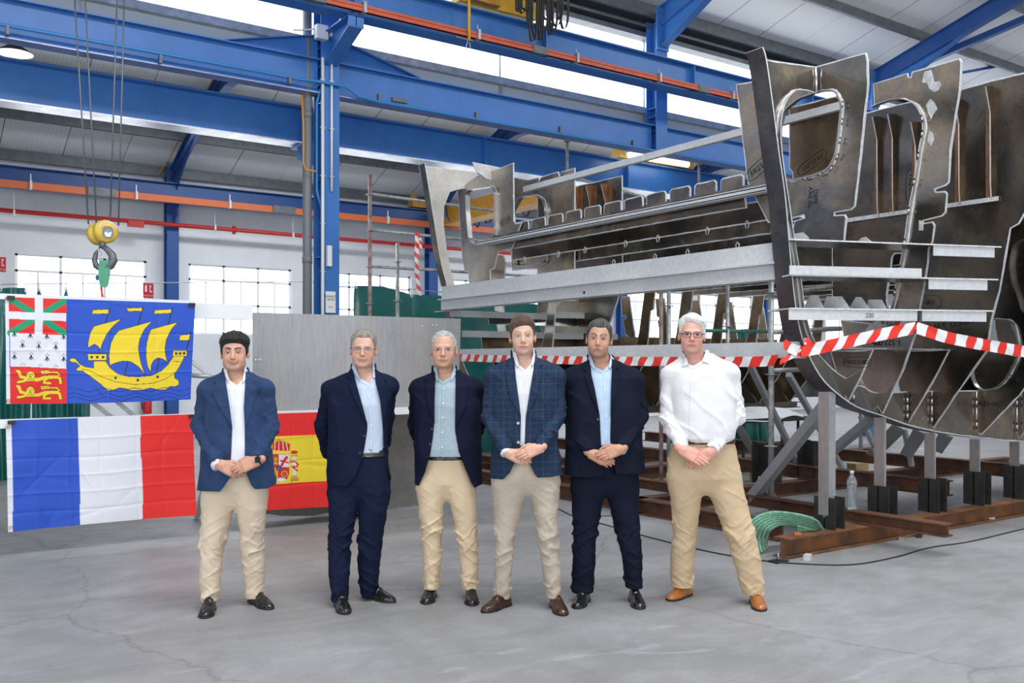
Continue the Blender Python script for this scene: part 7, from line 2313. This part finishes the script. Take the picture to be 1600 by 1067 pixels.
# 2 ---------------------------------------------------------------
GLM = ('thin_metal_frame', (.12, .10, .09), .3, .8)
MEN.append(dict(cx=565, d=6.1, label='person in navy suit with round glasses and silver belt buckle, arms behind back',
  head=dict(c=(567.5, 546), yaw=.12, roll=.03, k=1.0, wide=1.03, jaw=1.1, mw=1.15, neck=(568, 594), nr=.058, skin=SK2, brow=(.35, .27, .22), ba=.5, smile=.9, iris='blue', flush=.8, hy=-.04,
            hair=dict(name='grey_brown_hair', c1=(.12, .10, .08), c2=(.42, .38, .33), th=.006, top=.008, line=.078, burn=-.005, nape=-.06, recede=.012, seed=2),
            glasses=dict(mat=GLM, rx=.022, rz=.021, cx=.032, r=.0011, rt=.0013)),
  torso=[(580, 552, 588, .06, .02), (590, 530, 602, .09, .01), (604, 515, 613, .115, 0), (632, 513, 613, .13, -.01), (660, 514, 609, .125, -.01), (690, 513, 605, .12, -.01), (715, 512, 606, .125, 0), (740, 512, 609, .13, 0), (768, 512, 611, .13, 0)],
  neckbase=((568, 592, .02), .062), sh=((517.5, 606.5, 0.02), (609.5, 601.5, 0.02)), shr=.056,
  arms=[dict(pts=[(516.5, 611.0, .02, .056), (505, 662, .09, .056), (514, 706, .17, .05), (535, 722, .22, .045)]), dict(pts=[(606.5, 607.0, .02, .052), (605, 650, .10, .05), (600, 690, .18, .045), (580, 715, .22, .045)])],
  legs=[[(768, 512, 566, .105, 0), (800, 514, 559, .10, -.02), (855, 513, 547, .09, -.05), (890, 513, 547, .085, -.08), (915, 515, 545, .082, -.10), (938, 519, 544, .082, -.11)],
        [(768, 560, 610, .105, 0), (800, 560, 604, .10, 0), (855, 559, 597, .09, .02), (890, 560, 593, .085, .04), (912, 561, 592, .08, .05), (927, 564, 588, .08, .06)]],
  pelvis=[(697, 520, 602, .112, 0), (720, 516, 606, .12, 0), (755, 513, 610, .12, 0), (778, 514, 608, .11, 0)],
  trouser_mat=NAVY2, shirt_mat=BSH2, jacket_mat=NAVY2, button_mat=BTN_D,
  opening=[(551, 550), (550.5, 573), (556, 600), (564, 632), (574, 661), (574, 671), (569, 703), (562, 727), (554, 748), (540, 762), (530, 790), (614, 790), (611, 757), (604, 727), (600, 697), (598, 661), (594, 625), (587, 598), (584, 573), (585, 550)],
  hem=[(505, 753), (513, 755), (525, 760), (545, 761), (600, 757), (612, 757)], jacket_top=566,
  vneck=[(555, 566), (576.5, 600), (587, 562)], shirt_top=570, shirt_bot=706, placket=[(576.5, 600), (577.5, 636), (580, 670), (580, 704)],
  shirt_buttons=[(577, 618), (578, 640), (580, 664), (580, 690)], collar=((552.5, 574), (585.5, 572), (577, 600)), collar_tips=((563, 594), (595, 589)),
  lapels=[[(550, 573), (542, 584), (541, 588), (549, 592), (543, 597), (556, 630), (574, 663), (566, 632), (557, 600)], [(585, 574), (596, 584), (604, 594), (601, 598), (605, 606), (604, 640), (599, 664), (595, 630), (588, 600)]],
  flaps=[[(516, 694), (540, 699), (538, 710), (515, 704)]],
  buttons=[(569, 681), (562.5, 707.5)], belt=dict(y0=702, y1=713, bx=576, mat=BELT_D),
  hands=[dict(w=(538, 722, .22), t=(560, 735, .24), side=1, curl=.6, n=(0, 1, 0)), dict(w=(580, 716, .235), t=(555, 732, .26), side=-1, curl=.6, n=(0, 1, 0))],
  shoes=[((528, 943), (541, 961)), ((567, 932), (617, 942))], shoe_style='lace', shoe_mat=SHBLK, sole_mat=SOLE))
# 3 ---------------------------------------------------------------
MEN.append(dict(cx=697, d=6.18, label='person with rimless glasses, open dark blazer over grey-blue shirt and tan trousers',
  head=dict(c=(693, 546.5), yaw=.04, roll=.0, k=1.0, wide=1.05, jaw=1.02, neck=(695, 592), nr=.056, skin=SK3, brow=(.45, .38, .33), ba=.5, smile=.5, iris='brown', flush=.8, hy=-.04,
            hair=dict(name='white_grey_hair', c1=(.28, .27, .25), c2=(.62, .61, .58), th=.004, top=.003, line=.096, burn=-.012, nape=-.07, recede=.018, seed=3),
            glasses=dict(mat=('silver_frame', (.4, .38, .36), .3, .8), rx=.0235, rz=.017, cx=.032, r=.0008, rt=.0011, sq=.8)),
  torso=[(581, 679, 714, .06, .02), (591, 662, 734, .09, .01), (604, 648, 748, .115, 0), (632, 646, 750, .13, -.01), (665, 647, 750, .13, -.015), (700, 647, 752, .135, -.02), (730, 647, 754, .13, -.01), (770, 648, 755, .13, -.01)],
  neckbase=((695, 592, .02), .062), sh=((654.5, 604.5, 0.02), (742.5, 603.5, 0.02)), shr=.056,
  arms=[dict(pts=[(654.5, 610.0, .02, .056), (650, 662, .09, .054), (660, 700, .17, .048), (680, 715, .22, .045)]), dict(pts=[(740.5, 609.0, .02, .054), (746, 662, .10, .054), (737, 700, .18, .048), (712, 716, .22, .045)])],
  legs=[[(762, 651, 700, .10, 0), (795, 654, 693, .098, 0), (842, 659, 691, .09, 0), (880, 661, 689, .085, 0), (918, 662, 687, .08, .0)],
        [(762, 694, 742, .10, 0), (795, 705, 745, .098, 0), (842, 714, 747, .09, 0), (880, 718, 748, .085, 0), (918, 722, 748, .08, .0)]],
  pelvis=[(702, 663, 726, .11, 0), (725, 655, 738, .118, 0), (755, 651, 743, .118, 0), (775, 652, 742, .11, 0)],
  trouser_mat=KHAKI2, shirt_mat=GSH3, jacket_mat=NAVY3, button_mat=BTN_D,
  opening=[(681, 550), (680, 579), (679, 630), (678.5, 661), (676.5, 683), (672, 710), (664, 738), (655, 757), (651, 775), (651, 800), (748, 800), (746, 775), (742, 762), (736, 753), (726, 730), (717, 706), (711, 672), (711.5, 630), (712, 576), (712, 550)],
  hem=[(640, 756), (649, 757), (655, 760), (742, 762), (756, 755)], jacket_top=566,
  vneck=[(683, 566), (692, 597), (711, 562)], shirt_top=570, shirt_bot=711, placket=[(692.5, 597), (692.5, 630), (691.5, 665), (691, 709)],
  shirt_buttons=[(693.5, 607), (692.6, 630), (691.8, 652), (691, 675), (691, 698.5)], collar=((681, 577), (711.5, 575), (692, 597)), collar_tips=((683, 597), (705, 597)),
  lapels=[[(680, 578), (671, 584), (663, 592), (668, 597), (663, 600), (668, 632), (679, 664), (679, 630), (680, 600)], [(712, 578), (722, 586), (729, 590), (727, 597), (732, 600), (728, 635), (712, 668), (711.5, 630), (712, 600)]],
  buttons=[(674.8, 670), (672, 694)], belt=dict(y0=707, y1=717, bx=688, mat=BELT_D),
  hands=[dict(w=(682, 716, .22), t=(705, 730, .24), side=1, curl=.6, n=(0, 1, 0)), dict(w=(710, 717, .235), t=(688, 732, .26), side=-1, curl=.6, n=(0, 1, 0))],
  shoes=[((676, 928.5), (665, 945)), ((735, 930), (738, 947.5))], shoe_style='loafer', shoe_mat=SHBLK, sole_mat=SOLE))
# 4 ---------------------------------------------------------------
MEN.append(dict(cx=819, d=5.98, label='person with short brown hair in a checked blue jacket and dark brown shoes',
  head=dict(c=(816.5, 525.5), yaw=.02, roll=-.04, k=.99, wide=1.0, jaw=.95, neck=(820, 574), nr=.056, skin=SK4, brow=(.16, .09, .055), ba=.7, smile=.5, iris='blue', flush=.4, stubble=.1, hy=-.04,
            hair=dict(name='brown_hair', c1=(.035, .02, .012), c2=(.13, .075, .045), th=.008, top=.010, line=.068, burn=-.012, nape=-.06, part=.12, seed=4)),
  torso=[(557, 803, 836, .06, .02), (566, 785, 856, .09, .01), (584, 766, 874, .115, 0), (615, 764, 876, .125, -.01), (645, 767, 873, .125, -.01), (680, 768, 871, .125, -.01), (715, 766, 876, .13, -.01), (755, 764, 880, .13, -.01)],
  neckbase=((820, 571, .02), .062), sh=((771.5, 586.5, 0), (867.5, 585.5, 0)), shr=.056,
  arms=[dict(pts=[(770.5, 592.0, .0, .056), (766, 650, -.01, .056), (790, 706, -.18, .045)]), dict(pts=[(869.5, 591.0, .0, .056), (871, 648, -.01, .056), (843, 700, -.18, .045)])],
  legs=[[(752, 768, 826, .105, 0), (790, 770, 817, .10, 0), (840, 772, 805, .088, -.02), (880, 772, 801, .08, -.02), (915, 771.5, 799, .076, 0), (933, 772, 798, .075, .02)],
        [(752, 822, 875, .105, 0), (790, 831, 872, .10, 0), (840, 841, 872, .088, -.03), (880, 846, 876, .08, -.05), (915, 850, 877, .076, -.05), (932, 852.5, 877, .075, -.04)]],
  pelvis=[(690, 775, 864, .112, 0), (715, 771, 868, .12, 0), (745, 768, 873, .12, 0), (768, 770, 871, .11, 0)],
  trouser_mat=STONE, shirt_mat=WSH, jacket_mat=CHECK, button_mat=BTN_L,
  opening=[(804, 530), (803, 553), (806, 590), (811, 626), (814, 651), (813, 692), (806, 718), (797, 738), (785, 750), (780, 775), (846, 775), (843, 750), (836, 741), (828, 724), (820, 694), (821.5, 652), (829, 604), (834, 575), (836, 553), (836, 530)],
  hem=[(760, 746), (770, 748), (788, 749), (842, 746), (862, 745), (882, 741)], jacket_top=545,
  vneck=[(806, 542), (821, 578), (835, 540)], shirt_top=548, shirt_bot=694, placket=[(821, 578), (820, 610), (818.5, 650), (817.5, 692)],
  shirt_buttons=[(820, 596), (819.5, 615), (818.5, 637), (818, 662)], collar=((804.5, 553), (835, 551), (821, 579)), collar_tips=((808, 574), (833, 572)),
  lapels=[[(803, 553), (797, 560), (790, 567), (794, 573), (788, 577), (797, 622), (813, 652), (809, 622), (804, 580)], [(836, 553), (843, 562), (849, 569), (843, 573), (848, 580), (838, 622), (822, 652), (829, 605), (835, 575)]],
  buttons=[(809.5, 661), (810, 691)], cuff_len=(.016, .012), belt=dict(y0=686, y1=697, bx=816, mat=BELT_B),
  hands=[dict(w=(843, 700, -.20), t=(802, 716, -.26), side=-1, curl=.42, n=(0, -1, .2), size=.96), dict(w=(794, 708, -.19), t=(832, 724, -.22), side=1, curl=.7, n=(-.1, -1, .3), size=.96)],
  shoes=[((797, 944), (754, 958)), ((864, 945), (881, 963))], shoe_style='lace', shoe_mat=SHBRN, sole_mat=SOLE))
# 5 ---------------------------------------------------------------
MEN.append(dict(cx=944, d=6.1, label='unsmiling person in dark suit and light blue shirt between checked jacket and white shirt',
  head=dict(c=(936, 529.5), yaw=-.14, roll=.08, pitch=.0, k=1.0, wide=1.0, jaw=1.12, neck=(943, 577), nr=.060, skin=SK5, brow=(.03, .02, .018), bw=.006, smile=-.35, iris='brown', flush=.3, stubble=.4, hy=-.05,
            hair=dict(name='dark_grey_hair', c1=(.02, .018, .018), c2=(.13, .12, .115), th=.008, top=.006, line=.074, burn=-.012, nape=-.06, recede=.012, seed=5)),
  torso=[(563, 920, 958, .06, .02), (573, 900, 980, .09, .01), (590, 886, 1000, .12, 0), (620, 885, 1001, .14, -.01), (650, 886, 1000, .145, -.02), (690, 884, 1003, .15, -.02), (715, 882, 1005, .15, -.02), (755, 880, 1008, .15, -.02)],
  neckbase=((941, 575, .02), .064), sh=((890.5, 590.5, 0), (989.5, 589.5, 0)), shr=.058,
  arms=[dict(pts=[(891.5, 596.0, .0, .058), (893, 652, .04, .060), (922, 708, -.19, .047)]), dict(pts=[(990.5, 595.0, .0, .060), (999, 650, .0, .062), (970, 702, -.19, .048)])],
  legs=[[(752, 892, 947, .108, 0), (790, 894, 941, .10, 0), (831, 895, 934, .09, -.02), (875, 894, 930, .085, -.02), (905, 893, 928, .082, 0), (924, 893, 927, .08, 0)],
        [(752, 943, 998, .108, 0), (790, 953, 998, .10, 0), (831, 963, 1001, .09, -.02), (875, 972, 1004, .085, -.02), (900, 975, 1004, .082, 0), (917, 977, 1004, .08, 0)]],
  pelvis=[(690, 897, 990, .12, 0), (715, 895, 994, .13, 0), (745, 892, 998, .13, 0), (770, 894, 996, .115, 0)],
  trouser_mat=NAVY5, shirt_mat=BSH5, jacket_mat=NAVY5, button_mat=BTN_D,
  opening=[(922, 535), (921, 559), (925, 590), (931, 616), (937, 648), (939, 690), (941, 715), (943, 745), (944, 790), (966, 790), (963, 745), (958, 722), (953.5, 687), (955, 626), (956, 590), (956, 558), (955, 535)],
  hem=[(878, 741), (892, 744), (912, 747), (944, 746), (962, 742), (997, 741), (1010, 735)], jacket_top=548,
  vneck=[(923, 548), (942, 578), (956, 545)], shirt_top=554, shirt_bot=694, placket=[(942.5, 579), (945, 610), (947, 650), (947, 690)],
  shirt_buttons=[(945, 609), (946, 630), (947.5, 650), (947.5, 675)], collar=((922, 560), (956, 558), (942, 580)), collar_tips=((928, 577), (954, 576)),
  lapels=[[(921, 560), (915, 568), (911, 577), (917, 580), (912, 585), (922, 615), (937, 648), (930, 610), (923, 580)], [(956, 559), (962, 566), (967, 574), (962, 578), (968, 583), (963, 615), (954, 652), (954.5, 610), (956, 580)]],
  buttons=[(934, 655)], cuff_len=(.0, .010),
  hands=[dict(w=(969, 702, -.215), t=(928, 716, -.27), side=-1, curl=.45, n=(0, -1, .2), handcol=1), dict(w=(924, 709, -.20), t=(960, 726, -.235), side=1, curl=.7, n=(-.1, -1, .3))],
  shoes=[((917, 936), (900, 952)), ((988, 935), (1001, 953))], shoe_style='lace', shoe_mat=SHBLK, sole_mat=SOLE))
# 6 ---------------------------------------------------------------
MEN.append(dict(cx=1098, d=6.1, label='person with white hair and dark glasses in a white shirt without jacket, tan shoes',
  head=dict(c=(1081, 523), yaw=-.16, roll=.03, k=1.0, wide=1.03, jaw=1.05, neck=(1092, 570), nr=.058, skin=SK6, brow=(.50, .42, .38), ba=.5, smile=.2, iris='brown', flush=1.0, hy=-.05,
            hair=dict(name='white_hair', c1=(.66, .66, .63), c2=(.84, .84, .82), th=.010, top=.012, quiff=.3, line=.082, burn=-.022, nape=-.07, part=-.25, seed=6),
            glasses=dict(mat=('navy_frame', (.02, .03, .06), .3), rx=.0245, rz=.0155, cx=.0325, r=.0021, rt=.0024, sq=.62)),
  torso=[(556, 1072, 1110, .06, .02), (566, 1056, 1130, .09, .01), (580, 1043, 1143, .12, 0), (610, 1043, 1149, .135, -.01), (640, 1047, 1150, .14, -.02), (670, 1053, 1150, .148, -.02), (684, 1058, 1147, .145, -.02), (690, 1062, 1142, .135, -.01)],
  neckbase=((1091, 566, .02), .062), sh=((1048.5, 583.5, 0), (1139.5, 579.5, 0)), shr=.056,
  arms=[dict(pts=[(1047.5, 591.0, .0, .056), (1044, 650, .0, .058), (1067, 702, -.17, .043)]), dict(pts=[(1142.5, 587.0, .0, .056), (1150, 650, .0, .058), (1113, 703, -.16, .044)])],
  legs=[[(748, 1043, 1100, .112, 0), (790, 1049, 1094, .105, .02), (837, 1051, 1089, .092, .05), (870, 1048, 1085, .086, .08), (895, 1047, 1083, .082, .10), (916, 1049, 1083, .08, .11)],
        [(745, 1096, 1157, .112, 0), (790, 1115, 1168, .105, -.01), (837, 1134, 1181, .095, -.04), (870, 1144, 1188, .088, -.06), (900, 1153, 1192, .084, -.06), (927, 1160, 1194.5, .08, -.05)]],
  pelvis=[(679, 1060, 1142, .128, 0), (692, 1050, 1147, .132, 0), (715, 1043, 1152, .135, 0), (745, 1043, 1156, .13, 0), (765, 1046, 1156, .12, 0)],
  trouser_mat=KHAKI3, shirt_mat=WSH6, jacket_mat=None,
  opening=[], hem=[], vneck=[(1074, 548), (1084, 571), (1104, 542)], shirt_top=545, shirt_bot=689, placket=[(1082, 573), (1080, 610), (1079, 650), (1078, 683)],
  shirt_buttons=[(1080.5, 606), (1079.3, 638), (1079, 660)], collar=((1071.5, 563), (1105, 550), (1083.5, 572)), collar_tips=((1064, 573), (1108, 568)),
  lapels=[], buttons=[], belt=dict(y0=681, y1=692, bx=1089, mat=BELT_B),
  hands=[dict(w=(1066, 703, -.195), t=(1104, 724, -.26), side=1, curl=.30, n=(.1, -1, .3), size=1.08), dict(w=(1112, 706, -.165), t=(1070, 733, -.19), side=-1, curl=.35, n=(.1, -1, .3), size=1.1)],
  shoes=[((1079, 928), (1044, 939.5)), ((1177, 938), (1190, 956))], shoe_style='lace', shoe_mat=SHTAN, sole_mat=SOLE))
for _m in MEN:
    build_man(_m)
